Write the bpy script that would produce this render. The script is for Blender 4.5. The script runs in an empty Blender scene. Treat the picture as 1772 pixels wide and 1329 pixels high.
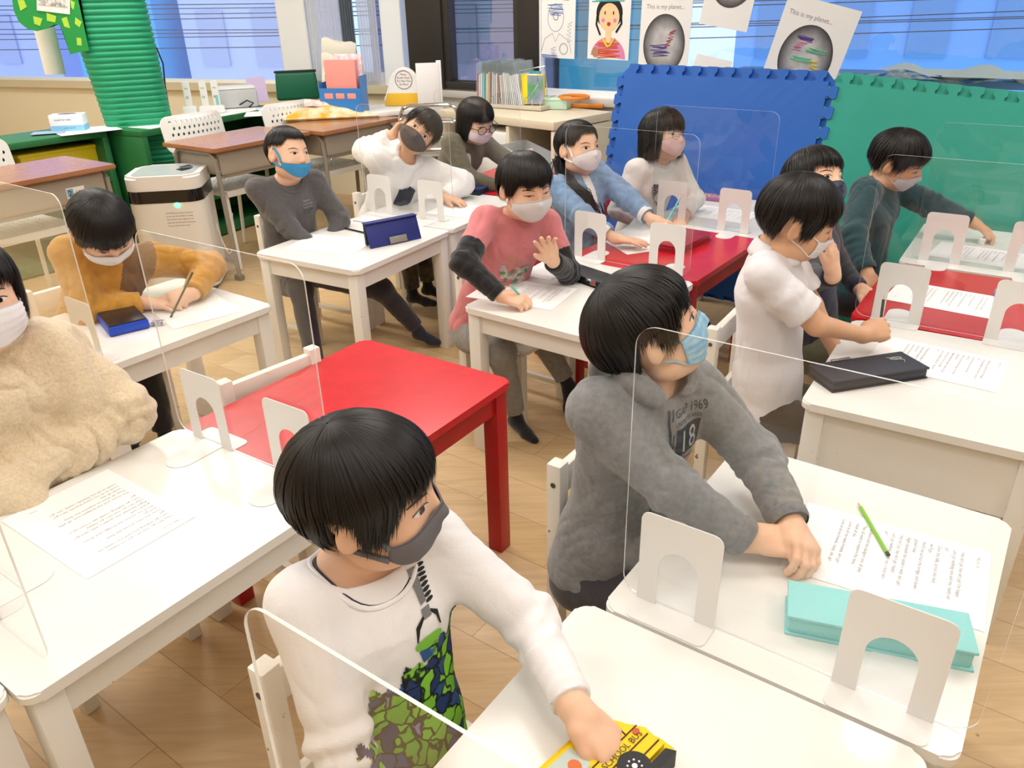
import bpy, bmesh, math, random
import numpy as np
from mathutils import Vector, Matrix, Euler
from mathutils.bvhtree import BVHTree
random.seed(7)
SC = bpy.context.scene
COL = SC.collection
R = math.radians
# ---------------------------------------------------------------- camera
cd = bpy.data.cameras.new('camera')
cd.sensor_width = 36; cd.lens = 1355.7/1772*36; cd.clip_start = .02; cd.clip_end = 200
cam = bpy.data.objects.new('camera', cd); COL.objects.link(cam)
cam.matrix_world = Matrix.Translation((0, 0, 1.365)) @ Matrix.Rotation(R(90-26.43), 4, 'X') @ Matrix.Rotation(R(-1.346), 4, 'Z')
SC.camera = cam
# ---------------------------------------------------------------- view, world
SC.view_settings.view_transform = 'Standard'; SC.view_settings.look = 'None'
SC.view_settings.gamma = 1; SC.view_settings.use_curve_mapping = False
SC.view_settings.exposure = 0.0
w = bpy.data.worlds.new('evening_sky'); SC.world = w; w.use_nodes = True
bgn = w.node_tree.nodes['Background']
bgn.inputs[0].default_value = (.56, .68, .92, 1); bgn.inputs[1].default_value = 1.7
# ---------------------------------------------------------------- room lamps (ceiling panels, light bodies modelled further down)
LAMPS = [(-1.6, .2), (0.2, .2), (2.0, .2), (-1.9, 2.1), (0.0, 2.1), (1.9, 2.1), (-2.0, 4.2), (-.3, 4.2), (-1.6, -1.7), (0.2, -1.7), (2.0, -1.7), (-3.4, 4.9), (-3.5, 2.6)]  # last two panels are added to brighten the left back wall
CEIL = 2.65
for i, (x, y) in enumerate(LAMPS):
    l = bpy.data.lights.new('ceiling_lamp_light', 'AREA'); l.shape = 'RECTANGLE'; l.size = 1.15; l.size_y = .5
    l.energy = 20 if y > 3 or x < -3 else (11.5 if y > 1 else (7.5 if y > -1 else 3)); l.color = (1, .965, .925)
    o = bpy.data.objects.new('ceiling_lamp_light', l); COL.objects.link(o); o.location = (x, y, CEIL-.09); o.rotation_euler = (0, 0, R(-35))
    o['lamp'] = i

# ---------------------------------------------------------------- helpers
def lin(c):
    return c/12.92 if c <= .04045 else ((c+.055)/1.055)**2.4
def hexc(h):
    return tuple(lin(int(h[i:i+2], 16)/255) for i in (0, 2, 4))
MATS = {}
def mat(name, color, rough=.5, metal=0, var=0, vscale=20, bump=0, bscale=300, spec=.5, alpha=1, sheen=0, coat=0, trans=0, emit=0, stretch=None, var2=None, fold=0):
    """procedural principled material: colour with noise variation and a noise bump"""
    if name in MATS: return MATS[name]
    m = bpy.data.materials.new(name); m.use_nodes = True; nt = m.node_tree; b = nt.nodes['Principled BSDF']
    if isinstance(color, str): color = hexc(color)
    b.inputs['Base Color'].default_value = (*color, 1); b.inputs['Roughness'].default_value = rough
    b.inputs['Metallic'].default_value = metal; b.inputs['Specular IOR Level'].default_value = spec
    b.inputs['Alpha'].default_value = alpha
    if sheen: b.inputs['Sheen Weight'].default_value = sheen; b.inputs['Sheen Roughness'].default_value = .5
    if coat: b.inputs['Coat Weight'].default_value = coat; b.inputs['Coat Roughness'].default_value = .1
    if trans: b.inputs['Transmission Weight'].default_value = trans
    if emit: b.inputs['Emission Color'].default_value = (*color, 1); b.inputs['Emission Strength'].default_value = emit
    tc = nt.nodes.new('ShaderNodeTexCoord'); src = tc.outputs['Object']
    if stretch:
        mp = nt.nodes.new('ShaderNodeMapping'); mp.inputs['Scale'].default_value = stretch
        nt.links.new(src, mp.inputs[0]); src = mp.outputs[0]
    if var or var2:
        n = nt.nodes.new('ShaderNodeTexNoise'); n.inputs['Scale'].default_value = vscale; n.inputs['Detail'].default_value = 4
        nt.links.new(src, n.inputs[0])
        r = nt.nodes.new('ShaderNodeValToRGB'); nt.links.new(n.outputs[0], r.inputs[0]); nt.links.new(r.outputs[0], b.inputs['Base Color'])
        c2 = hexc(var2) if isinstance(var2, str) else tuple(max(0, x*(1-var)) for x in color)
        r.color_ramp.elements[0].position = .35; r.color_ramp.elements[1].position = .65
        r.color_ramp.elements[0].color = (*c2, 1); r.color_ramp.elements[1].color = (*color, 1)
    if bump:
        n = nt.nodes.new('ShaderNodeTexNoise'); n.inputs['Scale'].default_value = bscale; n.inputs['Detail'].default_value = 3
        nt.links.new(src, n.inputs[0])
        bp = nt.nodes.new('ShaderNodeBump'); bp.inputs['Strength'].default_value = bump; bp.inputs['Distance'].default_value = .002
        nt.links.new(n.outputs[0], bp.inputs['Height']); nt.links.new(bp.outputs[0], b.inputs['Normal'])
        if fold:
            n2 = nt.nodes.new('ShaderNodeTexNoise'); n2.inputs['Scale'].default_value = 11; n2.inputs['Detail'].default_value = 5; n2.inputs['Roughness'].default_value = .55; n2.inputs['Distortion'].default_value = 1.6; nt.links.new(tc.outputs['Object'], n2.inputs[0])
            b2 = nt.nodes.new('ShaderNodeBump'); b2.inputs['Strength'].default_value = fold; b2.inputs['Distance'].default_value = .010
            nt.links.new(n2.outputs[0], b2.inputs['Height']); nt.links.new(b2.outputs[0], bp.inputs['Normal'])
    MATS[name] = m; return m

def tag(o, label=None, cat=None, group=None, kind=None):
    if label: o['label'] = label
    if cat: o['category'] = cat
    if group: o['group'] = group
    if kind: o['kind'] = kind
    return o
def link(name, me, m=None, parent=None, smooth=False):
    o = bpy.data.objects.new(name, me); COL.objects.link(o)
    if m:
        for q in (m if isinstance(m, (list, tuple)) else [m]): me.materials.append(q)
    if parent: o.parent = parent
    if smooth: me.polygons.foreach_set('use_smooth', [True]*len(me.polygons))
    return o
def empty(name, loc=(0, 0, 0), rz=0, label=None, cat=None, group=None, parent=None, rot=None):
    o = bpy.data.objects.new(name, None); COL.objects.link(o); o.location = loc
    o.rotation_euler = rot if rot else (0, 0, rz); o.empty_display_size = .05
    if parent: o.parent = parent
    return tag(o, label, cat, group)
def children(o): return [c for c in bpy.data.objects if c.parent == o]
def copy_tree(o, parent=None):
    kids = children(o)
    c = o.copy(); COL.objects.link(c); c.parent = parent
    for k in kids: copy_tree(k, c)
    return c

class MB:
    """collects boxes, prisms, tubes, lathes; build() links them as ONE mesh"""
    def __init__(s): s.bm = bmesh.new(); s.mi = 0
    def _n(s, faces):
        for f in faces: f.material_index = s.mi
    def box(s, c, d, rz=0, rot=None, bev=0, seg=2, taper=None):
        M = Matrix.Translation(c) @ (rot.to_matrix().to_4x4() if rot else Matrix.Rotation(rz, 4, 'Z')) @ Matrix.Diagonal((d[0], d[1], d[2], 1))
        r = bmesh.ops.create_cube(s.bm, size=1)
        if taper:
            for v in r['verts']:
                if v.co.z > 0: v.co.x *= taper; v.co.y *= taper
        for v in r['verts']: v.co = M @ v.co
        fs = set(f for v in r['verts'] for f in v.link_faces); s._n(fs)
        if bev:
            es = set(e for v in r['verts'] for e in v.link_edges)
            rr = bmesh.ops.bevel(s.bm, geom=list(es), offset=bev, segments=seg, profile=.5, affect='EDGES', clamp_overlap=True); s._n(rr['faces'])
        return s
    def prism(s, pts, z0, z1, M=None, holes=None):
        """extrude polygon pts (x,y) between z0 and z1; M places it"""
        M = M or Matrix.Identity(4)
        loops = [pts] + (holes or [])
        if not holes:
            lo = [s.bm.verts.new(M @ Vector((x, y, z0))) for x, y in pts]; hi = [s.bm.verts.new(M @ Vector((x, y, z1))) for x, y in pts]
            n = len(pts); fs = [s.bm.faces.new(hi), s.bm.faces.new(lo[::-1])]
            for i in range(n): fs.append(s.bm.faces.new((lo[i], lo[(i+1) % n], hi[(i+1) % n], hi[i])))
            s._n(fs); return s
        for z, flip in ((z1, 0), (z0, 1)):
            es = []
            for lp in loops:
                vs = [s.bm.verts.new(M @ Vector((x, y, z))) for x, y in lp]
                for i in range(len(vs)): es.append(s.bm.edges.new((vs[i], vs[(i+1) % len(vs)])))
            r = bmesh.ops.triangle_fill(s.bm, use_beauty=True, use_dissolve=False, edges=es)
            fs = [g for g in r['geom'] if isinstance(g, bmesh.types.BMFace)]; s._n(fs)
        for lp in loops:
            n = len(lp)
            lo = [s.bm.verts.new(M @ Vector((x, y, z0))) for x, y in lp]; hi = [s.bm.verts.new(M @ Vector((x, y, z1))) for x, y in lp]
            s._n([s.bm.faces.new((lo[i], lo[(i+1) % n], hi[(i+1) % n], hi[i])) for i in range(n)])
        return s
    def tube(s, pts, r, seg=8, cap=True, closed=False, flat=None):
        pts = [Vector(p) for p in pts]; n = len(pts); rings = []
        rr = r if isinstance(r, (list, tuple)) else [r]*n
        up = Vector((0, 0, 1)); prev = None
        for i, p in enumerate(pts):
            if closed: t = pts[(i+1) % n]-pts[i-1]
            else: t = pts[min(i+1, n-1)]-pts[max(i-1, 0)]
            t.normalize()
            if prev is None:
                a = t.cross(up if abs(t.z) < .95 else Vector((1, 0, 0))).normalized()
            else:
                a = (prev - t*prev.dot(t)).normalized()
            prev = a; b = t.cross(a)
            f2 = flat if flat else 1
            rings.append([s.bm.verts.new(p+(a*math.cos(q)*f2+b*math.sin(q))*rr[i]) for q in [2*math.pi*k/seg for k in range(seg)]])
        fs = []
        for i in range(n if closed else n-1):
            A, B = rings[i], rings[(i+1) % n]
            for k in range(seg): fs.append(s.bm.faces.new((A[k], A[(k+1) % seg], B[(k+1) % seg], B[k])))
        if cap and not closed: fs += [s.bm.faces.new(rings[0][::-1]), s.bm.faces.new(rings[-1])]
        s._n(fs); return s
    def lathe(s, prof, seg=24, M=None, sy=1):
        M = M or Matrix.Identity(4); rings = []
        for r, z in prof:
            rings.append([s.bm.verts.new(M @ Vector((r*math.cos(2*math.pi*k/seg), r*sy*math.sin(2*math.pi*k/seg), z))) for k in range(seg)])
        fs = []
        for A, B in zip(rings, rings[1:]):
            for k in range(seg): fs.append(s.bm.faces.new((A[k], A[(k+1) % seg], B[(k+1) % seg], B[k])))
        fs += [s.bm.faces.new(rings[0][::-1]), s.bm.faces.new(rings[-1])]
        s._n(fs); return s
    def cyl(s, a, b, r, seg=12):
        return s.tube([a, b], r, seg)
    def quad(s, *vs):
        s._n([s.bm.faces.new([s.bm.verts.new(v) for v in vs])]); return s
    def grid(s, nu, nv, f, closed_u=False):
        V = [[s.bm.verts.new(f(i/(nu-1) if not closed_u else i/nu, j/(nv-1))) for j in range(nv)] for i in range(nu)]
        fs = []
        for i in range(nu if closed_u else nu-1):
            for j in range(nv-1):
                fs.append(s.bm.faces.new((V[i][j], V[(i+1) % nu][j], V[(i+1) % nu][j+1], V[i][j+1])))
        s._n(fs); return s
    def build(s, name, m=None, parent=None, smooth=None, fixn=True):
        if fixn: bmesh.ops.recalc_face_normals(s.bm, faces=s.bm.faces)
        me = bpy.data.meshes.new(name); s.bm.to_mesh(me); s.bm.free()
        o = link(name, me, m, parent, smooth=True)
        if not smooth:
            try: me.set_sharp_from_angle(angle=R(35 if smooth is None else 35))
            except Exception: pass
        return o
def rrect(w, d, r, n=4, cx=0, cy=0):
    pts = []
    for sx, sy, a0 in ((1, 1, 0), (-1, 1, 90), (-1, -1, 180), (1, -1, 270)):
        for k in range(n+1):
            a = R(a0+90*k/n); pts.append((cx+sx*(w/2-r)+r*math.cos(a), cy+sy*(d/2-r)+r*math.sin(a)))
    return pts
def text_mesh(s, size, extrude=0.0, align='LEFT'):
    cu = bpy.data.curves.new('lettering', 'FONT'); cu.body = s; cu.size = size; cu.align_x = align; cu.extrude = extrude; cu.resolution_u = 2
    o = bpy.data.objects.new('lettering', cu); COL.objects.link(o)
    dg = bpy.context.evaluated_depsgraph_get(); me = bpy.data.meshes.new_from_object(o.evaluated_get(dg))
    bpy.data.objects.remove(o); bpy.data.curves.remove(cu)
    return me
def text_obj(name, s, size, m, parent, loc, rot=(0, 0, 0), align='LEFT', sx=1):
    me = text_mesh(s, size, 0, align); me.materials.clear(); o = link(name, me, m, parent); o.location = loc; o.rotation_euler = rot; o.scale = (sx, 1, 1)
    return o

# room point from where it shows in the photograph
_F = Vector((0, math.cos(R(26.43)), -math.sin(R(26.43)))); _R0 = Vector((1, 0, 0)); _U0 = _R0.cross(_F)
_R = _R0*math.cos(R(-1.346))+_U0*math.sin(R(-1.346)); _U = -_R0*math.sin(R(-1.346))+_U0*math.cos(R(-1.346))
def at(u, v, z):
    """point of the room at height z seen at photo pixel u, v"""
    d = _F*1355.7+_R*(u-886)+_U*(664.5-v); p = Vector((0, 0, 1.365))+d*((z-1.365)/d.z); return np.array(p)
def aty(u, v, Y):
    d = _F*1355.7+_R*(u-886)+_U*(664.5-v); return Vector((0, 0, 1.365))+d*(Y/d.y)
# ================================================================ smooth body surfaces: distance fields meshed with surface nets
def V3(*a): return np.array(a, dtype=np.float32)
def frame_from(z, x=None):
    z = np.array(z, float); z /= np.linalg.norm(z)
    x = np.array(x if x is not None else (1, 0, 0), float); x = x-z*(x@z)
    if np.linalg.norm(x) < 1e-4: x = np.array((0, 1, 0.))-z*z[1]
    x /= np.linalg.norm(x); y = np.cross(z, x); return np.array([x, y, z])   # rows are axes
def cone(a, b, ra, rb=None, k=.01): return ('c', np.array(a, float), np.array(b, float), ra, ra if rb is None else rb, k)
def ell(c, r, k=.01, ax=None): return ('e', np.array(c, float), np.array(r, float), np.eye(3) if ax is None else np.array(ax, float), k)
def loft(a, b, ra, rb, x, k=.02): return ('l', np.array(a, float), np.array(b, float), np.array(ra, float), np.array(rb, float), frame_from(np.array(b, float)-np.array(a, float), x), k)
def cutcone(a, b, ra, rb, k=.01): return ('f', np.array(a, float), np.array(b, float), ra, rb, k)    # flat end at b
def sub(p): return ('-',)+p
def evalp(p, P):
    t = p[0]
    if t in 'cf':
        a, b, ra, rb = p[1:5]; ba = b-a; L2 = ba@ba+1e-12; s = (P-a)@ba/L2; h = np.clip(s, 0, 1)
        d = np.sqrt((((P-a)-h[:, None]*ba)**2).sum(1))-(ra+(rb-ra)*h)
        if t == 'f': d = np.maximum(d, (s-1)*math.sqrt(L2))
        return d
    if t == 'e':
        c, r, ax = p[1:4]; q = (P-c)@ax.T; k0 = np.sqrt(((q/r)**2).sum(1)); k1 = np.sqrt(((q/(r*r))**2).sum(1))+1e-9
        return k0*(k0-1)/k1
    if t == 'l':
        a, b, ra, rb, fr = p[1:6]; L = np.linalg.norm(b-a); q = (P-a)@fr.T; s = np.clip(q[:, 2]/L, 0, 1); dz = q[:, 2]-s*L
        rx = ra[0]+(rb[0]-ra[0])*s; ry = ra[1]+(rb[1]-ra[1])*s; m = np.minimum(rx, ry)
        return (np.sqrt((q[:, 0]/rx)**2+(q[:, 1]/ry)**2+(dz/m)**2)-1)*m
def evals(prims, P):
    d = None
    for p in prims:
        if p[0] == '-':
            if d is None: continue
            e = evalp(p[1:], P); k = p[-1]; h = np.clip(.5-.5*(d+e)/k, 0, 1); d = d*(1-h)-e*h+k*h*(1-h)
        else:
            e = evalp(p, P)
            if d is None: d = e
            else:
                k = p[-1]; h = np.clip(.5+.5*(e-d)/k, 0, 1); d = e*(1-h)+d*h-k*h*(1-h)
    return d
def bounds(p):
    if p[0] in 'cf': r = max(p[3], p[4]); return np.minimum(p[1], p[2])-r, np.maximum(p[1], p[2])+r
    if p[0] == 'e': r = p[2].max(); return p[1]-r, p[1]+r
    if p[0] == 'l': r = max(p[3].max(), p[4].max()); return np.minimum(p[1], p[2])-r, np.maximum(p[1], p[2])+r
def mesh_sdf(prims, vox, clip=None):
    """surface-nets mesh of the smooth union; returns verts (n,3), quads (m,4)"""
    bb = [bounds(p) for p in prims if p[0] != '-']
    lo = np.min([b[0] for b in bb], 0)-3*vox; hi = np.max([b[1] for b in bb], 0)+3*vox
    B = 10; n = (np.ceil((hi-lo)/vox/B).astype(int)+1); N = n*B
    D = np.full(N, 1., np.float32)
    cx = [lo[i]+(np.arange(n[i])+.5)*B*vox for i in range(3)]
    CC = np.stack(np.meshgrid(*cx, indexing='ij'), -1).reshape(-1, 3)
    rad = B*vox*.87+.012
    pos = [p for p in prims if p[0] != '-']
    E = np.stack([evalp(p, CC) for p in prims if p[0] != '-'])
    dc = evals(prims, CC)
    dm = E.min(0)
    off = np.stack(np.meshgrid(*[np.arange(B)]*3, indexing='ij'), -1).reshape(-1, 3)
    near = np.where((np.abs(dc) < rad+.02) | ((dm < rad) & (dm > -rad)))[0]
    D4 = D.reshape(n[0], B, n[1], B, n[2], B).transpose(0, 2, 4, 1, 3, 5)   # view
    D4[:] = np.where(dc < 0, -1, 1).reshape(n)[..., None, None, None]
    ids = np.stack(np.unravel_index(near, n), -1)
    # group near blocks and evaluate with only the relevant primitives
    negs = [p for p in prims if p[0] == '-']
    for q in range(len(near)):
        bi = near[q]; use = []
        j = 0
        for p in prims:
            if p[0] == '-': use.append(p)
            else:
                if E[j, bi] < max(dm[bi], 0)+2*rad+.03: use.append(p)
                j += 1
        o = ids[q]; P = lo+(o*B+off)*vox
        if not any(p[0] != '-' for p in use): continue
        D4[o[0], o[1], o[2]] = evals(use, P).reshape(B, B, B)
    if clip is not None:
        g = [lo[i]+np.arange(N[i])*vox for i in range(3)]
        for (pt, nn) in clip:      # keep the side the normal points away from
            pl = ((g[0]-pt[0])*nn[0])[:, None, None]+((g[1]-pt[1])*nn[1])[None, :, None]+((g[2]-pt[2])*nn[2])[None, None, :]
            D = np.maximum(D, pl.astype(np.float32))
    S = D < 0
    c = np.zeros(np.array(N)-1, np.int8)
    for i in (0, 1):
        for j in (0, 1):
            for k in (0, 1): c += S[i:N[0]-1+i, j:N[1]-1+j, k:N[2]-1+k]
    act = (c > 0) & (c < 8); I = np.stack(np.nonzero(act), -1)
    idx = np.full(act.shape, -1, np.int32); idx[act] = np.arange(len(I))
    acc = np.zeros((len(I), 3)); cnt = np.zeros(len(I))
    cor = [(i, j, k) for i in (0, 1) for j in (0, 1) for k in (0, 1)]
    val = {q: D[I[:, 0]+q[0], I[:, 1]+q[1], I[:, 2]+q[2]] for q in cor}
    for a in cor:
        for ax in range(3):
            if a[ax]: continue
            b = list(a); b[ax] = 1; b = tuple(b)
            va, vb = val[a], val[b]; m = (va < 0) != (vb < 0); t = np.where(m, va/(va-vb+1e-12), 0)
            for d in range(3): acc[:, d] += np.where(m, a[d]+(t if d == ax else 0), 0)
            cnt += m
    Vv = lo+(I+acc/np.maximum(cnt, 1)[:, None])*vox
    Q = []
    for ax in range(3):
        u, v = [(1, 2), (2, 0), (0, 1)][ax]
        s0 = [slice(1, N[i]-1) for i in range(3)]; s0[ax] = slice(0, N[ax]-1); s1 = list(s0); s1[ax] = slice(1, N[ax])
        A, Bq = S[tuple(s0)], S[tuple(s1)]; ch = A != Bq; J = np.stack(np.nonzero(ch), -1); fl_ = A[ch]
        st = np.array([1, 1, 1]); st[ax] = 0; J = J+st
        def cell(du, dv):
            K = J.copy(); K[:, u] -= du; K[:, v] -= dv; return idx[K[:, 0], K[:, 1], K[:, 2]]
        q = np.stack([cell(1, 1), cell(0, 1), cell(0, 0), cell(1, 0)], -1)
        q[~fl_] = q[~fl_][:, ::-1]; Q.append(q)
    Q = np.concatenate(Q); Q = Q[(Q >= 0).all(1)]
    return Vv, Q
def vnormals(V, Q):
    fn = np.cross(V[Q[:, 2]]-V[Q[:, 0]], V[Q[:, 3]]-V[Q[:, 1]]); N = np.zeros_like(V)
    for i in range(4): np.add.at(N, Q[:, i], fn)
    return N/(np.linalg.norm(N, axis=1)[:, None]+1e-12)
def lap(V, Q, it=1, f=.5):
    for _ in range(it):
        A = np.zeros_like(V); C = np.zeros(len(V))
        for i in range(4):
            for j in (1, 3): np.add.at(A, Q[:, i], V[Q[:, (i+j) % 4]]); np.add.at(C, Q[:, i], 1)
        V = V+f*(A/np.maximum(C, 1)[:, None]-V)
    return V
def vnoise(P, seed=0):
    """smooth value noise in numpy, range 0..1"""
    Pi = np.floor(P).astype(np.int64); F = P-Pi; F = F*F*(3-2*F); r = 0
    for i in (0, 1):
        for j in (0, 1):
            for k in (0, 1):
                h = (Pi[:, 0]+i)*374761393+(Pi[:, 1]+j)*668265263+(Pi[:, 2]+k)*2147483647+seed*974711
                h = (h ^ (h >> 13))*1274126177; h = (h ^ (h >> 16)) & 0xffff
                wgt = (F[:, 0] if i else 1-F[:, 0])*(F[:, 1] if j else 1-F[:, 1])*(F[:, 2] if k else 1-F[:, 2])
                r = r+wgt*h/65535.
    return r
def to_obj(name, V, Q, m, parent, facemat=None):
    me = bpy.data.meshes.new(name); me.vertices.add(len(V)); me.vertices.foreach_set('co', np.asarray(V, np.float32).ravel())
    n = len(Q); me.loops.add(4*n); me.loops.foreach_set('vertex_index', Q.astype(np.int32).ravel()); me.polygons.add(n)
    me.polygons.foreach_set('loop_start', np.arange(0, 4*n, 4, dtype=np.int32)); me.update(calc_edges=True)
    if facemat is not None: me.polygons.foreach_set('material_index', facemat.astype(np.int32))
    me.validate(); return link(name, me, m, parent, smooth=True)
# ================================================================ the setting
def floor_mat():
    m = bpy.data.materials.new('pale_laminate_planks'); m.use_nodes = True; nt = m.node_tree; b = nt.nodes['Principled BSDF']; L = nt.links.new
    tc = nt.nodes.new('ShaderNodeTexCoord'); mp = nt.nodes.new('ShaderNodeMapping'); mp.inputs['Rotation'].default_value = (0, 0, R(36.4))
    L(tc.outputs['Object'], mp.inputs[0])
    br = nt.nodes.new('ShaderNodeTexBrick'); br.inputs['Scale'].default_value = 1; br.inputs['Brick Width'].default_value = .92; br.inputs['Row Height'].default_value = .152
    br.inputs['Mortar Size'].default_value = .0016; br.inputs['Mortar Smooth'].default_value = .3; br.offset = .37
    br.inputs['Color1'].default_value = (*hexc('dcc096'), 1); br.inputs['Color2'].default_value = (*hexc('cdac7c'), 1); br.inputs['Mortar'].default_value = (*hexc('b4956c'), 1)
    L(mp.outputs[0], br.inputs[0])
    m2 = nt.nodes.new('ShaderNodeMapping'); m2.inputs['Rotation'].default_value = (0, 0, R(36.4)); m2.inputs['Scale'].default_value = (1.6, 16, 1); L(tc.outputs['Object'], m2.inputs[0])
    n = nt.nodes.new('ShaderNodeTexNoise'); n.inputs['Scale'].default_value = 2.6; n.inputs['Detail'].default_value = 6; n.inputs['Distortion'].default_value = 1.2; L(m2.outputs[0], n.inputs[0])
    r = nt.nodes.new('ShaderNodeValToRGB'); r.color_ramp.elements[0].position = .3; r.color_ramp.elements[0].color = (.74, .68, .6, 1); r.color_ramp.elements[1].position = .62; r.color_ramp.elements[1].color = (1, 1, 1, 1); L(n.outputs[0], r.inputs[0])
    mx = nt.nodes.new('ShaderNodeMix'); mx.data_type = 'RGBA'; mx.blend_type = 'MULTIPLY'; mx.inputs[0].default_value = .55
    L(br.outputs[0], mx.inputs[6]); L(r.outputs[0], mx.inputs[7])
    n3 = nt.nodes.new('ShaderNodeTexVoronoi'); n3.inputs['Scale'].default_value = 9; L(tc.outputs['Object'], n3.inputs[0])
    r3 = nt.nodes.new('ShaderNodeValToRGB'); r3.color_ramp.elements[0].position = .02; r3.color_ramp.elements[0].color = (.25, .18, .1, 1); r3.color_ramp.elements[1].position = .045; r3.color_ramp.elements[1].color = (1, 1, 1, 1); L(n3.outputs[0], r3.inputs[0])
    m3 = nt.nodes.new('ShaderNodeMix'); m3.data_type = 'RGBA'; m3.blend_type = 'MULTIPLY'; m3.inputs[0].default_value = .6
    L(mx.outputs[2], m3.inputs[6]); L(r3.outputs[0], m3.inputs[7]); L(m3.outputs[2], b.inputs['Base Color'])
    b.inputs['Roughness'].default_value = .38
    return m
fl = MB(); fl.box((0, 2, -.02), (9.5, 12.5, .04)); tag(fl.build('floor', floor_mat()), kind='structure', label='pale wood laminate floor')
WALLM = mat('cream_wall_paint', 'f4e8cc', .7, bump=.1, bscale=80)
WALLB = mat('white_board_wall', 'e4e2dc', .7)
CEILM = mat('white_ceiling', 'f2f0ea', .8)
ce = MB(); ce.box((0, 2, CEIL+.02), (9.5, 12.5, .04)); tag(ce.build('ceiling', CEILM), kind='structure')
b_ = MB(); b_.box((0, -4.2, CEIL/2), (9.5, .08, CEIL)); tag(b_.build('wall_back', WALLM), kind='structure')
b_ = MB(); b_.box((-4.7, 1.7, CEIL/2), (.08, 11.8, CEIL)); tag(b_.build('wall_left', WALLM), kind='structure')
b_ = MB(); b_.box((4.7, -.9, CEIL/2), (.08, 6.6, CEIL)); tag(b_.build('wall_right', WALLM), kind='structure')
CNR = Vector((-.60, 5.80, 0)); LD = Vector((-.94, .341, 0)).normalized(); RD = Vector((.815, -.58, 0)).normalized()
LN = Vector((LD.y, -LD.x, 0)); LN = LN if LN.y < 0 else -LN          # towards the room
RN = Vector((RD.y, -RD.x, 0)); RN = RN if RN.y < 0 else -RN
aL = math.atan2(LD.y, LD.x); aR = math.atan2(RD.y, RD.x)
def onL(s, z, off=0): p = Vector((-.80, 5.95, 0))+LD*s+LN*off; return Vector((p.x, p.y, z))
def onR(s, z, off=0): p = Vector((-.75, 5.85, 0))+RD*s+RN*off; return Vector((p.x, p.y, z))
def wallbox(mb, on, ang, s0, s1, z0, z1, off0, off1, bev=0):
    c = on((s0+s1)/2, (z0+z1)/2, (off0+off1)/2); mb.box(c, (abs(s1-s0), abs(off1-off0), z1-z0), rz=ang, bev=bev)
SILL = .80
# walls below the sills and above the windows
m_ = MB(); wallbox(m_, onL, aL, -.05, 4.4, 0, SILL, -.10, -.02); wallbox(m_, onL, aL, -.05, 4.4, 2.25, CEIL, -.10, -.02); tag(m_.build('wall_window_left', WALLM), kind='structure')
m_ = MB(); wallbox(m_, onR, aR, -.0, 6.6, 0, SILL, -.10, -.02); wallbox(m_, onR, aR, -.0, 6.6, 2.25, CEIL, -.10, -.02); tag(m_.build('wall_window_right', WALLB), kind='structure')
SILLM = mat('sill_paint', 'd9cdb0', .5); SILLW = mat('pale_sill_metal', 'c9c6c0', .4)
m_ = MB(); wallbox(m_, onL, aL, -.05, 4.4, SILL-.045, SILL, -.1, .03, .006); tag(m_.build('trim_1', SILLM), kind='structure', label='cream window sill ledge, left')
m_ = MB(); wallbox(m_, onR, aR, 0, 6.6, SILL-.045, SILL, -.1, .02, .006); tag(m_.build('trim_2', SILLW), kind='structure', label='grey window sill ledge, right')
# glass
def glass_mat(name='window_glass', base=.07, col=(.93, .97, 1, 1)):
    m = bpy.data.materials.new(name); m.use_nodes = True; nt = m.node_tree; nt.nodes.clear(); L = nt.links.new
    o = nt.nodes.new('ShaderNodeOutputMaterial'); mx = nt.nodes.new('ShaderNodeMixShader'); t = nt.nodes.new('ShaderNodeBsdfTransparent'); g = nt.nodes.new('ShaderNodeBsdfGlossy')
    t.inputs[0].default_value = col; g.inputs['Roughness'].default_value = .01; g.inputs[0].default_value = (1, 1, 1, 1)
    f = nt.nodes.new('ShaderNodeLayerWeight'); f.inputs[0].default_value = .5; p = nt.nodes.new('ShaderNodeMath'); p.operation = 'POWER'; p.inputs[1].default_value = 3.5; q = nt.nodes.new('ShaderNodeMath'); q.operation = 'MULTIPLY_ADD'; q.inputs[1].default_value = .7; q.inputs[2].default_value = base
    L(f.outputs['Facing'], p.inputs[0]); L(p.outputs[0], q.inputs[0]); L(q.outputs[0], mx.inputs[0]); L(t.outputs[0], mx.inputs[1]); L(g.outputs[0], mx.inputs[2]); L(mx.outputs[0], o.inputs[0]); return m
GLASS = glass_mat()
DARKF = mat('dark_bronze_frame', '2b2725', .45); WHITF = mat('white_window_frame', 'f5f7fa', .45)
def window(n, on, ang, s0, s1, fm, fw=.05, off=-.06):
    t = empty('window_%d' % n, on((s0+s1)/2, 0, off)); t['kind'] = 'structure'
    mb = MB(); c = Vector(t.location)
    def wb(a, b, z0, z1, o0, o1):
        p = on((a+b)/2, (z0+z1)/2, (o0+o1)/2)-c; mb.box(p, (abs(b-a), abs(o1-o0), z1-z0), rz=ang)
    wb(s0, s1, SILL, SILL+fw*1.2, off-.02, off+.025); wb(s0, s1, 2.2, 2.25, off-.02, off+.025); wb(s0, s0+fw, SILL, 2.25, off-.02, off+.025); wb(s1-fw, s1, SILL, 2.25, off-.02, off+.025)
    mb.build('window_frame', fm, t)
    g = MB(); p = on((s0+s1)/2, (SILL+2.25)/2, off)-c; g.box(p, (abs(s1-s0)-.02, .006, 2.25-SILL-.02), rz=ang); g.build('pane', GLASS, t)
window(1, onL, aL, .86, 3.9, WHITF, .02); window(2, onL, aL, .0, .66, WHITF, .07)
window(3, onR, aR, .42, 1.02, DARKF, .05); window(4, onR, aR, 1.14, 5.4, WHITF, .03)
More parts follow.
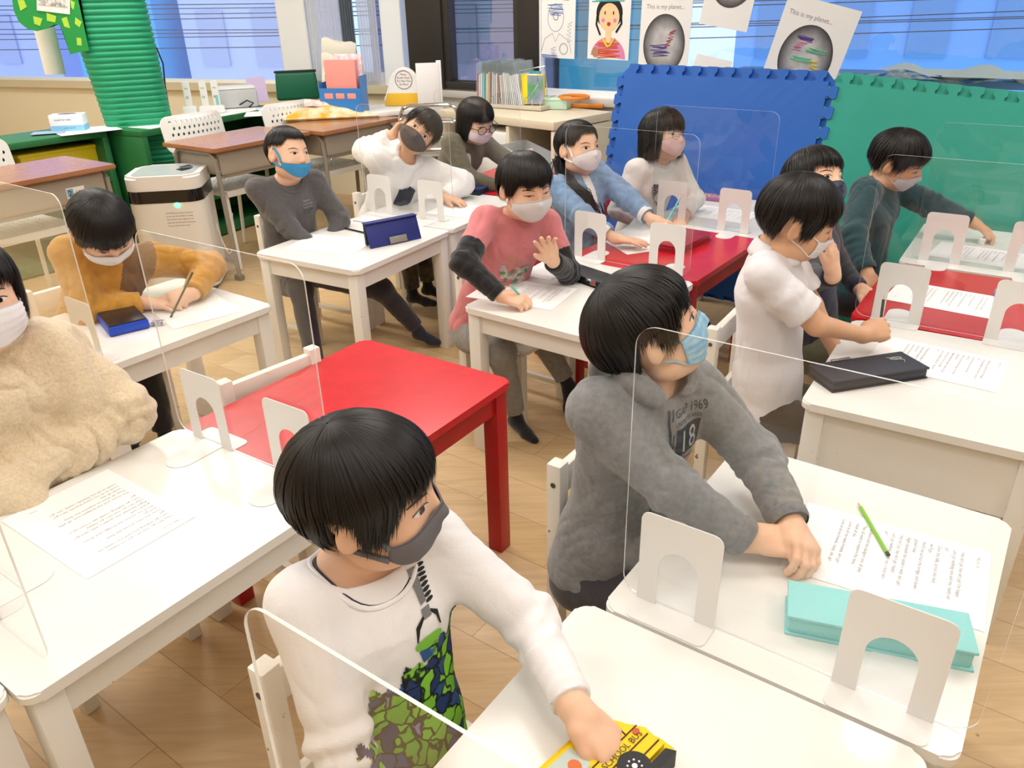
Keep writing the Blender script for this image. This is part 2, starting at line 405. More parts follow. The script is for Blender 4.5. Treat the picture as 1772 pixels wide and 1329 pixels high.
m_ = MB(); wallbox(m_, onL, aL, .64, .87, SILL, 2.25, -.10, .02, .005); tag(m_.build('trim_3', WHITF), kind='structure', label='white post between the left windows')
m_ = MB(); wallbox(m_, onL, aL, -.10, .05, SILL, 2.25, -.09, -.0, .004); tag(m_.build('trim_4', WHITF), kind='structure', label='white frame beside the dark column')
# dark corner column
m_ = MB()
for (x0, y0, w_, d_, dx) in ((-.50, 5.72, .30, .10, 0), (-.40, 5.66, .16, .08, 0)):
    m_.box((x0, y0, (SILL+2.25)/2), (w_, d_, 2.25-SILL), rz=aR, bev=.006)
tag(m_.build('trim_5', DARKF), kind='structure', label='dark bronze window column at the corner')
m_ = MB(); wallbox(m_, onR, aR, 1.0, 1.16, SILL+.0, 2.25, -.10, -.03, .004); tag(m_.build('trim_6', DARKF), kind='structure', label='dark bronze mullion behind the file rack')
m_ = MB(); wallbox(m_, onR, aR, .42, 1.06, SILL+.0, SILL+.055, -.10, -.0, .004); tag(m_.build('trim_7', DARKF), kind='structure', label='dark bottom rail of the window')
# ceiling lights, with matching bodies for the two added wall fills
LH = mat('lamp_housing', 'f0f0ee', .5); LE = mat('lamp_diffuser', (1, .97, .92), .5, emit=3.5)
c0 = None
for i, (x, y) in enumerate(LAMPS):
    t = empty('ceiling_light', (x, y, CEIL), R(-35), 'long white ceiling light panel, '+['front left', 'front centre', 'front right', 'middle left', 'middle centre', 'middle right', 'window side left', 'window side centre', 'back left', 'back centre', 'back right', 'far left corner', 'far left wall'][i]+' of the classroom ceiling', 'ceiling light', 'ceiling light panels')
    if i == 0:
        a = MB(); a.box((0, 0, -.025), (1.25, .58, .05), bev=.005); hs = a.build('housing', LH, t); a = MB(); a.box((0, 0, -.055), (1.2, .53, .012)); df = a.build('diffuser', LE, t)
    else:
        for q in (hs, df): k = q.copy(); COL.objects.link(k); k.parent = t
# ---------------------------------------------------------------- outside, seen through the windows
def outm(n, c, r=.7): return mat(n, c, r)
OB = [('far_building', 'lavender office block outside the left window', [(-8.6, 14.6, 1.2, 4.2, 1.5, 7)], 'b9c2ee'),
      ('far_building', 'cyan clad building outside beside the lavender block', [(-5.3, 13.0, 1.2, 1.5, 1.5, 7)], '4fb4ea'),
      ('far_building', 'pale grey building outside behind the green pillar', [(-12.6, 16.2, 1.2, 3.5, 1.5, 7)], '7d9ae4'),
      ('far_building', 'lilac building outside left of the curtain', [(-3.4, 12.5, 1.2, 1.8, 1.5, 7)], 'ccd4f6'),
      ('far_building', 'brown brick building seen through the dark framed window', [(-.5, 12.4, 1.2, 2.4, 1.5, 7)], '8b8092'),
      ('far_building', 'teal building outside behind the file rack', [(1.75, 12.6, 1.2, 1.5, 1.5, 7)], '4aa4b8'),
      ('far_building', 'light blue building outside behind the drawings', [(5.2, 11.3, 1.2, 4.0, 1.5, 7)], '86bcf4'),
      ('far_building', 'beige building outside at the far right', [(12.5, 12.5, 1.2, 5.2, 1.5, 7)], 'b9aeb4')]
for nm, lb, bl, hc in OB:
    t = empty(nm, (bl[0][0], bl[0][1], -3), R(-20), lb, 'building')
    for (x, y, z, sx, sy, sz) in bl:
        a = MB(); a.box((0, 0, sz/2), (sx, sy, sz)); a.build('wall', outm(nm+hc, hc), t)
        for k in range(int(sx/.9)):
            for q in (1, 2):
                a = MB(); a.box((-sx/2+.5+k*.9, -sy/2-.01, 1.4+q*1.25), (.45, .04, .7)); a.build('window', mat('far_panes'+hc, tuple(c*.8 for c in hexc(hc)), .2), t)
WIRE = mat('power_line', '343c54', .6)
k = 0
for (z0, z1, y, sag) in ((1.42, 1.36, 9.0, .08), (1.30, 1.34, 9.4, .1), (1.22, 1.28, 8.8, .06), (1.10, 1.16, 9.2, .12), (1.02, 1.05, 9.0, .05), (1.36, 1.26, 9.6, .05), (.92, .98, 8.9, .08), (1.16, 1.05, 9.5, .1)):
    a = MB(); a.tube([(-9+18*i/24, y+.9-.35*(-9+18*i/24)*.3, z0+(z1-z0)*i/24-sag*math.sin(math.pi*i/24)) for i in range(25)], .0055, 5)
    tag(a.build('power_line', WIRE), 'dark overhead power line outside, '+['topmost', 'second', 'fifth', 'seventh', 'lower', 'third', 'lowest', 'sixth'][k]+' of the lines seen through the windows', 'power line', 'overhead power lines outside'); k += 1
a = MB(); a.grid(40, 2, lambda u, v: onL(.235+.10*u, SILL+.03+1.4*v, .045+.010*math.sin(u*34))); tag(a.build('grey_curtain', mat('slate_curtain', '66707c', .85)), 'narrow slate grey curtain hanging between the two sheer ones', 'curtain')
# curtain strips in window 2
CURT = mat('sheer_curtain', 'dfe3ec', .8, alpha=.72)
for s0, s1, nmx in ((.30, .62, 'wide sheer white curtain beside the white post'), (.07, .22, 'narrow sheer white curtain beside the dark column')):
    a = MB(); a.grid(60, 2, lambda u, v: onL(s0+(s1-s0)*u, SILL+.03+1.4*v, .02+.012*math.sin(u*44)))
    tag(a.build('sheer_curtain', CURT), nmx, 'curtain')
# ================================================================ children's tables and chairs
def edgewear(name, color, wear, rough=.35, amt=.64):
    m = bpy.data.materials.new(name); m.use_nodes = True; nt = m.node_tree; b = nt.nodes['Principled BSDF']; L = nt.links.new
    tc = nt.nodes.new('ShaderNodeTexCoord'); n = nt.nodes.new('ShaderNodeTexNoise'); n.inputs['Scale'].default_value = 38; n.inputs['Detail'].default_value = 6; L(tc.outputs['Object'], n.inputs[0])
    r = nt.nodes.new('ShaderNodeValToRGB'); r.color_ramp.elements[0].position = amt; r.color_ramp.elements[0].color = (*hexc(color), 1); r.color_ramp.elements[1].position = amt+.03; r.color_ramp.elements[1].color = (*hexc(wear), 1)
    L(n.outputs[0], r.inputs[0]); L(r.outputs[0], b.inputs['Base Color']); b.inputs['Roughness'].default_value = rough
    n2 = nt.nodes.new('ShaderNodeTexNoise'); n2.inputs['Scale'].default_value = 7; L(tc.outputs['Object'], n2.inputs[0])
    mr = nt.nodes.new('ShaderNodeMapRange'); mr.inputs[3].default_value = rough-.08; mr.inputs[4].default_value = rough+.15; L(n2.outputs[0], mr.inputs[0]); L(mr.outputs[0], b.inputs['Roughness'])
    return m
WTOP = mat('white_lacquer_top', 'f1efea', .22, var=.035, vscale=9)
WLEG = edgewear('worn_white_lacquer', 'eceae4', '8b7458', .4, .73)
WCH = edgewear('chipped_white_chair_paint', 'ebe7dd', '6d5438', .45, .69)
RTOP = mat('red_lacquer_top', 'd01c28', .26, var=.12, vscale=14)
RLEG = mat('red_lacquer_leg', 'b3121a', .35, var=.1, vscale=20)
TH = .509
HASH_SCREW = mat('screw_head', '6e6b66', .4, metal=.7)
def make_table(x, y, th, sg, color, label, group=None, apron=.062, proto={}):
    c = Vector((x, y, 0)) + Vector((math.cos(th), math.sin(th), 0))*.295 + Vector((-math.sin(th), math.cos(th), 0))*.25*sg
    t = empty('childrens_table', c, th, label, 'table', group)
    key = (color, apron)
    if key in proto:
        for q in proto[key]: k = q.copy(); COL.objects.link(k); k.parent = t
        return t
    tm, lm = (WTOP, WLEG) if color == 'w' else (RTOP, RLEG)
    a = MB(); a.prism(rrect(.59, .50, .022, 6), TH-.019, TH); es = [e for e in a.bm.edges if abs((e.verts[0].co-e.verts[1].co).z) < 1e-5]
    bmesh.ops.bevel(a.bm, geom=es, offset=.0035, segments=2, affect='EDGES', clamp_overlap=True)
    parts = [a.build('tabletop', [tm], t)]
    a = MB(); z = TH-.019-apron/2
    a.box((0, .222, z), (.50, .018, apron)); a.box((0, -.222, z), (.50, .018, apron)); a.box((.267, 0, z), (.018, .42, apron)); a.box((-.267, 0, z), (.018, .42, apron))
    if apron > .1:
        a.mi = 1
        for yy in (-.2, .2):
            for zz in (-.05, .05): a.cyl((-.274, yy, z+zz), (-.279, yy, z+zz), .0055)
    parts.append(a.build('apron', [lm, HASH_SCREW], t))
    for sx in (1, -1):
        for sy in (1, -1):
            a = MB(); a.box((sx*.262, sy*.217, (TH-.019)/2), (.044, .044, TH-.019), bev=.003); parts.append(a.build('leg', lm, t))
    proto[key] = parts
    return t
D = math.radians
TABS = {}
def tb(k, x, y, deg, sg, col, label, group=None, apron=.062):
    TABS[k] = (x, y, D(deg), sg); make_table(x, y, D(deg), sg, col, label, group, apron)
a55 = D(54.6)
tb('T0', -.705-.59*math.cos(a55), .79-.59*math.sin(a55), 54.6, 1, 'w', 'white table cut off at the lower left corner of the photo')
tb('T1', -.68, .775, 54.64, 1, 'w', 'white childrens table with a printed sheet, in front of the child in cream fleece')
tb('T2', -.333, 1.261, 55.46, 1, 'r', 'empty red childrens table between the two white rows, with nothing on it')
tb('Tg', .105-.5950*math.cos(D(54.2)), .955-.595*math.sin(D(54.2)), 54.2, -1, 'w', 'nearest white table with the yellow school bus case on it')
tb('Th', .131, .939, 54.16, -1, 'w', 'white table holding the turquoise pencil case and green pencil')
tb('Ti', .665, 1.596, 57.0, -1, 'w', 'white table with a deep apron holding the long black pencil case', apron=.155)
tb('Tj', .984, 2.112, 55.3, -1, 'r', 'red table at the right edge beside the child in the dark vest')
tb('Tk', 1.345, 2.601, 56.0, -1, 'w', 'farthest white table at the right under the reaching arm of the boy in teal')
tb('Tb', -.536, 2.635, 59.27, 1, 'w', 'white table with the open navy blue pencil case standing on it')
tb('Tc', -.232, 3.150, 59.0, 1, 'w', 'white table in front of the boy in the white hooded top')
tb('Tc2', .075, 3.670, 59.0, 1, 'r', 'red table in front of the child with black round glasses')
tb('Td', -.147, 2.265, 53.1, -1, 'w', 'white table where the boy in the pink shirt is writing')
tb('Te', .207, 2.737, 53.1, -1, 'r', 'red table in front of the girl in the denim jacket')
tb('Tf', .562, 3.213, 53.1, -1, 'w', 'white table in front of the girl with the sequin heart')
tb('Ta', -1.091, 1.843, 53.9, 1, 'w', 'white table where the boy in mustard is writing beside the blue case')
def tpt(k, s, t, z=0):
    """world point on table k: s along its long side, t across, z above its top"""
    x, y, th, sg = TABS[k]
    return Vector((x+math.cos(th)*s-math.sin(th)*t*sg, y+math.sin(th)*s+math.cos(th)*t*sg, TH+z))
# chairs: x axis = across, +y = the way the sitter faces
def make_chair(x, y, rz, label, red=False, proto={}):
    t = empty('childrens_chair', (x, y, 0), rz, label, 'chair')
    if red in proto:
        for q in proto[red]: k = q.copy(); COL.objects.link(k); k.parent = t
        return t
    m = RLEG if red else WCH; P = []
    for sx in (-1, 1):
        a = MB(); a.box((sx*.128, 0, .275), (.032, .032, .55), bev=.003); P.append(a.build('back_post', m, t))
        a = MB(); a.box((sx*.128, .245, .135), (.032, .032, .27), bev=.003); P.append(a.build('leg', m, t))
        a = MB(); a.box((sx*.128, .122, .245), (.024, .22, .045), bev=.003); P.append(a.build('side_rail', m, t)); a = MB(); a.box((sx*.128, .122, .06), (.02, .22, .02), bev=.003); P.append(a.build('stretcher', m, t))
    a = MB(); a.box((0, 0, .505), (.226, .022, .062), bev=.004); P.append(a.build('back_rail', m, t))
    a = MB(); a.box((0, 0, .30), (.226, .018, .04), bev=.003); P.append(a.build('lower_back_rail', m, t))
    a = MB(); a.box((0, .135, .277), (.235, .268, .014), bev=.004); P.append(a.build('seat', m, t))
    a = MB()
    for sx in (-1, 1):
        for z in (.505, .25): a.cyl((sx*.145, -.0, z), (sx*.1452, 0, z), .006); a.cyl((sx*.1435, 0, z), (sx*.1455, 0, z), .0055)
    P.append(a.build('screw_heads', HASH_SCREW, t))
    proto[red] = P
    return t
def chair_from_post(px, py, th, label, red=False):
    """near back post at (px,py); the back runs along th, the sitter faces th-90deg"""
    c = Vector((px, py, 0))+Vector((math.cos(th), math.sin(th), 0))*.128
    f = Vector((math.sin(th), -math.cos(th), 0))
    return make_chair(c.x, c.y, th-math.pi, label, red) if False else make_chair(c.x, c.y, math.atan2(-f.x, f.y), label, red)
chair_from_post(.085, 1.294, D(54.2), 'chipped white chair under the boy in the grey zip hoodie')
chair_from_post(-.35, .794, D(54.2), 'chipped white chair under the boy in the white printed shirt')
chair_from_post(-.693, 1.693, D(48.5), 'empty white chair with peeling paint pushed up to the red table')
chair_from_post(-.165, 2.565, D(53.1), 'white chair under the boy in the pink shirt')
chair_from_post(-1.546, 2.385, D(53.9), 'white chair behind the boy in mustard')
chair_from_post(-1.057, 3.307, D(59.3), 'white chair under the boy with the bright blue mask')
chair_from_post(-.707, 3.694, D(59), 'white chair under the boy in the white hooded top')
chair_from_post(.548, 1.955, D(57), 'white chair with bare wood patches under the boy in the white collared shirt')
chair_from_post(.885, 2.52, D(54.5), 'chair under the child in the dark vest at the red table')
chair_from_post(1.20, 2.98, D(56), 'chair under the boy in the teal sweatshirt')
chair_from_post(.12, 3.03, D(53), 'red chair under the girl in the denim jacket', True)
chair_from_post(.42, 3.47, D(53), 'chair under the girl with the sequin heart', True)
chair_from_post(-.42, 4.20, D(59), 'chair under the child with black round glasses')
chair_from_post(-1.13, 1.36, D(54.6), 'chair under the child in cream fleece')
# ================================================================ back of the room
GREENC = mat('green_cabinet', '1f6b3a', .45); WPL = mat('white_plastic', 'efeeea', .4); DWOOD = mat('brown_desk_top', 'a8714a', .22, var=.15, vscale=5, stretch=(1, 12, 12)); STEEL = mat('desk_steel', '9c958a', .4, metal=.35)
DRAW = mat('desk_box', 'a49a8c', .5)
aa = D(55)
def desk(fx, fy, label, rz=aa):
    """(fx,fy) front right corner nearest the room; long side runs along rz, depth to the window side"""
    t = empty('school_desk', (fx, fy, 0), rz, label, 'desk'); W, Dp, Hh = .65, .45, .70
    a = MB(); a.prism(rrect(W, Dp, .018, 4, W/2, Dp/2), Hh-.022, Hh); es = [e for e in a.bm.edges if abs((e.verts[0].co-e.verts[1].co).z) < 1e-5]; bmesh.ops.bevel(a.bm, geom=es, offset=.005, segments=2, affect='EDGES', clamp_overlap=True); a.build('desk_top', DWOOD, t)
    a = MB(); a.box((W/2, Dp/2, Hh-.022-.065), (W-.10, Dp-.08, .125), bev=.018, seg=3); a.build('storage_box', DRAW, t)
    for x in (.035, W-.035):
        a = MB(); a.tube([(x, Dp-.04, .02), (x, Dp-.06, Hh-.06), (x, Dp-.09, Hh-.03), (x, .09, Hh-.03), (x, .055, Hh-.06), (x, .03, .02)], .012, 8); a.tube([(x, Dp-.05, .10), (x, .04, .10)], .009, 8); a.build('leg_frame', STEEL, t)
        for y in (.03, Dp-.04): a = MB(); a.box((x, y, .015), (.035, .05, .03), bev=.006); a.build('foot_cap', mat('foot_cap_grey', '6d675f', .6), t)
    a = MB(); a.tube([(.035, .06, Hh-.155), (W-.035, .06, Hh-.155)], .009, 8); a.build('cross_bar', STEEL, t)
    a = MB(); a.tube([(.035+.05*math.sin(q), .05, Hh-.15+.03*math.cos(q)) for q in [k*.4 for k in range(9)]], .003, 6); a.build('bag_hook', mat('bright_metal', 'd8d8da', .2, metal=1), t)
    return t
desk(-1.468, 4.06, 'brown topped school desk in the middle of the back row, right of the air purifier')
desk(-1.018, 4.545, 'brown topped school desk carrying the cloth bundle and blue file holder')
desk(-1.81-.65*math.cos(aa), 3.73-.65*math.sin(aa), 'brown topped school desk at the left edge with a number 2 sticker')
# sticker
t = None
def perf_chair(x, y, rz, label, proto=[]):
    t = empty('perforated_chair', (x, y, 0), rz, label, 'chair')
    if proto:
        for q in proto: k = q.copy(); COL.objects.link(k); k.parent = t
        return t
    m = WPL; P = []
    # back with holes
    w, h = .40, .20
    def hole(cx_, cz, rx=.0075, rz_=.010): return [(cx_+rx*math.cos(q), cz+rz_*math.sin(q)) for q in [2*math.pi*k/8 for k in range(8)]]
    holes = []
    for j in range(5):
        for i in range(11): 
            cx_ = -.15+.03*i-(.015 if j % 2 else 0); 
            if abs(cx_) < .165: holes.append(hole(cx_, .035+.033*j))
    a = MB(); Mx = Matrix(((1, 0, 0, 0), (0, 0, -1, 0), (0, 1, 0, .60), (0, 0, 0, 1))); a.prism(rrect(w, h, .05, 6, 0, h/2), 0, .008, Mx, holes=holes)
    for v in a.bm.verts: v.co.y += -.06*(1-(v.co.x/.2)**2)*0-.9*v.co.x*v.co.x+(v.co.z-.6)*-.18
    P.append(a.build('backrest', m, t))
    holes = []
    for j in range(9):
        for i in range(9): holes.append(hole(-.14+.035*i, .06+.034*j, .008, .008))
    a = MB(); a.prism(rrect(.39, .40, .06, 6, 0, .20), .435, .443, None, holes=holes)
    a.box((0, .392, .425), (.36, .012, .035), bev=.005); a.box((.19, .2, .428), (.01, .32, .03), bev=.004); a.box((-.19, .2, .428), (.01, .32, .03), bev=.004); P.append(a.build('seat', m, t))
    for sx in (-1, 1):
        a = MB(); a.tube([(sx*.165, .36, .43), (sx*.185, .40, .01)], .011, 8); P.append(a.build('leg', m, t))
        a = MB(); a.tube([(sx*.165, .03, .43), (sx*.185, -.03, .01)], .011, 8); P.append(a.build('leg', m, t))
        a = MB(); a.tube([(sx*.16, .05, .43), (sx*.165, -.01, .50), (sx*.165, -.055, .64)], .010, 8); P.append(a.build('back_support', m, t))
    proto += P; return t
def pch(fx, fy, ds, label):
    """chair behind the desk whose front corner is (fx,fy), facing the room"""
    u = Vector((math.cos(aa), math.sin(aa), 0)); b = Vector((-math.sin(aa), math.cos(aa), 0)); p = Vector((fx, fy, 0))+u*ds+b*.56
    return perf_chair(p.x, p.y, aa+math.pi, label)
pch(-1.468, 4.06, .33, 'white perforated chair tucked behind the middle school desk')
pch(-1.018, 4.545, .30, 'white perforated chair behind the desk with the cloth bundle')
pch(-1.81-.65*math.cos(aa), 3.73-.65*math.sin(aa), .28, 'white perforated chair behind the school desk at the left edge')
# number sticker on the left desk
f_ = Vector((-1.81, 3.73, 0)); u_ = Vector((math.cos(aa), math.sin(aa), 0))
t = empty('number_sticker', f_-u_*.20+Vector((0, 0, .605))+Vector((.82, -.57, 0))*(-.0385+.0), aa, 'small number 2 sticker on the left school desk', 'sticker')
a = MB(); a.box((0, 0, 0), (.085, .002, .045)); a.build('backing', mat('sticker_white', 'eeeeee', .5), t)
a = MB(); a.box((-.025, -.0012, 0), (.028, .001, .034)); a.build('blue_square', mat('sticker_blue', '6fa6c8', .5), t)
text_obj('printed_number', '2', .034, INKD_ := mat('sign_black', '1a1a20', .6), t, (-.035, -.0022, -.012), (R(90), 0, 0)); text_obj('printed_words', '1 h r', .022, INKD_, t, (-.004, -.0022, -.008), (R(90), 0, 0))
# air purifier
px_, py_ = -1.735, 4.085
t = empty('air_purifier', (px_, py_, 0), D(8), 'tall white air purifier with a black band and a green light', 'air purifier')
a = MB(); a.prism(rrect(.36, .34, .07, 8), .02, .47); a.build('lower_body', mat('purifier_white', 'e4e0da', .35), t)
a = MB(); a.prism(rrect(.364, .344, .07, 8), .47, .53); a.build('dark_band', mat('gloss_black', '171214', .12), t)
a = MB(); a.prism(rrect(.36, .34, .07, 8), .53, .60); bmesh.ops.bevel(a.bm, geom=[e for e in a.bm.edges if all(v.co.z > .599 for v in e.verts)], offset=.012, segments=3, affect='EDGES', clamp_overlap=True); a.build('top_cover', mat('purifier_white', 'e4e0da', .35), t)
a = MB(); a.prism(rrect(.30, .28, .05, 8), .6, .602); top_ = a.build('top_panel', mat('purifier_grey', 'a9b0b2', .35), t)
a = MB()
for k in range(9): a.tube([(.02+.10*math.cos(q)*(1-.07*k), .02+.10*math.sin(q)*(1-.07*k), .603) for q in [R(-50+100*j/10) for j in range(11)]], .0018, 5)
a.build('vent_slots', mat('vent_dark', '23282a', .6), top_)
a = MB(); a.lathe([(.0, 0), (.013, 0), (.013, .003), (0, .003)], 16, Matrix.Translation((.06, -.171, .458)) @ Matrix.Rotation(R(90), 4, 'X')); a.build('green_light', mat('green_led', (.1, 1, .3), .4, emit=4), t)
for k, ln in enumerate(('CAUTION keep air inlet and outlet clear', 'Do not cover the unit while it is running', 'Clean the filter when the light turns red', 'Keep water and dust away from the motor', 'Press and hold for three seconds')): text_obj('printed_note', ln, .0105, mat('note_grey', '6c6864', .7), t, (-.005, -.1705, .415-.016*k), (R(90), 0, 0), sx=.75)
a = MB(); a.box((0, 0, .01), (.33, .31, .02)); a.build('base', mat('vent_dark', '23282a', .6), t)
# white cable on the floor beside it
a = MB(); a.tube([(.17+.10*k/8, .05, .35-.22*math.sin(math.pi*k/8)) for k in range(9)], .004, 6); a.build('white_cord', WPL, t)
# green ribbed pillar
Yp = 4.95; b0, b1 = aty(195, 275, Yp), aty(300, 270, Yp); t0, t1 = aty(97, 0, Yp), aty(235, 0, Yp)
PIL = mat('green_foam', '12a070', .5, var=.12, vscale=6)
def pc(z):
    k = (z-b0.z)/(t0.z-b0.z); L_ = b0.lerp(t0, k); R__ = b1.lerp(t1, k); return ((L_.x+R__.x)/2, Yp, (R__.x-L_.x)/2)
a = MB(); rows = []; z = .0
NS = 44
sec = rrect(2, 1.9, .55, 6)
step = .0
zz = 0.
ridge = .0305; prof = []
while zz < 2.6:
    for q, rr_ in ((0, 0), (.18, .8), (.5, 1), (.82, .8)): prof.append((zz+ridge*q, rr_))
    zz += ridge
V_ = []
for z_, rr_ in prof:
    cx_, cy_, hw_ = pc(z_) if z_ > .3 else pc(.3); hw_ = hw_*1.10-.010+.010*rr_; cx_ += hw_*.20
    V_.append([a.bm.verts.new((cx_+math.cos(.42)*x*hw_*.86-math.sin(.42)*y*hw_*.86, cy_+math.sin(.42)*x*hw_*.86+math.cos(.42)*y*hw_*.86, z_)) for x, y in sec])
for A_, B_ in zip(V_, V_[1:]):
    for k in range(len(sec)): a.bm.faces.new((A_[k], A_[(k+1) % len(sec)], B_[(k+1) % len(sec)], B_[k]))
pil = tag(a.build('ribbed_pillar', PIL, smooth=True), 'green ribbed foam wrapped pillar leaning before the left window', 'pillar')
# green paper cut-out with yellow patches hanging on the pillar
GPAP = mat('green_card', '1f9a48', .7); YPAP = mat('yellow_green_patch', 'b6e04a', .7)
def flat(name, pts, Y, m, parent, dy=0, th=.002, orig=None):
    P = [aty(u, v, Y) for u, v in pts]; o = orig or Vector((0, 0, 0)); a = MB()
    lo = [a.bm.verts.new(Vector((p.x, p.y+dy, p.z))-o) for p in P]; hi = [a.bm.verts.new(Vector((p.x, p.y+dy-th, p.z))-o) for p in P]; n = len(P)
    a.bm.faces.new(hi); a.bm.faces.new(lo[::-1])
    for i in range(n): a.bm.faces.new((lo[i], lo[(i+1) % n], hi[(i+1) % n], hi[i]))
    bmesh.ops.triangulate(a.bm, faces=[f for f in a.bm.faces if len(f.verts) > 4], ngon_method='EAR_CLIP'); return a.build(name, m, parent)
YG = Yp-.24
o_ = aty(90, 10, YG); t = empty('paper_cutout', o_, 0, 'green paper cut-out with yellow green patches hanging on the pillar', 'paper cut-out')
flat('card', [(12, -60), (24, 18), (33, 38), (48, 50), (64, 54), (80, 50), (94, 43), (103, 42), (104, -60)], YG, GPAP, t, orig=o_)
flat('card_strip', [(96, -60), (96, 20), (103, 42), (113, 66), (122, 94), (155, 87), (148, 50), (136, 0), (130, -60)], YG, GPAP, t, dy=-.001, orig=o_)
for pts in ([(31, 0), (42, 0), (47, 12), (36, 19)], [(58, 28), (74, 32), (70, 45), (60, 41)], [(81, 22), (98, 28), (96, 39), (82, 36)], [(107, 32), (116, 29), (122, 49), (112, 46)], [(131, 30), (142, 38), (138, 47), (130, 41)], [(133, 65), (141, 66), (142, 79), (134, 78)], [(122, 0), (130, 4), (128, 17), (124, 13)]):
    flat('yellow_patch', pts, YG, YPAP, t, dy=-.003, th=.001, orig=o_)
flat('pinned_picture', [(64, -30), (122, -30), (122, 25), (65, 18)], YG, mat('picture_white', 'f2f2f2', .6), t, dy=-.005, orig=o_)
flat('printed_picture_area', [(67, -30), (118, -30), (118, 13), (68, 8)], YG, mat('grey_picture', '8a8a8a', .6, var2='eeeeee', vscale=60), t, dy=-.008, th=.001, orig=o_)
a = MB(); p = aty(72, 30, Yp+.02); q = aty(96, 128, Yp+.02); a.tube([p, q], .055, 20); tag(a.build('paper_roll', mat('cream_roll', 'eceae0', .7)), 'thick cream paper roll hanging beside the green pillar', 'roll')
# green cabinets
def cab(name, x, y, rz, w, d, h, label, m=GREENC, shelf=(.45,), topm=None, back=True, fr=.035):
    t = empty(name, (x, y, 0), rz, label, 'cabinet')
    a = MB(); a.box((w/2, d/2, h-fr/2), (w, d, fr), bev=.004); a.build('top', topm or m, t)
    for x_ in (fr/2, w-fr/2): a = MB(); a.box((x_, d/2, (h-fr)/2), (fr, d, h-fr), bev=.003); a.build('side_panel', m, t)
    for z_ in shelf: a = MB(); a.box((w/2, d/2, z_), (w-2*fr, d-.01, .02)); a.build('shelf', m, t)
    a = MB(); a.box((w/2, d-.006, h/2), (w-.01, .01, h-.02)); a.build('back_panel', m, t)
    a = MB(); a.box((w/2, d/2, .04), (w-2*fr, d-.02, .06)); a.build('plinth', m, t)
    return t
def frame2(p, q): d = Vector(q)-Vector(p); return math.atan2(d.y, d.x)
c0, c1 = at(60, 245, .72), at(184, 225, .72)
cab('green_cabinet', c1[0]-.9*math.cos(D(52)), c1[1]-.9*math.sin(D(52)), D(52), .9, .36, .72, 'green open cabinet at the left with papers and a tissue box on top')
cR = at(452, 190, .72)
cab('green_cabinet', cR[0]-.95*math.cos(D(62)), cR[1]-.95*math.sin(D(62)), D(62), 1.15, .36, .72, 'green open cabinet holding the label printer and white handsets', shelf=(.5, .25))
a = MB(); a.box((.55, .18, .7215), (.95, .34, .002)); o = a.build('white_top_sheet', mat('paper', 'fbfbfb', .75)); cc = [o2 for o2 in bpy.data.objects if o2.name.startswith('green_cabinet')][-1]; o.location = cc.location; o.rotation_euler = cc.rotation_euler; tag(o, 'long white paper sheet covering the green cabinet top', 'paper')
a = MB(); p = at(455, 224, .55); a.box((0, 0, .03), (.16, .12, .06), bev=.008); o = a.build('plastic_box', mat('translucent_box', 'c6cccf', .3, alpha=.7)); o.location = (p[0]-.03, p[1]+.05, .51); o.rotation_euler[2] = D(62); tag(o, 'small translucent drawer box inside the green cabinet', 'box')
# yellow bin in the left cabinet
p = at(120, 262, .62); a = MB(); a.box((0, 0, .15), (.42, .26, .30), bev=.012, taper=1.05); a.box((0, 0, .30), (.46, .29, .02), bev=.006); o = a.build('yellow_bin', mat('yellow_plastic', 'f0d61e', .4)); o.location = (p[0]-.14, p[1]+.05, .33); o.rotation_euler[2] = D(52); tag(o, 'yellow plastic bin inside the left green cabinet', 'bin')
# tissue/mask box, clipboard, papers
p = at(120, 226, .725); t = empty('mask_box', (p[0], p[1]+.02, .723), D(12), 'pale blue and white cardboard mask box on the left cabinet', 'box')
a = MB(); a.box((0, 0, .045), (.175, .10, .09), bev=.003); a.build('carton', mat('box_blue_white', 'eef2f6', .6), t); a = MB(); a.box((0, 0, .018), (.1755, .1005, .032)); a.build('blue_band', mat('band_blue', '8cc6e8', .6), t)
a = MB(); a.lathe([(0, 0), (.05, 0), (.05, .0015), (0, .0015)], 16, Matrix.Translation((.0, 0, .09)), sy=.4); a.build('opening', mat('opening_black', '15161a', .7), t); text_obj('printed_words', 'mask for kids', .016, mat('note_blue', '3a6a9a', .6), t, (-.06, -.0512, .060), (R(90), 0, 0)); text_obj('printed_words', 'small size 50', .012, mat('note_blue', '3a6a9a', .6), t, (-.02, -.0512, .016), (R(90), 0, 0))
for (u, v, w_, d_, rz_, hx, lb) in ((85, 231, .17, .11, 20, '8fa4c0', 'blue grey clipboard lying on the left green cabinet'), (150, 226, .32, .24, 40, 'f2f2f2', 'white paper sheets sticking out over the left green cabinet')):
    p = at(u, v, .722); a = MB(); a.box((0, 0, .002), (w_, d_, .003), bev=.001); o = a.build('paper_sheet' if 'sheets' in lb else 'clipboard', mat('flat_'+hx, hx, .6)); o.location = (p[0], p[1], .7215 if 'sheets' in lb else .7255); o.rotation_euler[2] = D(rz_); tag(o, lb, 'paper' if 'sheets' in lb else 'clipboard')
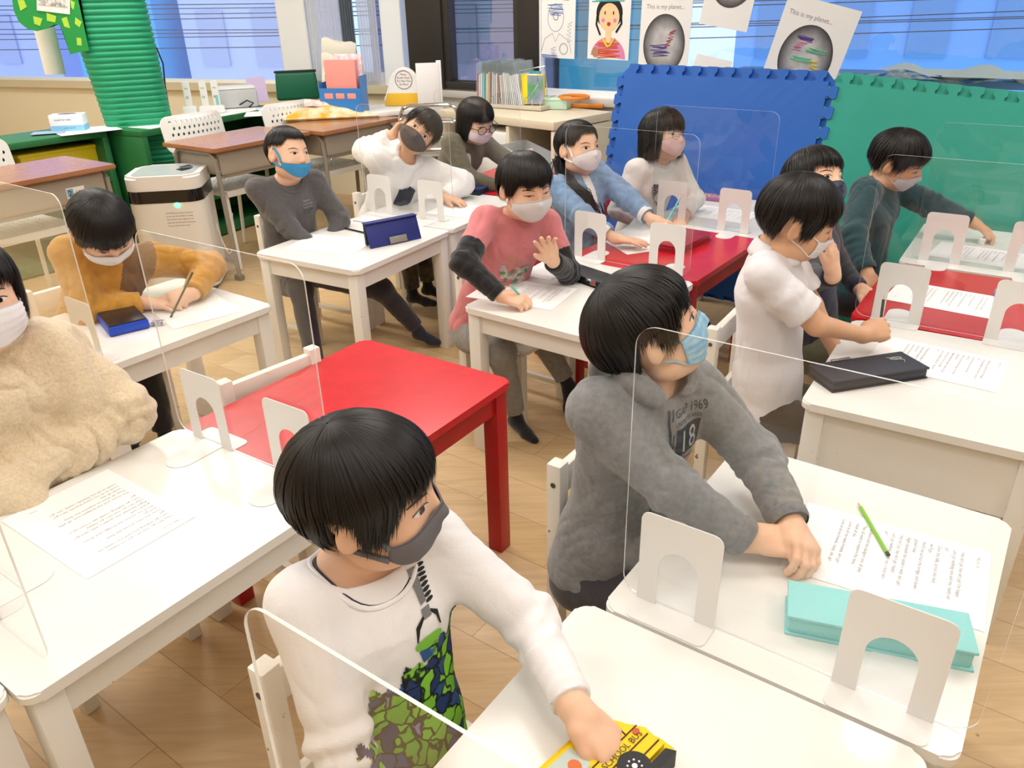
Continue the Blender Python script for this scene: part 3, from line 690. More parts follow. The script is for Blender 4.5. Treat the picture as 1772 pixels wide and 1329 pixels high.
# handsets and printer on the right green cabinet
zt_ = .7235
for i, (u, v0, lb, s_) in enumerate(((330, 193, 'left white label printer handset standing in its holder', '25'), (358, 192, 'middle white handset standing in its holder', '25'), (378, 191, 'right white handset with a turquoise stripe', '8'))):
    p = at(u, v0, zt_+.01); t = empty('handset', (p[0], p[1], zt_), D(18), lb, 'handset'); a = MB(); a.box((0, 0, .10), (.044, .03, .185), bev=.005); a.build('tower', WPL, t); a = MB(); a.box((0, -.03, .022), (.085, .07, .044), bev=.008); a.build('holder', WPL, t); text_obj('printed_number', s_, .02, mat('sign_black', '1a1a20', .6), t, (-.014, -.0155, .09), (R(90), 0, 0)); text_obj('printed_marks', 'WC', .013, mat('sign_black', '1a1a20', .6), t, (-.012, -.0155, .145), (R(90), 0, 0))
    if i == 2: a = MB(); a.box((.004, -.0158, .075), (.018, .001, .06)); a.build('turquoise_stripe', mat('stripe_turq', '8ccfd0', .5), t)
p = at(405, 188, zt_); t = empty('printer', (p[0]+.0, p[1]+.10, zt_), D(22), 'small grey and white printer behind the handsets', 'printer'); a = MB(); a.box((0, 0, .06), (.25, .19, .115), bev=.012); a.build('body', mat('printer_grey', 'c6c8c8', .4), t); a = MB(); a.box((0, 0, .124), (.24, .185, .014), bev=.006); a.build('lid', WPL, t)
a = MB(); a.tube([(.0, -.09, .02), (.05, -.13, .05), (.09, -.12, .03), (.06, -.11, .005)], .005, 6); a.build('cable', mat('cable_black', '141416', .5), t)
for (uu, vv, w_, d_, hx, rz_, tilt, lb) in ((447, 168, .13, .19, 'd8c2e6', 20, 55, 'pink lilac sheet leaning against the printer'), (478, 182, .24, .17, 'cfe6f2', 30, 4, 'light blue sheet lying on the green cabinet'), (455, 190, .22, .16, 'f0eef0', 10, 3, 'loose white papers beside the lilac sheet')):
    p = at(uu, vv, zt_+.03); a = MB(); a.box((0, 0, 0), (w_, d_, .002)); o = a.build('loose_sheet', mat('sheet_'+hx, hx, .7)); o.location = (p[0], p[1], zt_+(.078 if tilt > 20 else .008)); o.rotation_euler = (R(tilt), 0, D(rz_)); tag(o, lb, 'paper')
# black and white cables from the pillar
for pts, m_, lb in (([(256, 64), (272, 85), (282, 110), (286, 150), (292, 185), (297, 205)], 'cable_black', 'black cable hanging from the pillar to the handsets'), ([(262, 98), (276, 118), (286, 150), (292, 205)], 'cable_white', 'white cable hanging beside the black one')):
    a = MB(); a.tube([aty(u, v, 5.0) for u, v in pts], .0045, 6); tag(a.build('cable', mat(m_, '141416' if 'black' in m_ else 'e8e8e8', .5)), lb, 'cable')
# green bag, files, cloth bundle
p = at(520, 172, .72); t = empty('green_bag', (p[0], p[1]-.05, .723), D(14), 'dark green zip bag standing behind the desk with the cloth bundle', 'bag'); a = MB(); a.box((0, 0, .095), (.30, .10, .185), bev=.02, seg=3, taper=.92); a.build('body', mat('green_nylon', '0f6a4c', .5, bump=.5, bscale=30), t); a = MB(); a.box((0, 0, .190), (.29, .075, .012), bev=.004); a.build('zip_band', mat('zip_black', '15171a', .6), t)
p = at(602, 203, .70); t = empty('file_holder', (p[0]-.02, p[1]+.05, .701), D(-12), 'clear blue file holder full of pink papers on the school desk', 'file holder'); BLP = mat('clear_blue_plastic', '3f8fe0', .3, alpha=.82)
a = MB(); a.box((0, -.055, .085), (.27, .004, .17)); a.box((-.135, 0, .10), (.004, .11, .20)); a.box((.135, 0, .12), (.004, .11, .24)); a.box((0, .055, .12), (.27, .004, .24)); a.box((0, 0, .003), (.27, .11, .004)); a.box((0, -.056, .19), (.0, .0, .0)) if 0 else None; a.build('holder', BLP, t)
a = MB(); a.box((.01, -.02, .185), (.20, .05, .29), bev=.004); a.build('pink_papers', mat('salmon_papers', 'ee9a92', .7), t); a = MB(); a.box((.045, .02, .20), (.18, .03, .32), bev=.006); a.build('white_files', mat('white_files', 'eeecec', .6, var2='d8a8b8', vscale=30), t)
for k in range(3): a = MB(); a.box((-.075+.075*k, -.0575, .125), (.055, .002, .032), bev=.0008); a.build('slot_window', mat('salmon_papers', 'ee9a92', .7), t)
p = at(575, 202, .70); t = empty('cloth_bundle', (p[0], p[1], .701), D(10), 'folded yellow and cream patterned cloth bundle on the school desk', 'cloth'); BND = mat('yellow_patterned_cloth', 'eadfc4', .9, var2='e2a62a', vscale=13)
a = MB(); a.grid(24, 16, lambda u, v: Vector(((u-.5)*.58, (v-.5)*.30, .012+.060*math.sin(math.pi*min(1, max(0, u*1.05)))**.6*math.sin(math.pi*v)**.7+.006*math.sin(u*23)*math.sin(v*11)))); a.build('folded_cloth', BND, t, fixn=False)
a = MB(); a.grid(16, 8, lambda u, v: Vector(((u-.5)*.26-.03, .02+(v-.5)*.11, .070+.034*math.sin(math.pi*v)**.6+.004*math.sin(u*15)))); a.build('rolled_cloth', mat('cream_floral_cloth', 'efe6d2', .9, var2='b98aa0', vscale=25), t, fixn=False)
a = MB(); a.box((0, 0, .007), (.55, .28, .012), bev=.005); a.build('folded_edge', BND, t)
for k, (u0, v0, u1, v1, lb) in enumerate(((556, 66, 615, 172, 'upper crumpled cream paper bag by the curtain'), (556, 92, 610, 176, 'lower cream paper bag behind the file holder'))):
    P = [aty(u0, v0, 5.55-.05*k), aty(u1, v0+10, 5.55-.05*k), aty(u1, v1, 5.55-.05*k), aty(u0+2, v1, 5.55-.05*k)]
    a = MB(); a.grid(10, 10, lambda u, v, P=P: P[0].lerp(P[1], u).lerp(P[3].lerp(P[2], u), v)+Vector((0, -.02*math.sin(math.pi*u)-.008*math.sin(v*14), .012*math.sin(u*9)*(1-v)))); a.grid(10, 10, lambda u, v, P=P: P[0].lerp(P[1], u).lerp(P[3].lerp(P[2], u), v)+Vector((0, .03, 0))); tag(a.build('paper_bag', mat('cream_paper_bag', 'e9e6d6', .8), fixn=False), lb, 'bag')
# white ledge unit, shell shaped seat pad, white board
LX = at(640, 200, .73); LY = at(735, 190, .73)
t = empty('white_low_cabinet', (LX[0]+.02, LX[1]+.12, 0), D(28), 'white low cabinet behind the tilted head, topped by a cream pad', 'cabinet'); a = MB(); a.box((.22, .2, .715), (.48, .36, .03), bev=.004); a.build('top', WPL, t); a = MB(); a.box((.22, .21, .35), (.46, .32, .69), bev=.004); a.build('body', mat('cabinet_offwhite', 'd6d3cc', .5), t)
p = at(697, 183, .735); t = empty('round_cushion', (p[0]+.02, p[1]+.03, .731), D(-8), 'white and yellow rounded seat pad with a round printed badge', 'cushion')
pts = [(-.14, 0), (.14, 0), (.14, .06)]+[(.105*math.cos(q), .10+.135*math.sin(q)) for q in [math.pi*k/16 for k in range(17)]]+[(-.14, .05)]
Mx = Matrix(((1, 0, 0, 0), (0, 0, -1, 0), (0, 1, 0, 0), (0, 0, 0, 1))); a = MB(); a.prism(pts, -.02, .02, Mx); bmesh.ops.bevel(a.bm, geom=[e for e in a.bm.edges if abs((e.verts[0].co-e.verts[1].co).y) < 1e-5], offset=.008, segments=3, affect='EDGES', clamp_overlap=True); a.build('pad', WPL, t)
a = MB(); a.box((0, 0, .045), (.29, .05, .09), bev=.015, taper=.86); a.build('yellow_cover', mat('yellow_cloth', 'e8b732', .85), t)
a = MB(); a.tube([(.055*math.cos(q)+.0, -.022, .16+.055*math.sin(q)) for q in [2*math.pi*k/24 for k in range(24)]], .0016, 5, closed=True); a.build('badge_ring', mat('badge_plum', '6a3c44', .6), t)
for k, s_ in enumerate(('Please', 'Double Check', 'This Way Then', 'Be Placed')): text_obj('badge_words', s_, .015, mat('badge_plum', '6a3c44', .6), t, (0, -.0225, .188-.020*k), (R(90), 0, 0), 'CENTER')
P = [aty(718, 112, 5.25), aty(757, 110, 5.25), aty(764, 195, 5.2), aty(724, 195, 5.2)]; a = MB(); cx_ = (P[0]+P[2])/2
a.box((0, 0, 0), ((P[1]-P[0]).length, .012, (P[0]-P[3]).length+.02), bev=.002); o = a.build('white_board', mat('white_board', 'eaeaec', .5)); o.location = cx_; o.rotation_euler[2] = D(8); tag(o, 'narrow white folded board standing beside the dark column', 'board')
a = MB(); P = [aty(757, 109, 5.27), aty(765, 195, 5.22)]; a.box((0, 0, 0), (.03, .02, (P[0]-P[1]).length+.03), bev=.002); o = a.build('board_flap', mat('white_board', 'eaeaec', .5)); o.location = (P[0]+P[1])/2; tag(o, 'thin folded flap at the right of the narrow white board', 'board')
# chrome stacked folding chairs
CHR = mat('chrome', 'e6e6ea', .08, metal=1)
p = at(742, 188, .78)
for i in range(5):
    t = empty('folding_chair', (p[0]+.012*i, p[1]-.05*i, 0), D(4), ['frontmost', 'second', 'third', 'fourth', 'hindmost'][4-i]+' chrome folding chair of the stack behind the tilted head', 'chair', 'stacked chrome chairs')
    w = .17; z_ = .80-.075*i if i else .80
    a = MB(); a.tube([(-w, 0, .05), (-w, 0, z_-.06), (-w+.02, 0, z_-.015), (-w+.06, 0, z_), (w-.06, 0, z_), (w-.02, 0, z_-.015), (w, 0, z_-.06), (w, 0, .05)], .011, 10); a.build('tube_frame', CHR, t)
    a = MB(); a.tube([(-w, 0, z_-.10), (w, 0, z_-.10)], .007, 8); a.build('cross_bar', CHR, t)
    a = MB(); a.box((0, -.02, z_-.30+.02*i), (.30, .03, .02), bev=.006); a.build('seat_pad', mat('chair_pad_black', '1b1c20', .5), t)
# wood topped cabinet
A_ = Vector(at(958, 212, .75)); B_ = Vector(at(860, 201, .75)); dd = (A_-B_).normalized(); rz_ = math.atan2(dd.y, dd.x); CR = mat('cream_laminate', 'e6d9bf', .45, var=.06, vscale=4); 
W_, Dp_ = .92, .52; t = empty('wood_cabinet', (A_.x-dd.x*W_, A_.y-dd.y*W_, 0), rz_, 'cream laminate cabinet under the file rack', 'cabinet')
a = MB(); a.box((W_/2, Dp_/2, .75-.022), (W_, Dp_, .044), bev=.003); a.build('top', CR, t)
for x_ in (.012, W_*.33, W_*.62, W_-.012): a = MB(); a.box((x_, Dp_/2, .35), (.024, Dp_-.01, .70), bev=.002); a.build('upright_panel', CR, t)
a = MB(); a.box((W_/2, Dp_-.01, .35), (W_-.02, .01, .70)); a.build('back_panel', mat('cabinet_inside', '6b6258', .7), t)
for z_ in (.36, .03): a = MB(); a.box((W_/2, Dp_/2, z_), (W_-.04, Dp_-.02, .02)); a.build('shelf', CR, t)
for k, z_ in enumerate((.60, .46)):
    a = MB(); a.box((W_*.475, .16, z_), (W_*.27, .32, .125), bev=.006); d_ = a.build('white_drawer', WPL, t)
# see-through box with a sheet in the right compartment
q_ = t; p = Vector((A_.x-dd.x*.16, A_.y-dd.y*.16, 0)); t = empty('plastic_tub', (p.x, p.y, .0), rz_, 'translucent plastic tub tilted out of the cream cabinet', 'tub'); t.rotation_euler[1] = 0
a = MB(); Mt_ = Matrix.Translation((.0, -.02, .50)) @ Matrix.Rotation(R(14), 4, 'Y')
for c_, d_ in (((0, 0, 0), (.30, .22, .004)), ((0, -.11, .045), (.30, .004, .09)), ((0, .11, .045), (.30, .004, .09)), ((-.15, 0, .045), (.004, .22, .09)), ((.15, 0, .045), (.004, .22, .09)), ((0, -.118, .09), (.33, .014, .006))):
    r = bmesh.ops.create_cube(a.bm, size=1)
    for v in r['verts']: v.co = Mt_ @ Vector((v.co.x*d_[0]+c_[0], v.co.y*d_[1]+c_[1], v.co.z*d_[2]+c_[2]))
a.build('tub', mat('translucent_tub', 'd9dde2', .25, alpha=.55), t); a = MB(); a.grid(6, 6, lambda u, v: Vector((-.02+.17*u, -.14-.015*v, .43+.16*v+.05*u*v))); o = a.build('sheet_in_tub', mat('paper', 'fbfbfb', .75), fixn=False); o.location = t.location; o.rotation_euler = t.rotation_euler; tag(o, 'white sheet of paper sticking out before the translucent tub', 'paper')
# file rack with files
r0 = Vector(at(822, 180, .77)); r1 = Vector(at(938, 188, .77)); dr = (r1-r0); Lr = dr.length; rzr = math.atan2(dr.y, dr.x); t = empty('file_rack', (r0.x, r0.y+.03, .752), rzr, 'long grey rack with wire dividers on the cream cabinet', 'rack')
a = MB(); a.box((Lr/2, .09, .012), (Lr, .20, .022), bev=.004); a.build('base', mat('rack_grey', 'c8c0b0', .5), t)
for k in range(9): a = MB(); x_ = .02+Lr*.95*k/8; a.tube([(x_, -.005, .02), (x_, -.012, .06), (x_, .03, .07), (x_, .15, .07), (x_, .18, .02)], .0022, 6); a.build('wire_divider', CHR, t)
CN = ['red','pale grey','white with a grey edge','mint','turquoise','off white','yellow','plum','light grey','cool grey','cream','dusty red','dark green','ivory','blush','pearl white','silver','blue grey','tan','bright white','ice blue','lilac','rose white','clear blue']; rn = random.Random(4); FC = ['c4252f', 'dfe3e4', 'e8ecec', '8fd0cc', '3aa4a8', 'eaeaea', 'e6c84a', '8a4a78', 'd8d8d4', 'c9cccb', 'e8e4e0', 'b04a50', '4a6a58', 'efece8', 'd9b6a8', 'f0eeee', 'e6e4e4', 'c8d4dc', 'e4d6c6', 'f2f2f2', 'd4e4f0', 'e2d4da', 'f0e8e8', 'dfe8f4']
for k, hx in enumerate(FC):
    x_ = .015+(Lr*.70)*k/len(FC); hh = .235+rn.uniform(-.012, .012); tl = .03+.16*max(0, k-11)/12
    o = empty('file', t.matrix_basis @ Vector((x_, .0, .024)), rzr, CN[k]+' booklet standing in a clear sleeve in the grey rack', 'file', 'files and booklets in the grey rack'); o.rotation_euler = (0, 0, rzr)
    sh = mat('file_'+hx, hx, .45); a = MB(); Mq = Matrix.Rotation(-tl if k > 11 else .05, 4, 'Y')
    w2 = .008; 
    for (c_, d_, mi) in (((0, .09, hh*.36), (w2, .17, hh*.72), 0),):
        r = bmesh.ops.create_cube(a.bm, size=1)
        for v in r['verts']: v.co = Mq @ Vector((v.co.x*d_[0]+c_[0], v.co.y*d_[1]+c_[1], v.co.z*d_[2]+c_[2]))
    a.build('booklet', sh, o)
    a = MB(); r = bmesh.ops.create_cube(a.bm, size=1)
    for v in r['verts']: v.co = Mq @ Vector((v.co.x*.009, v.co.y*.19+.09, v.co.z*hh+hh/2))
    a.build('plastic_sleeve', mat('clear_sleeve_tint', 'd8e8f0', .25, alpha=.13), o)
tm_ = t.matrix_basis
def onr(x, y, z): return tm_ @ Vector((x, y, z))
t = empty('picture_book', onr(Lr*.80, .06, .026), rzr+.25, 'yellow edged picture book with a purple and green cover in a wire stand', 'book'); a = MB(); a.box((0, .0, .085), (.13, .05, .165), bev=.004); a.build('pages', mat('book_yellow', 'f0dc2a', .5), t); a = MB(); a.box((.02, -.027, .085), (.095, .003, .155)); a.build('cover_picture', mat('cover_lilac', 'a8a4d4', .5, var2='5aa070', vscale=14), t)
a = MB(); a.tube([(-.07, -.03, .0), (-.07, -.04, .19), (.08, -.03, .215), (.085, .02, .02)], .0032, 6); a.tube([(-.05, -.05, .0), (.0, -.05, .06), (.05, -.05, .12), (.04, -.05, .17), (-.02, -.05, .17)], .0028, 6); o = a.build('wire_stand', CHR); o.location = t.location; o.rotation_euler = t.rotation_euler; tag(o, 'bent chrome wire stand around the yellow edged book', 'stand')
a = MB(); a.box((0, 0, .09), (.16, .012, .18), rot=Euler((R(-8), 0, 0)), bev=.002); o = a.build('picture_book', mat('cover_blue_green', '4a8ac8', .5, var2='3a9a6a', vscale=7)); o.location = onr(Lr*.63, .13, .024); o.rotation_euler = (0, 0, rzr); tag(o, 'blue and green picture book leaning behind the file rack', 'book')
p = at(963, 186, .76); t = empty('mint_box', (p[0], p[1]+.02, .7505), D(-20), 'small pale mint cardboard box on the cream cabinet', 'box'); a = MB(); a.box((0, 0, .028), (.155, .10, .052), bev=.003); a.build('tray', mat('mint_card', 'bfe0cc', .6), t); a = MB(); a.box((0, 0, .058), (.162, .107, .014), bev=.003); a.build('lid', mat('mint_card_light', 'c8ead8', .6), t)
p = at(985, 163, .835); a = MB(); a.tube([(.085*math.cos(q), .085*math.sin(q), .012) for q in [2*math.pi*k/28 for k in range(28)]], .011, 8, closed=True); o = a.build('orange_ring', mat('orange_plastic', 'e0851f', .4)); o.location = (p[0]+.03, p[1]+.02, SILL+.004); tag(o, 'orange plastic ring on the window sill', 'ring')
p = at(1010, 184, .76); a = MB(); a.box((0, 0, .012), (.24, .03, .022), bev=.003); o = a.build('orange_block', mat('orange_plastic', 'e0851f', .4)); o.location = (p[0], p[1]+.01, .7505); o.rotation_euler[2] = aR+.25; tag(o, 'long orange wooden block on the cream cabinet', 'block')
p = at(1035, 300, .42); t = empty('low_white_bench', (.70, 4.53, 0), D(-35), 'low white bench seen between the two girls', 'bench'); a = MB(); a.box((0, .0, .41), (.26, .24, .03), bev=.004); a.build('top', WPL, t); a = MB(); a.box((0, .0, .20), (.25, .23, .39)); a.build('body', mat('cabinet_offwhite', 'd6d3cc', .5), t)
# ---------------------------------------------------------------- jigsaw mats
def mat_board(name, TL, TR, BL, BR, m, label, teeth_l=True, n_t=12, flip=0):
    TL, TR, BL, BR = map(Vector, (TL, TR, BL, BR)); nn = (TR-TL).cross(BL-TL).normalized(); 
    def P2(u, v): return TL.lerp(TR, u).lerp(BL.lerp(BR, u), v)
    pts = []; n = n_t; kw = .0; t_ = .044
    def tooth(a0, a1, f):
        # mushroom tooth between a0..a1, f(a, h) -> (u, v)
        L_ = a1-a0; prof = [(0, 0), (.29, 0), (.31, .25), (.20, .45), (.18, .8), (.24, 1), (.76, 1), (.82, .8), (.80, .45), (.69, .25), (.71, 0)]
        return [f(a0+L_*x, y*t_) for x, y in prof]
    for i in range(n): pts += tooth(i/n, (i+1)/n, lambda a_, h: (a_, -h))
    for i in range(n): pts += tooth(i/n, (i+1)/n, lambda a_, h: (1+h, a_))
    for i in range(n): pts += tooth(1-i/n, 1-(i+1)/n, lambda a_, h: (a_, 1+h*.4))
    for i in range(n): pts += tooth(1-i/n, 1-(i+1)/n, lambda a_, h: (-h, a_))
    a = MB(); F_ = [a.bm.verts.new(P2(u, v)) for u, v in pts]; B2 = [a.bm.verts.new(P2(u, v)-nn*.018*(-1 if nn.y < 0 else 1)*(-1)) for u, v in pts]
    k = len(pts); a.bm.faces.new(F_); a.bm.faces.new(B2[::-1])
    for i in range(k): a.bm.faces.new((F_[i], F_[(i+1) % k], B2[(i+1) % k], B2[i]))
    bmesh.ops.triangulate(a.bm, faces=[f for f in a.bm.faces if len(f.verts) > 4], ngon_method='EAR_CLIP')
    return tag(a.build(name, m), label, 'mat')
MATB = mat('blue_foam', '1f62be', .55, var=.05, vscale=5, bump=.15, bscale=400); MATG = mat('green_foam_mat', '2aa08e', .6, var=.05, vscale=5, bump=.15, bscale=400)
mat_board('jigsaw_mat', (.60, 4.16, 1.005), (1.375, 3.535, 1.005), (.458, 4.014, .03), (1.255, 3.425, .03), MATB, 'large blue jigsaw foam mat standing on edge against the windows')
mat_board('jigsaw_mat', (1.400, 3.525, 1.003), (2.215, 2.975, .93), (1.270, 3.40, .03), (2.10, 2.85, .03), MATG, 'large green jigsaw foam mat standing on edge at the right')
# ---------------------------------------------------------------- drawings on the window
DP = mat('drawing_paper', 'f2f1f0', .6)
def drawing(s0, z0, w, h, tilt, label, stuff_fn):
    o = onR(s0, z0, -.045); t = empty('childs_drawing', o, 0, label, 'drawing'); t.rotation_euler = Euler((0, R(tilt), aR)); a = MB(); a.box((w/2, 0, -h/2), (w, .002, h)); a.build('sheet', DP, t); stuff_fn(t, w, h); return t
def disc(t, name, cx_, cz, rx, rz_, m, y=-.0015, n=28, start=0, end=360):
    a = MB(); pts = [(cx_+rx*math.cos(R(start+(end-start)*k/n)), cz+rz_*math.sin(R(start+(end-start)*k/n))) for k in range(n)]; a.bm.faces.new([a.bm.verts.new((x, y, z)) for x, z in pts]); return a.build(name, m, t, fixn=False)
def line(t, name, pts, r, m, y=-.002): a = MB(); a.tube([(x, y, z) for x, z in pts], r, 5, flat=1); return a.build(name, m, t)
def scrib(t, name, cx_, cz, w, h, n, r, m, sd=1, y=-.002, slant=0):
    q = random.Random(sd); pts = []
    for k in range(n): pts.append((cx_+(q.random()-.5)*w*.3+(w/2 if k % 2 else -w/2)+slant*(k/n-.5)*h, cz-h/2+h*k/n+q.uniform(-.004, .004)))
    return line(t, name, pts, r, m, y)
PBL = mat('crayon_blue', '6d8fd0', .8); PPK = mat('crayon_pink', 'e08ab8', .8); POR = mat('crayon_orange', 'ee7a3a', .8); PRD = mat('crayon_red', 'c4304e', .8); PBK = mat('crayon_black', '1c1c20', .8); PYL = mat('crayon_yellow', 'ecd83a', .8); PSK = mat('crayon_skin', 'f0cfa0', .8); PGR = mat('crayon_green', '7cc8a8', .8); PPU = mat('crayon_purple', '6a5aa8', .8); PGY = mat('pencil_grey', '8a8a92', .8); PTQ = mat('crayon_turquoise', '6cc4c8', .8)
def d1(t, w, h):
    line(t, 'outline', [(w*.5+.055*math.cos(q), -h*.42+.075*math.sin(q)) for q in [2*math.pi*k/24 for k in range(25)]], .0012, PBL)
    scrib(t, 'blue_scribble', w*.5, -h*.30, .10, .07, 16, .0016, PBL, 2); line(t, 'eye_ring', [(w*.5+.018*math.cos(q)*(1+.2*math.sin(5*q)), -h*.40+.02*math.sin(q)) for q in [4*math.pi*k/30 for k in range(31)]], .0016, PBL, -.0025)
    line(t, 'banner', [(.02, -.045), (.06, -.065), (w*.5, -.06), (w-.05, -.07), (w-.02, -.05)], .0012, PGY); line(t, 'shoulders', [(.03, -h*.95), (.06, -h*.72), (w*.42, -h*.64), (w*.5, -h*.76), (w*.6, -h*.64), (w-.04, -h*.75), (w-.02, -h*.92)], .0010, PGY)
    line(t, 'badge', [(w*.72+.028*math.cos(q), -h*.86+.030*math.sin(q)) for q in [2*math.pi*k/18 for k in range(19)]], .0012, PBK); scrib(t, 'blue_tie', w*.45, -h*.92, .03, .07, 10, .0014, PBL, 5); scrib(t, 'blue_foot_scribble', w*.35, -h*.97, .12, .02, 7, .0016, PBL, 6)
    scrib(t, 'pale_scribble', w*.86, -h*.6, .03, .12, 12, .0010, PBL, 7)
def d2(t, w, h):
    scrib(t, 'turquoise_title', w*.5, -.055, .20, .05, 13, .0032, PTQ, 3)
    disc(t, 'hair', w*.5, -h*.36, .085, .085, PBK, -.0014); line(t, 'hair_strand', [(w*.22, -h*.36), (w*.20, -h*.52), (w*.30, -h*.66)], .006, PBK); line(t, 'hair_strand', [(w*.78, -h*.36), (w*.80, -h*.50), (w*.68, -h*.62)], .006, PBK)
    disc(t, 'face', w*.5, -h*.42, .066, .074, PSK, -.0024); disc(t, 'cheek', w*.36, -h*.46, .011, .011, PPK, -.003); disc(t, 'cheek', w*.64, -h*.46, .011, .011, PPK, -.003); disc(t, 'mouth', w*.5, -h*.51, .012, .011, PRD, -.003)
    disc(t, 'eye', w*.40, -h*.36, .004, .010, PBK, -.003); disc(t, 'eye', w*.60, -h*.36, .004, .010, PBK, -.003)
    disc(t, 'neck', w*.5, -h*.66, .02, .05, PSK, -.0022); disc(t, 'pink_coat', w*.5, -h*.99, .115, .115, PPK, -.0016, 20, 0, 180); scrib(t, 'orange_scribble', w*.5, -h*.86, .13, .09, 15, .004, POR, 9); line(t, 'yellow_collar', [(w*.36, -h*.70), (w*.46, -h*.80), (w*.5, -h*.82), (w*.56, -h*.80), (w*.66, -h*.70)], .006, PYL, -.004)
    disc(t, 'small_photo', w*.2, -h*.9, .022, .026, mat('small_photo_face', 'b98468', .6), -.006)
def moon_mat():
    m = bpy.data.materials.new('printed_planet'); m.use_nodes = True; nt = m.node_tree; b = nt.nodes['Principled BSDF']; L = nt.links.new; tc = nt.nodes.new('ShaderNodeTexCoord'); mp = nt.nodes.new('ShaderNodeMapping'); mp.inputs['Location'].default_value = (-1, -1, -1); mp.inputs['Scale'].default_value = (2, 2, 2); L(tc.outputs['Generated'], mp.inputs[0])
    sx = nt.nodes.new('ShaderNodeSeparateXYZ'); L(mp.outputs[0], sx.inputs[0]); cb = nt.nodes.new('ShaderNodeCombineXYZ'); L(sx.outputs[0], cb.inputs[0]); L(sx.outputs[2], cb.inputs[2]); ln = nt.nodes.new('ShaderNodeVectorMath'); ln.operation = 'LENGTH'; L(cb.outputs[0], ln.inputs[0])
    r = nt.nodes.new('ShaderNodeValToRGB'); r.color_ramp.elements[0].position = .45; r.color_ramp.elements[0].color = (.52, .52, .54, 1); r.color_ramp.elements[1].position = 1; r.color_ramp.elements[1].color = (.03, .03, .035, 1); L(ln.outputs['Value'], r.inputs[0])
    n = nt.nodes.new('ShaderNodeTexNoise'); n.inputs['Scale'].default_value = 18; L(tc.outputs['Object'], n.inputs[0]); mx = nt.nodes.new('ShaderNodeMix'); mx.data_type = 'RGBA'; mx.blend_type = 'OVERLAY'; mx.inputs[0].default_value = .45; L(r.outputs[0], mx.inputs[6]); L(n.outputs[0], mx.inputs[7]); L(mx.outputs[2], b.inputs['Base Color']); b.inputs['Roughness'].default_value = .35; return m
MOON = moon_mat()
def planet(cols, title=True, cz=.6, rx=.125, rz_=.155):
    def f(t, w, h):
        disc(t, 'printed_planet', w*.5, -h*cz, rx, rz_, MOON, -.002, 40)
        if title: text_obj('title_words', 'This is my planet...', .032, PGY, t, (.03, -.0015, -h*.2), (R(90), 0, 0), sx=.95)
        for i, (m_, x_, z_, w_, h_, sl) in enumerate(cols): scrib(t, 'crayon_strokes', w*x_, -h*z_, w_, h_, 12, .0024, m_, i+3, -.004, sl)
    return f
drawing(1.14, 1.40, .27, .385, 1, 'childs blue crayon portrait taped to the window behind the file rack', d1)
drawing(1.50, 1.40, .27, .385, 1, 'childs portrait with black hair and pink coat taped to the window', d2)
drawing(1.835, 1.37, .30, .45, 1, 'childs planet drawing with one red patch, right of the portraits', planet([(PRD, .62, .52, .03, .09, .3), (PPU, .42, .66, .09, .06, -.5)]))
drawing(2.235, 1.56, .27, .36, 9, 'tilted planet drawing cut off by the top of the photo', planet([(PPU, .5, .3, .05, .05, 0)], False, .30))
drawing(2.645, 1.345, .37, .44, 14, 'tilted planet drawing with green, yellow and purple strokes', planet([(PGR, .45, .62, .09, .025, 0), (PGR, .62, .50, .08, .02, .3), (PYL, .65, .66, .04, .07, -.4), (PPU, .42, .40, .07, .02, -.2), (PPK, .38, .48, .04, .05, .5)], True, .60, .135, .155))
a = MB(); a.grid(6, 6, lambda u, v: Vector((.20*u, -.01*v, .14*v+.02*u*v))); o = a.build('folded_paper', DP, fixn=False); o.location = onR(2.20, .93, .10); o.rotation_euler = Euler((R(-8), R(16), aR)); tag(o, 'folded white paper standing behind the blue mat', 'paper')
# bedding outside
BDW = mat('white_bedding', 'f4f0dc', .9); BDB = mat('blue_patterned_bedding', '2f5fae', .8, var2='dcd9b0', vscale=18)
a = MB(); a.grid(26, 10, lambda u, v: Vector((2.25+.9*u, 4.75-.62*u+.3*v, .905+.05*math.sin(u*17)*math.sin(math.pi*v)+.02*v))); tag(a.build('bedding', BDW, fixn=False), 'rumpled white bedding outside the window behind the green mat', 'bedding')
a = MB(); a.grid(26, 10, lambda u, v: Vector((1.75+.9*u, 5.02-.6*u+.3*v, .895+.04*math.sin(u*13)*math.sin(math.pi*v)))); tag(a.build('bedding', BDB, fixn=False), 'blue patterned bedding outside the window above the mats', 'bedding')
a = MB(); a.box((2.6, 4.95, .86), (2.6, .5, .04), rz=aR); tag(a.build('outside_ledge', mat('ledge_blue_grey', '7f9cc8', .6)), 'pale ledge outside the window carrying the bedding', 'ledge')
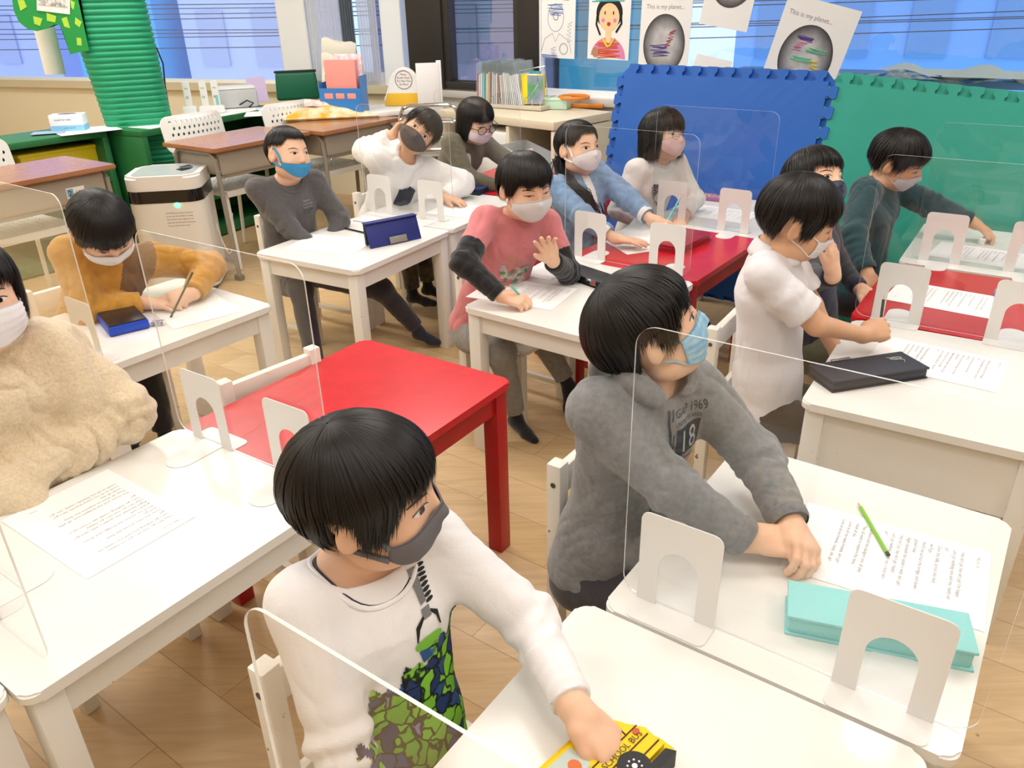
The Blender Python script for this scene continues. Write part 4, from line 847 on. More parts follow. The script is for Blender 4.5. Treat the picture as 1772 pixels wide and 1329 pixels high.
# ================================================================ clear dividers held by metal bookends
ACR = glass_mat('clear_acrylic', .022, (.985, .99, .99, 1))
def edge_mat():
    m = bpy.data.materials.new('acrylic_edge'); m.use_nodes = True; nt = m.node_tree; b = nt.nodes['Principled BSDF']; b.inputs['Base Color'].default_value = (.93, .95, .95, 1); b.inputs['Roughness'].default_value = .25
    b.inputs['Transmission Weight'].default_value = .35; b.inputs['Alpha'].default_value = .85; return m
ACE = edge_mat()
BKW = mat('white_bookend_steel', 'e9e8e6', .38)
def bookend_at(x, y, ang, tong, label, group=None, proto=[]):
    """ang = direction of the plate; tong = +1/-1 side the tongue points to (local y)"""
    t = empty('bookend', (x, y, TH), ang if tong > 0 else ang+math.pi, label, 'bookend', group)
    if proto:
        for q in proto: k = q.copy(); COL.objects.link(k); k.parent = t
        return t
    W, Hh, th = .128, .168, .0018
    out = []; 
    for (cx_, cz, a0, a1) in ((W/2-.014, Hh-.014, 0, 90), (-W/2+.014, Hh-.014, 90, 180)):
        for k in range(7): a = R(a0+(a1-a0)*k/6); out.append((cx_+.014*math.cos(a), cz+.014*math.sin(a)))
    out = [(W/2, 0)]+out+[(-W/2, 0)]
    iw = .032; arch = [(-iw, 0.0)]+[(-iw*math.cos(math.pi*k/14), .078+iw*1.05*math.sin(math.pi*k/14)) for k in range(15)]+[(iw, 0.0)]
    a = MB(); rows = []
    N_ = 64
    def along(P, n):
        P = [Vector(p) for p in P]; ds = [0]
        for i in range(1, len(P)): ds.append(ds[-1]+(P[i]-P[i-1]).length)
        res = []
        for k in range(n+1):
            q = ds[-1]*k/n; i = max(j for j in range(len(ds)) if ds[j] <= q+1e-9); i = min(i, len(P)-2); res.append(P[i].lerp(P[i+1], (q-ds[i])/max(1e-9, ds[i+1]-ds[i])))
        return res
    oR = out[:8]; oL = out[8:]      # right side + right corner, left corner + left side
    O_ = along(out, N_); I_ = along([(iw, 0.0), (iw, .078)]+[(iw*math.cos(math.pi*k/14), .078+iw*1.05*math.sin(math.pi*k/14)) for k in range(1, 14)]+[(-iw, .078), (-iw, 0.0)], N_)
    # snap the rounded corners exactly
    for y_ in (th/2, -th/2):
        rows.append([(a.bm.verts.new((o.x, y_, o.y)), a.bm.verts.new((i.x, y_, i.y))) for o, i in zip(O_, I_)])
    for k in range(N_):
        for r_ in rows: a.bm.faces.new((r_[k][0], r_[k+1][0], r_[k+1][1], r_[k][1]))
        for e in (0, 1): a.bm.faces.new((rows[0][k][e], rows[0][k+1][e], rows[1][k+1][e], rows[1][k][e]))
    up = a.build('upright', BKW, t)
    a = MB(); f = []
    for (cx_, cy_, a0) in ((W/2-.012, -.034, 270), (-W/2+.012, -.034, 180)):
        pts = [(cx_+.012*math.cos(R(a0+90*k/6)), cy_+.012*math.sin(R(a0+90*k/6))) for k in range(7)]; f.append(pts)
    a.prism([(-W/2, .0009)]+f[1]+f[0]+[(W/2, .0009)], .0002, .002); fl2 = a.build('foot_flange', BKW, t)
    a = MB(); a.prism([(-iw, 0)]+[(iw, 0)]+[(iw*math.cos(math.pi*k/14), .078+iw*math.sin(math.pi*k/14)) for k in range(15)], .0002, .0018); tg = a.build('tongue', BKW, t)
    proto += [up, fl2, tg]; return t
def panel(x, y, ang, wd, label, x0=0, lean=0, ht=.455):
    """upright clear sheet; (x,y) its left foot, ang its direction"""
    t = empty('clear_divider', (x, y, TH+.002), ang, label, 'divider'); t.rotation_euler[0] = lean
    r = .032; pts = rrect(wd, ht, r, 8, wd/2, ht/2); n = len(pts); bm = bmesh.new(); hw = .0015
    Fv = [bm.verts.new((p[0], -hw, p[1])) for p in pts]; Bv = [bm.verts.new((p[0], hw, p[1])) for p in pts]
    bm.faces.new(Fv); bm.faces.new(Bv[::-1]); me = bpy.data.meshes.new('sheet'); bm.to_mesh(me); bm.free(); link('sheet', me, ACR, t)
    a = MB(); 
    for i in range(n): a.quad((pts[i][0], -hw, pts[i][1]), (pts[(i+1) % n][0], -hw, pts[(i+1) % n][1]), (pts[(i+1) % n][0], hw, pts[(i+1) % n][1]), (pts[i][0], hw, pts[i][1]))
    bmesh.ops.remove_doubles(a.bm, verts=a.bm.verts, dist=1e-5); a.build('polished_edge', ACE, t)
    return t
aB = D(-36.3)
panel(.170, .977, D(-35.8), .50, 'clear divider between the nearest table and the grey hoodie boy table')
panel(-.208, .457, D(-35.8), .50, 'clear divider in front of the nearest boy at the bottom of the photo')
panel(-.745, 1.537, D(-34), .48, 'clear divider standing between the white table and the empty red table')
panel(-1.46, 2.150, D(-36), .50, 'clear divider at the left end of the mustard boy table')
panel(-1.10, 1.145, D(-35.4), .52, 'clear divider at the lower left corner of the photo')
panel(-.635, 3.500, D(-31), .475, 'clear divider in front of the boy in the white hooded top')
panel(-.345, 4.020, D(-31), .48, 'clear divider beside the child with black round glasses')
panel(.205, 2.783, D(-36.5), .49, 'clear divider in front of the girl in the denim jacket')
panel(.600, 3.245, D(-37.5), .49, 'clear divider between the denim jacket girl and the sequin heart girl')
panel(1.000, 2.125, D(-34.5), .50, 'clear divider along the near edge of the right red table')
panel(1.405, 2.640, D(-34), .50, 'clear divider in front of the boy in the teal sweatshirt')
BE = [(.241, .918, -36, 1, 'bookend at the left foot of the divider beside the turquoise case'), (.481, .742, -36, 1, 'bookend in front of the turquoise pencil case'),
      (-.650, 1.467, -34, -1, 'bookend at the left corner of the empty red table'), (-.435, 1.322, -34, -1, 'bookend on the red table half hidden behind the nearest boy'),
      (-1.130, 1.935, -36, -1, 'bookend seen through the divider beside the blue case'), (-.855, .975, -36, 1, 'bookend at the lower left corner by the divider foot'),
      (-.560, 3.448, -31, 1, 'left bookend on the table of the boy in the white hooded top'), (-.325, 3.308, -31, -1, 'bookend behind the open navy pencil case'),
      (-.230, 3.940, -31, 1, 'bookend standing on the black case before the child with glasses'),
      (.289, 2.720, -37, 1, 'bookend in front of the denim jacket sleeve at the red table'), (.528, 2.540, -37, 1, 'bookend beside the red pencil case'),
      (.670, 3.190, -37.5, -1, 'bookend partly covering the sequin heart'), (.880, 3.020, -37.5, -1, 'bookend in front of the pink pencil tray'),
      (1.092, 2.062, -34.5, 1, 'bookend behind the writing hand of the boy in the white collared shirt'), (1.325, 1.895, -34.5, 1, 'bookend cut by the right edge on the red table'),
      (1.478, 2.588, -34, -1, 'bookend under the outstretched teal sleeve'), (1.690, 2.445, -34, -1, 'bookend at the right edge on the farthest white table')]
for x, y, dg, tg, lb in BE: bookend_at(x, y, D(dg), tg, lb)
# ================================================================ printed sheets
PAP = mat('paper', 'fbfbfb', .75); INK = mat('printed_ink', 'a8a8aa', .8); INKD = mat('dark_ink', '3a3a3c', .8)
LINES = ["Hey let's go, hey let's go! I'm happy", "Let's go walking you and me, ready set", "go!", "Over the hills, across the field", "we'll go.", "We'll run across the bridge, and down", "grand road.", "Right beneath the spider's web, let's go!", "Hey let's go, hey let's go, happy", "Let's go walking, ready set, c'mon let's", "go!", "", "The foxes and the badgers too, all play", "They all want to explore the deep", "ready all day.", "Look at all my many friends, let's go!", "Look at all my friends, ready, set, go!"]
def sheet(cx_, cy_, ang, label, lines=True, dx=0, proto={}, sc=1., curl=0, z=.0009, w=.21, h=.297, name='printed_sheet'):
    """A4 sheet; ang = direction in which the text runs"""
    t = empty(name, (cx_, cy_, TH+z), ang, label, 'paper')
    a = MB(); a.grid(12, 12, lambda u, v: Vector(((u-.5)*w, (v-.5)*h, curl*max(0, (u-.55))**2)))
    o = a.build('paper', PAP, t, fixn=False)
    if lines:
        if 'l' not in proto:
            bm = bmesh.new()
            for i, s_ in enumerate(LINES):
                if not s_: continue
                me = text_mesh(s_, .0088); b2 = bmesh.new(); b2.from_mesh(me); bmesh.ops.translate(b2, verts=b2.verts, vec=(-.082, .105-i*.0118, .0006)); tmp = bpy.data.meshes.new('t'); b2.to_mesh(tmp); b2.free(); bm.from_mesh(tmp); bpy.data.meshes.remove(tmp); bpy.data.meshes.remove(me)
            for s_, x_, y_ in (('MO 01 24', -.08, .128), ('Class', .05, -.125)):
                me = text_mesh(s_, .0075); b2 = bmesh.new(); b2.from_mesh(me); bmesh.ops.translate(b2, verts=b2.verts, vec=(x_, y_, .0006)); tmp = bpy.data.meshes.new('t'); b2.to_mesh(tmp); b2.free(); bm.from_mesh(tmp); bpy.data.meshes.remove(tmp); bpy.data.meshes.remove(me)
            mm = bpy.data.meshes.new('printed_text'); bm.to_mesh(mm); bm.free(); mm.materials.append(INK); proto['l'] = mm
        link('printed_text', proto['l'], None, t)
    return t
sheet(-.774, 1.20, D(54.6+180), 'printed sheet on the white table in front of the cream fleece')
sheet(.616, 1.030, D(58.5+180), 'printed sheet under the green pencil')
sheet(1.075, 1.79, D(52+180), 'printed sheet behind the long black pencil case')
sheet(-.690, 2.985, D(70), 'printed sheet beside the black pencil on the blue mask boy table')
sheet(.040, 2.375, D(63+180), 'printed sheet under the writing hand of the boy in pink')
sheet(1.318, 2.235, D(52+180), 'printed sheet on the right red table')
sheet(1.655, 2.65, D(50+180), 'printed sheet on the farthest white table at the right')
sheet(.90, 3.31, D(52+180), 'printed sheet beside the pink pencil tray')
sheet(.478, 2.93, D(20), 'curled sheet under the hand of the denim jacket girl', curl=.35)
sheet(-.190, 3.455, D(62), 'blank sheet under the hand of the boy in the white hooded top', lines=False)
sheet(-1.00, 2.315, D(40), 'sheet under the writing hand of the boy in mustard', lines=False)
sheet(.13, 2.60, D(58), 'blank sheet behind the black flap case on the pink shirt boy table', lines=False, w=.18, h=.12)
# ================================================================ pencil cases and small things on the tables
def case(name, x, y, z, rz, dims, m, label, cat, lid=True, bev=.006, lidm=None, gap=.001, clasp=None, over=.003):
    t = empty(name, (x, y, z), rz, label, cat); w, d, h = dims
    a = MB(); a.box((0, 0, h*.45), (w, d, h*.86), bev=bev); a.build('body', m, t)
    a = MB(); a.box((0, 0, h-.003), (w+over*2, d+over*2, .006), bev=.0025); l_ = a.build('lid', lidm or m, t)
    if over: a = MB(); a.box((0, 0, .002), (w+over*2, d+over*2, .004), bev=.0015); a.build('bottom_piping', lidm or m, t)
    if clasp: a = MB(); a.box((clasp[0], -d/2-over-.001, h-.004), (.028, .004, .006), bev=.0015); a.build('metal_clasp', mat('bright_metal', 'd8d8da', .2, metal=1), t)
    return t
TURQ = mat('turquoise_leatherette', '96dedd', .4, bump=.4, bscale=900); NAVY = mat('navy_leatherette', '1f2a78', .5, bump=.3, bscale=900); BLKC = mat('black_case', '17181c', .4, bump=.2, bscale=800); SLATE = mat('slate_case', '34353f', .5, bump=.3, bscale=900)
case('pencil_case', .526, .868, TH, D(-19), (.245, .078, .036), TURQ, 'turquoise pencil case with piped edges and a metal clasp', 'pencil case', clasp=(.055, 0))
case('pencil_case', .868, 1.715, TH, D(14.5), (.262, .098, .030), SLATE, 'long dark slate pencil case lying at the corner of the deep white table', 'pencil case', over=.002)
t = empty('doodle', (0, 0, 0)); bpy.data.objects.remove(t)
t = case('pencil_case', -1.172, 2.205, TH, D(-53), (.232, .112, .034), mat('blue_plastic_case', '1c49c0', .35), 'bright blue plastic pencil case with a dark top beside the mustard sleeve', 'pencil case', lidm=mat('dark_smoked_lid', '2a2120', .3), over=-.004)
case('pencil_case', .272, 2.475, TH, D(-51), (.205, .082, .026), BLKC, 'black pencil case with a silver flap and red button', 'pencil case', clasp=(.03, 0), over=.003)
t = empty('red_button_label', (0, 0, 0)); bpy.data.objects.remove(t)
case('pencil_case', .655, 2.862, TH, D(50), (.235, .105, .028), mat('red_case', 'a01a2c', .4), 'red pencil case on the red table', 'pencil case', over=.003)
case('pencil_case', .925, 3.56, TH, D(-36), (.12, .06, .022), mat('pink_tray', 'b07ab4', .3, alpha=.8), 'small pink pencil tray in front of the blue mat', 'pencil case', over=-.003, lidm=mat('pink_tray_contents', 'd8b6a4', .5, var2='8a4a7a', vscale=80))
case('pencil_case', -.205, 3.845, TH, D(-30), (.22, .10, .030), BLKC, 'black and blue pencil case before the child with glasses', 'pencil case', lidm=mat('black_blue_lid', '16181f', .3, var2='2c4f9c', vscale=5), over=.001, clasp=(-.03, 0))
case('notebook', 1.90, 2.66, TH, D(-34), (.10, .07, .022), mat('dark_book', '4a4a4e', .6), 'small dark box at the right edge of the farthest table', 'box', over=0)
case('booklet', -.60, 3.33, TH, D(-30), (.11, .07, .006), mat('booklet_cover', 'eceae8', .6), 'thin white booklet with a red mark beside the navy pencil case', 'booklet', over=0)
# open navy pencil case standing like a tent
t = empty('open_pencil_case', (-.452, 2.990, TH), D(36), 'open navy blue pencil case standing like a tent', 'pencil case')
a = MB(); a.box((0, .020, .045), (.215, .016, .084), rot=Euler((R(-4), 0, 0)), bev=.004); a.build('tray', BLKC, t)
a = MB(); a.box((0, -.012, .046), (.225, .004, .096), rot=Euler((R(-20), 0, 0)), bev=.0018); a.box((0, .008, .0905), (.225, .032, .004), bev=.0018); a.build('cover', NAVY, t)
a = MB(); a.box((.01, -.030, .018), (.075, .003, .026), rot=Euler((R(-20), 0, 0)), bev=.001); a.build('pocket_window', mat('smoked_pocket', '8b887e', .3), t)
# pencils
def pencil(p0, p1, m, label, r=.0036, cat='pencil', tipm=None):
    p0, p1 = Vector(p0), Vector(p1); t = empty('pencil', p0, 0, label, cat); d = p1-p0
    a = MB(); a.tube([Vector((0, 0, 0)), d*.90], r, 6); a.build('shaft', m, t)
    a = MB(); a.tube([d*.90, d*.975], [r, r*.35], 6); a.build('wood_tip', mat('bare_wood_tip', 'd9b48a', .7), t)
    a = MB(); a.tube([d*.97, d], [r*.4, r*.08], 6); a.build('lead', mat('pencil_lead', '2c2c30', .5), t)
    a = MB(); a.tube([d*-.012, d*.03], r*1.02, 6); a.build('end_cap', mat('dark_end', '2a3a2c', .5), t)
    return t
pencil((.622, 1.040, TH+.0045), (.632, 1.188, TH+.0045), mat('lime_paint', '86c83a', .25), 'bright green pencil lying across the printed sheet')
pencil((-.700, 3.218, TH+.0045), (-.567, 3.108, TH+.0045), mat('black_paint', '1a1a1c', .3), 'black pencil lying on the blue mask boy table')
# eraser
t = empty('eraser', (-1.050, 2.170, TH), D(8), 'white eraser in a printed sleeve beside the blue case', 'eraser')
a = MB(); a.box((0, 0, .007), (.050, .020, .012), bev=.002); a.build('rubber', mat('eraser_white', 'eeeeee', .6), t)
a = MB(); a.box((.006, 0, .007), (.034, .0206, .0126), bev=.0015); a.build('sleeve', mat('eraser_sleeve', 'd4d4da', .4, var2='555a78', vscale=120), t)
# pen pouch on the right red table
t = empty('pen', (1.487, 2.260, TH), 0, 'pen lying at the right edge on the red table', 'pen'); a = MB(); a.tube([(0, 0, .006), (-.035, -.075, .006)], .0045, 8); a.build('barrel', mat('pen_violet', '7a76b0', .3), t); a = MB(); a.tube([(0, 0, .010), (.075, -.01, .014)], .008, 8); a.build('clear_cap', mat('pen_pink', 'd6a4a8', .2), t)
# ================================================================ people
def rotm(yaw, pitch=0, roll=0):
    """columns: right, forward, up of a frame facing yaw (deg from +x), pitched up, rolled to its right"""
    f = np.array([math.cos(R(yaw))*math.cos(R(pitch)), math.sin(R(yaw))*math.cos(R(pitch)), math.sin(R(pitch))])
    r = np.array([math.sin(R(yaw)), -math.cos(R(yaw)), 0.]); u = np.cross(r, f)
    c, s = math.cos(R(roll)), math.sin(R(roll)); r2 = r*c-u*s; u2 = r*s+u*c
    return np.stack([r2, f, u2], 1)
def skin_mat(name, base='e0ac88', red='cf8468'):
    if name in MATS: return MATS[name]
    m = mat(name, base, .5, var2=red, vscale=14, bump=.05, bscale=500, spec=.35)
    b = m.node_tree.nodes['Principled BSDF']; b.inputs['Subsurface Weight'].default_value = .12; b.inputs['Subsurface Radius'].default_value = (.01, .004, .002); b.inputs['Subsurface Scale'].default_value = .6
    rp = [n for n in m.node_tree.nodes if n.type == 'VALTORGB'][0]; rp.color_ramp.elements[0].position = .1; rp.color_ramp.elements[1].position = .6
    return m
SKIN = skin_mat('skin', 'efc6a8', 'e2a98c')
SKIN2 = skin_mat('skin_tan', 'e3b592', 'd39c7c')
def hair_mat():
    m = bpy.data.materials.new('black_hair'); m.use_nodes = True; b = m.node_tree.nodes['Principled BSDF']
    b.inputs['Base Color'].default_value = (.008, .006, .0055, 1); b.inputs['Roughness'].default_value = .40; b.inputs['Specular IOR Level'].default_value = .30
    return m
HAIR = hair_mat()
EYEW = mat('eye_white', 'e4dcd8', .25); IRIS = mat('dark_iris', '1c1210', .15); LASH = mat('eyelash', '1a1210', .6); BROW = mat('eyebrow', '3a2a24', .8); LIP = mat('lips', 'c4756c', .45)
def head_prims(s=1.):
    X = np.eye(3); P = []
    E = lambda c, r, k=.012, ax=None: P.append(ell(np.array(c)*s, np.array(r)*s, k*s, ax))
    E((0, -.014, .028), (.0700, .0880, .0740))
    E((0, .030, -.020), (.0570, .0520, .0640), .03)
    E((0, .036, -.060), (.0360, .0370, .0330), .03)       # chin
    for q in (-1, 1):
        E((q*.034, .045, -.030), (.0260, .0280, .0270), .02)   # cheeks
        E((q*.040, .012, -.055), (.0230, .0360, .0260), .02)   # jaw
    P.append(cone(np.array((0, .078, .004))*s, np.array((0, .0905, -.020))*s, .0050*s, .0078*s, .012*s))  # nose
    for q in (-1, 1): E((q*.0078, .0845, -.0235), (.0058, .0065, .0050), .005)
    E((0, .0790, -.0450), (.0170, .0080, .0065), .008)    # mouth
    for q in (-1, 1): P.append(sub(ell(np.array((q*.0300, .0880, .0075))*s, np.array((.0180, .0100, .0105))*s, .012*s)))
    for q in (-1, 1):   # ears
        ax = np.array([[math.cos(.42), q*math.sin(.42), 0], [-q*math.sin(.42), math.cos(.42), 0], [0, 0, 1.]])
        # flat shell leaning back
        axe = np.array([[1, q*.45, 0.], [-q*.45, 1, -.15], [0, .15, 1.]]); axe = axe/np.linalg.norm(axe, axis=1)[:, None]
        E((q*.0725, -.006, -.002), (.0075, .0170, .0280), .006, axe)
        P.append(sub(ell(np.array((q*.0815, -.001, .001))*s, np.array((.0058, .0095, .0170))*s, .004*s, axe)))
        E((q*.0720, .002, -.012), (.0050, .0060, .0080), .005)
    return P
def xf(prims, M, T):
    """rotate by M (columns=axes) and move by T"""
    o = []
    for p in prims:
        neg = p[0] == '-'; q = p[1:] if neg else p
        if q[0] in 'cf': q = (q[0], M@q[1]+T, M@q[2]+T)+q[3:]
        elif q[0] == 'e': q = ('e', M@q[1]+T, q[2], q[3]@M.T, q[4])
        o.append((('-',)+q) if neg else q)
    return o
def two_bone(S, W, l1, l2, pole):
    d = W-S; L = np.linalg.norm(d); mx = (l1+l2)*.995
    if L > mx: W = S+d/L*mx; d = W-S; L = mx
    u = d/L; a = (l1*l1-l2*l2+L*L)/(2*L); h = math.sqrt(max(l1*l1-a*a, 0)); p = pole-u*(pole@u); p /= np.linalg.norm(p)+1e-9
    return S+u*a+p*h, W
def hand_prims(W, d, n, side, curl=(.5, .5, .55, .6), thumb=(.5, .3), spread=.10, s=1., point=0):
    """W wrist, d towards the fingers, n out of the back of the hand, side +1 = thumb towards d x n"""
    d = np.array(d, float); d /= np.linalg.norm(d); n = np.array(n, float); n -= d*(n@d); n /= np.linalg.norm(n); t = np.cross(d, n)*side   # t towards the thumb
    P = []; s = s*1.0
    c = W+d*.034*s
    P.append(ell(c, (.0330*s, .0115*s, .0265*s), .012, np.array([d, n, t])))
    P.append(cone(W-d*.004*s, W+d*.014*s, .0185*s, .0185*s, .012))
    lens = [(.0230, .0150, .0125), (.0255, .0165, .0130), (.0240, .0155, .0130), (.0190, .0120, .0115)]
    K = []
    for i in range(4):
        o = (1.5-i)*.0125*s
        base = W+d*(.060-(.003 if i in (0, 2) else 0)-(.008 if i == 3 else 0))*s+t*o*1.05-n*.001*s
        P.append(cone(W+d*.026*s+t*o*.8, base, .0092*s, .0084*s, .006))
        ang = spread*(1.5-i); dd = d*math.cos(ang)+t*math.sin(ang); cu = curl[i]; p = base; r = (.0074, .0076, .0074, .0064)[i]*s; a = 0
        for j, L in enumerate(lens[i]):
            a += cu*(.75, 1.0, .7)[j]; q = p+(dd*math.cos(a)-n*math.sin(a))*L*s
            P.append(cone(p, q, r, r*.92, .0025)); p = q; r *= .92
        K.append(p)
    b = W+d*.018*s+t*.019*s-n*.003*s; th, tc = thumb
    v1 = d*math.cos(th)+t*math.sin(th)-n*.25; v1 /= np.linalg.norm(v1); p1 = b+v1*.024*s
    v2 = d*math.cos(th-tc)+t*math.sin(th-tc)-n*(.3+tc*.5); v2 /= np.linalg.norm(v2); p2 = p1+v2*.019*s
    v3 = v2-n*tc*.35; v3 /= np.linalg.norm(v3); p3 = p2+v3*.014*s
    P += [cone(W+d*.008*s+t*.008*s, b, .0110*s, .0105*s, .008), cone(b, p1, .0105*s, .0088*s, .006), cone(p1, p2, .0084*s, .0078*s, .003), cone(p2, p3, .0078*s, .0066*s, .003)]
    return P, K+[p3], (d, n, t)
def bvh_of(V, Q): return BVHTree.FromPolygons([tuple(v) for v in V], [tuple(q) for q in Q])
def drape(name, pts, faces, O, M, bvh, m, parent, off=.0008, dist=.14, facemat=None):
    """pts (x,z) in the frame at O with axes M (right, forward, up): cast from in front back onto the surface"""
    X, F, U = [Vector(M[:, i]) for i in range(3)]; O = Vector(O); out = []; ok = []
    for x, z in pts:
        h = bvh.ray_cast(O+X*x+U*z+F*dist, -F)
        if h[0] is None or h[1].dot(F) < .05: out.append(O+X*x+U*z); ok.append(False)
        else: out.append(h[0]+F*off+h[1]*off*.4); ok.append(True)
    fs = [f for f in faces if all(ok[i] for i in f)]
    if not fs: return None
    me = bpy.data.meshes.new(name); me.from_pydata([tuple(v) for v in out], [], fs)
    if facemat is not None:
        me.polygons.foreach_set('material_index', [facemat(pts[f[0]]) for f in fs])
    return link(name, me, m, parent, smooth=True)
def fan(poly):
    """fill a convex-ish outline with rings so it drapes well"""
    c = np.mean(poly, 0); n = len(poly); pts = [tuple(c)]; R_ = 4
    for k in range(1, R_+1): pts += [tuple(c+(np.array(p)-c)*k/R_) for p in poly]
    fs = [(0, 1+i, 1+(i+1) % n) for i in range(n)]
    for k in range(R_-1):
        a = 1+k*n; b = a+n; fs += [(a+i, b+i, b+(i+1) % n, a+(i+1) % n) for i in range(n)]
    return pts, fs
def drape_poly(name, poly, O, M, bvh, m, parent, off=.0008): p, f = fan(np.array(poly)); return drape(name, p, f, O, M, bvh, m, parent, off)
def drape_text(name, s, size, x0, z0, ang, O, M, bvh, m, parent, off=.0010, sx=1, bold=0):
    me = text_mesh(s, size); bm = bmesh.new(); bm.from_mesh(me); bmesh.ops.subdivide_edges(bm, edges=[e for e in bm.edges if e.calc_length() > .008], cuts=2); bmesh.ops.triangulate(bm, faces=bm.faces)
    c, sn = math.cos(ang), math.sin(ang); pts = [(x0+(v.co.x*sx*c-v.co.y*sn), z0+(v.co.x*sx*sn+v.co.y*c)) for v in bm.verts]; fs = [tuple(v.index for v in f.verts) for f in bm.faces]; bm.free(); bpy.data.meshes.remove(me)
    return drape(name, pts, fs, O, M, bvh, m, parent, off)
def drape_grid(name, x0, x1, z0, z1, nx, nz, O, M, bvh, m, parent, off=.0009, keep=None, facemat=None):
    pts = [(x0+(x1-x0)*i/nx, z0+(z1-z0)*j/nz) for j in range(nz+1) for i in range(nx+1)]
    fs = [(j*(nx+1)+i, j*(nx+1)+i+1, (j+1)*(nx+1)+i+1, (j+1)*(nx+1)+i) for j in range(nz) for i in range(nx) if keep is None or keep(x0+(x1-x0)*(i+.5)/nx, z0+(z1-z0)*(j+.5)/nz)]
    return drape(name, pts, fs, O, M, bvh, m, parent, off, facemat=facemat)
def hair_surface(style):
    """returns f(theta, phi, lift) in head space; phi=0 front(+y), + to the right(+x)"""
    tl = R(style.get('tilt', 18)); c = np.array((0, -.012, .026)); rx, ry, rz = style.get('rad', (.0785, .0960, .0850)); ct, st = math.cos(tl), math.sin(tl)
    shr = style.get('shrink', .75)
    def f(th, ph, lift=0.):
        dz = 0.
        if th <= math.pi/2: h = math.sin(th); z = math.cos(th)*rz
        else: e = th-math.pi/2; back = max(0, -math.cos(ph)); h = 1-shr*back*(.30*e+1.15*e*e)-style.get('side', .12)*e*e*(1-back)*.5+style.get('flare', 0)*e; z = 0.; dz = -e*rz
        h = h if th <= math.pi/2 else max(h, .5)
        x = (rx+lift)*h*math.sin(ph); y = (ry+lift)*h*math.cos(ph); z = z*(1+lift/rz)
        w = max(0, min(1, (z+.03)/.06)) if not style.get('full') else 1
        yy = y*ct-z*st*1.0; zz = z*ct+y*st*1.0+dz
        return np.array((x, yy, zz))+c
    return f
def make_hair(parent, M, T, s, style, seed=1, n=1400):
    """solid under-layer plus thousands of tapering locks in ONE hair mesh"""
    rnd = random.Random(seed); f = hair_surface(style)
    zf = style['end']      # function phi(deg -180..180) -> z where hair ends
    def path(ph0, swirl, lift, zadd=0, steps=22, jit=0):
        out = []; th = .02; ph = ph0
        while th < 3.6:
            p = f(th, ph+swirl*th*.25, lift*(.35+.65*min(1, th/1.2)))
            phd = math.degrees((ph0+swirl*th*.25+math.pi) % (2*math.pi)-math.pi)
            if th > .5 and p[2] < zf(phd)+zadd: break
            out.append(p); th += .085
        return out
    verts = []; faces = []
    # under-layer
    nph = 72; rows = []
    for i in range(nph):
        ph = 2*math.pi*i/nph; p = path(ph, 0, -.004, .006); m_ = 18
        idx = np.linspace(0, len(p)-1, m_); pp = [p[int(a)]*(1-(a-int(a)))+p[min(int(a)+1, len(p)-1)]*(a-int(a)) for a in idx]
        inner = [q-np.array((q[0], q[1], 0))/max(1e-6, np.hypot(q[0], q[1]))*.009 for q in pp[::-1]][:8]
        rows.append(pp+inner)
    for r_ in rows: verts += r_
    L = len(rows[0])
    for i in range(nph):
        for j in range(L-1): a = i*L+j; b = ((i+1) % nph)*L+j; faces.append((a, b, b+1, a+1))
    # locks
    for k in range(n):
        ph = rnd.uniform(-math.pi, math.pi)
        if rnd.random() < .35: ph = rnd.gauss(0, .7)
        sw = rnd.gauss(style.get('swirl', .5), .22); lift = rnd.uniform(-.0025, style.get('vol', .004)); za = rnd.gauss(0, style.get('rag', .006))-.002
        p = path(ph, sw, lift, za)
        if len(p) < 6: continue
        st = int(len(p)*rnd.choice((0, 0, .15, .3, .45))); p = p[st:]
        if len(p) < 5: continue
        w0 = rnd.uniform(.0011, .0026)*style.get('wid', 1); m_ = len(p); b0 = len(verts); jx = rnd.gauss(0, .004); jy = rnd.gauss(0, .003)
        for j, q in enumerate(p):
            t = j/(m_-1); q = q+np.array((jx, jy, 0))*t*t*(1.5 if style.get('messy') else .8)
            rad = q-np.array((0, -.012, .02)); rad /= np.linalg.norm(rad)+1e-9
            d = (p[min(j+1, m_-1)]-p[max(j-1, 0)]); d /= np.linalg.norm(d)+1e-9; sd = np.cross(d, rad); sd /= np.linalg.norm(sd)+1e-9
            w = w0*(.25+.75*min(1, t*5))*(1-max(0, t-.6)/.4*.93)
            verts += [q+sd*w, q+rad*w*.55, q-sd*w]
        for j in range(m_-1):
            a = b0+3*j; faces += [(a, a+1, a+4, a+3), (a+1, a+2, a+5, a+4)]
    for ex in style.get('extra', []):      # locks of a braid / loose tail in head space
        for k in range(ex['n']):
            b0 = len(verts); pts = ex['pts']; ox, oy, oz = [rnd.gauss(0, ex['r']) for _ in range(3)]; m_ = len(pts)*3
            for j in range(m_):
                t = j/(m_-1)*(len(pts)-1); i = min(int(t), len(pts)-2); u = t-i; q = np.array(pts[i])*(1-u)+np.array(pts[i+1])*u
                sc = (1-.35*j/m_)+ (ex.get('wave', 0)*math.sin(j*1.3+k)); q = q+np.array((ox, oy, oz))*sc; w = .0022*(1-.8*max(0, j/m_-.7)/.3)
                verts += [q+np.array((w, 0, 0)), q+np.array((0, w, 0)), q-np.array((w, 0, 0))]
            for j in range(m_-1):
                a = b0+3*j; faces += [(a, a+1, a+4, a+3), (a+1, a+2, a+5, a+4), (a+2, a, a+3, a+5)]
    V = (np.array(verts)*s)@M.T+T
    me = bpy.data.meshes.new('hair'); me.from_pydata(V.tolist(), [], faces); return link('hair', me, HAIR, parent, smooth=True)
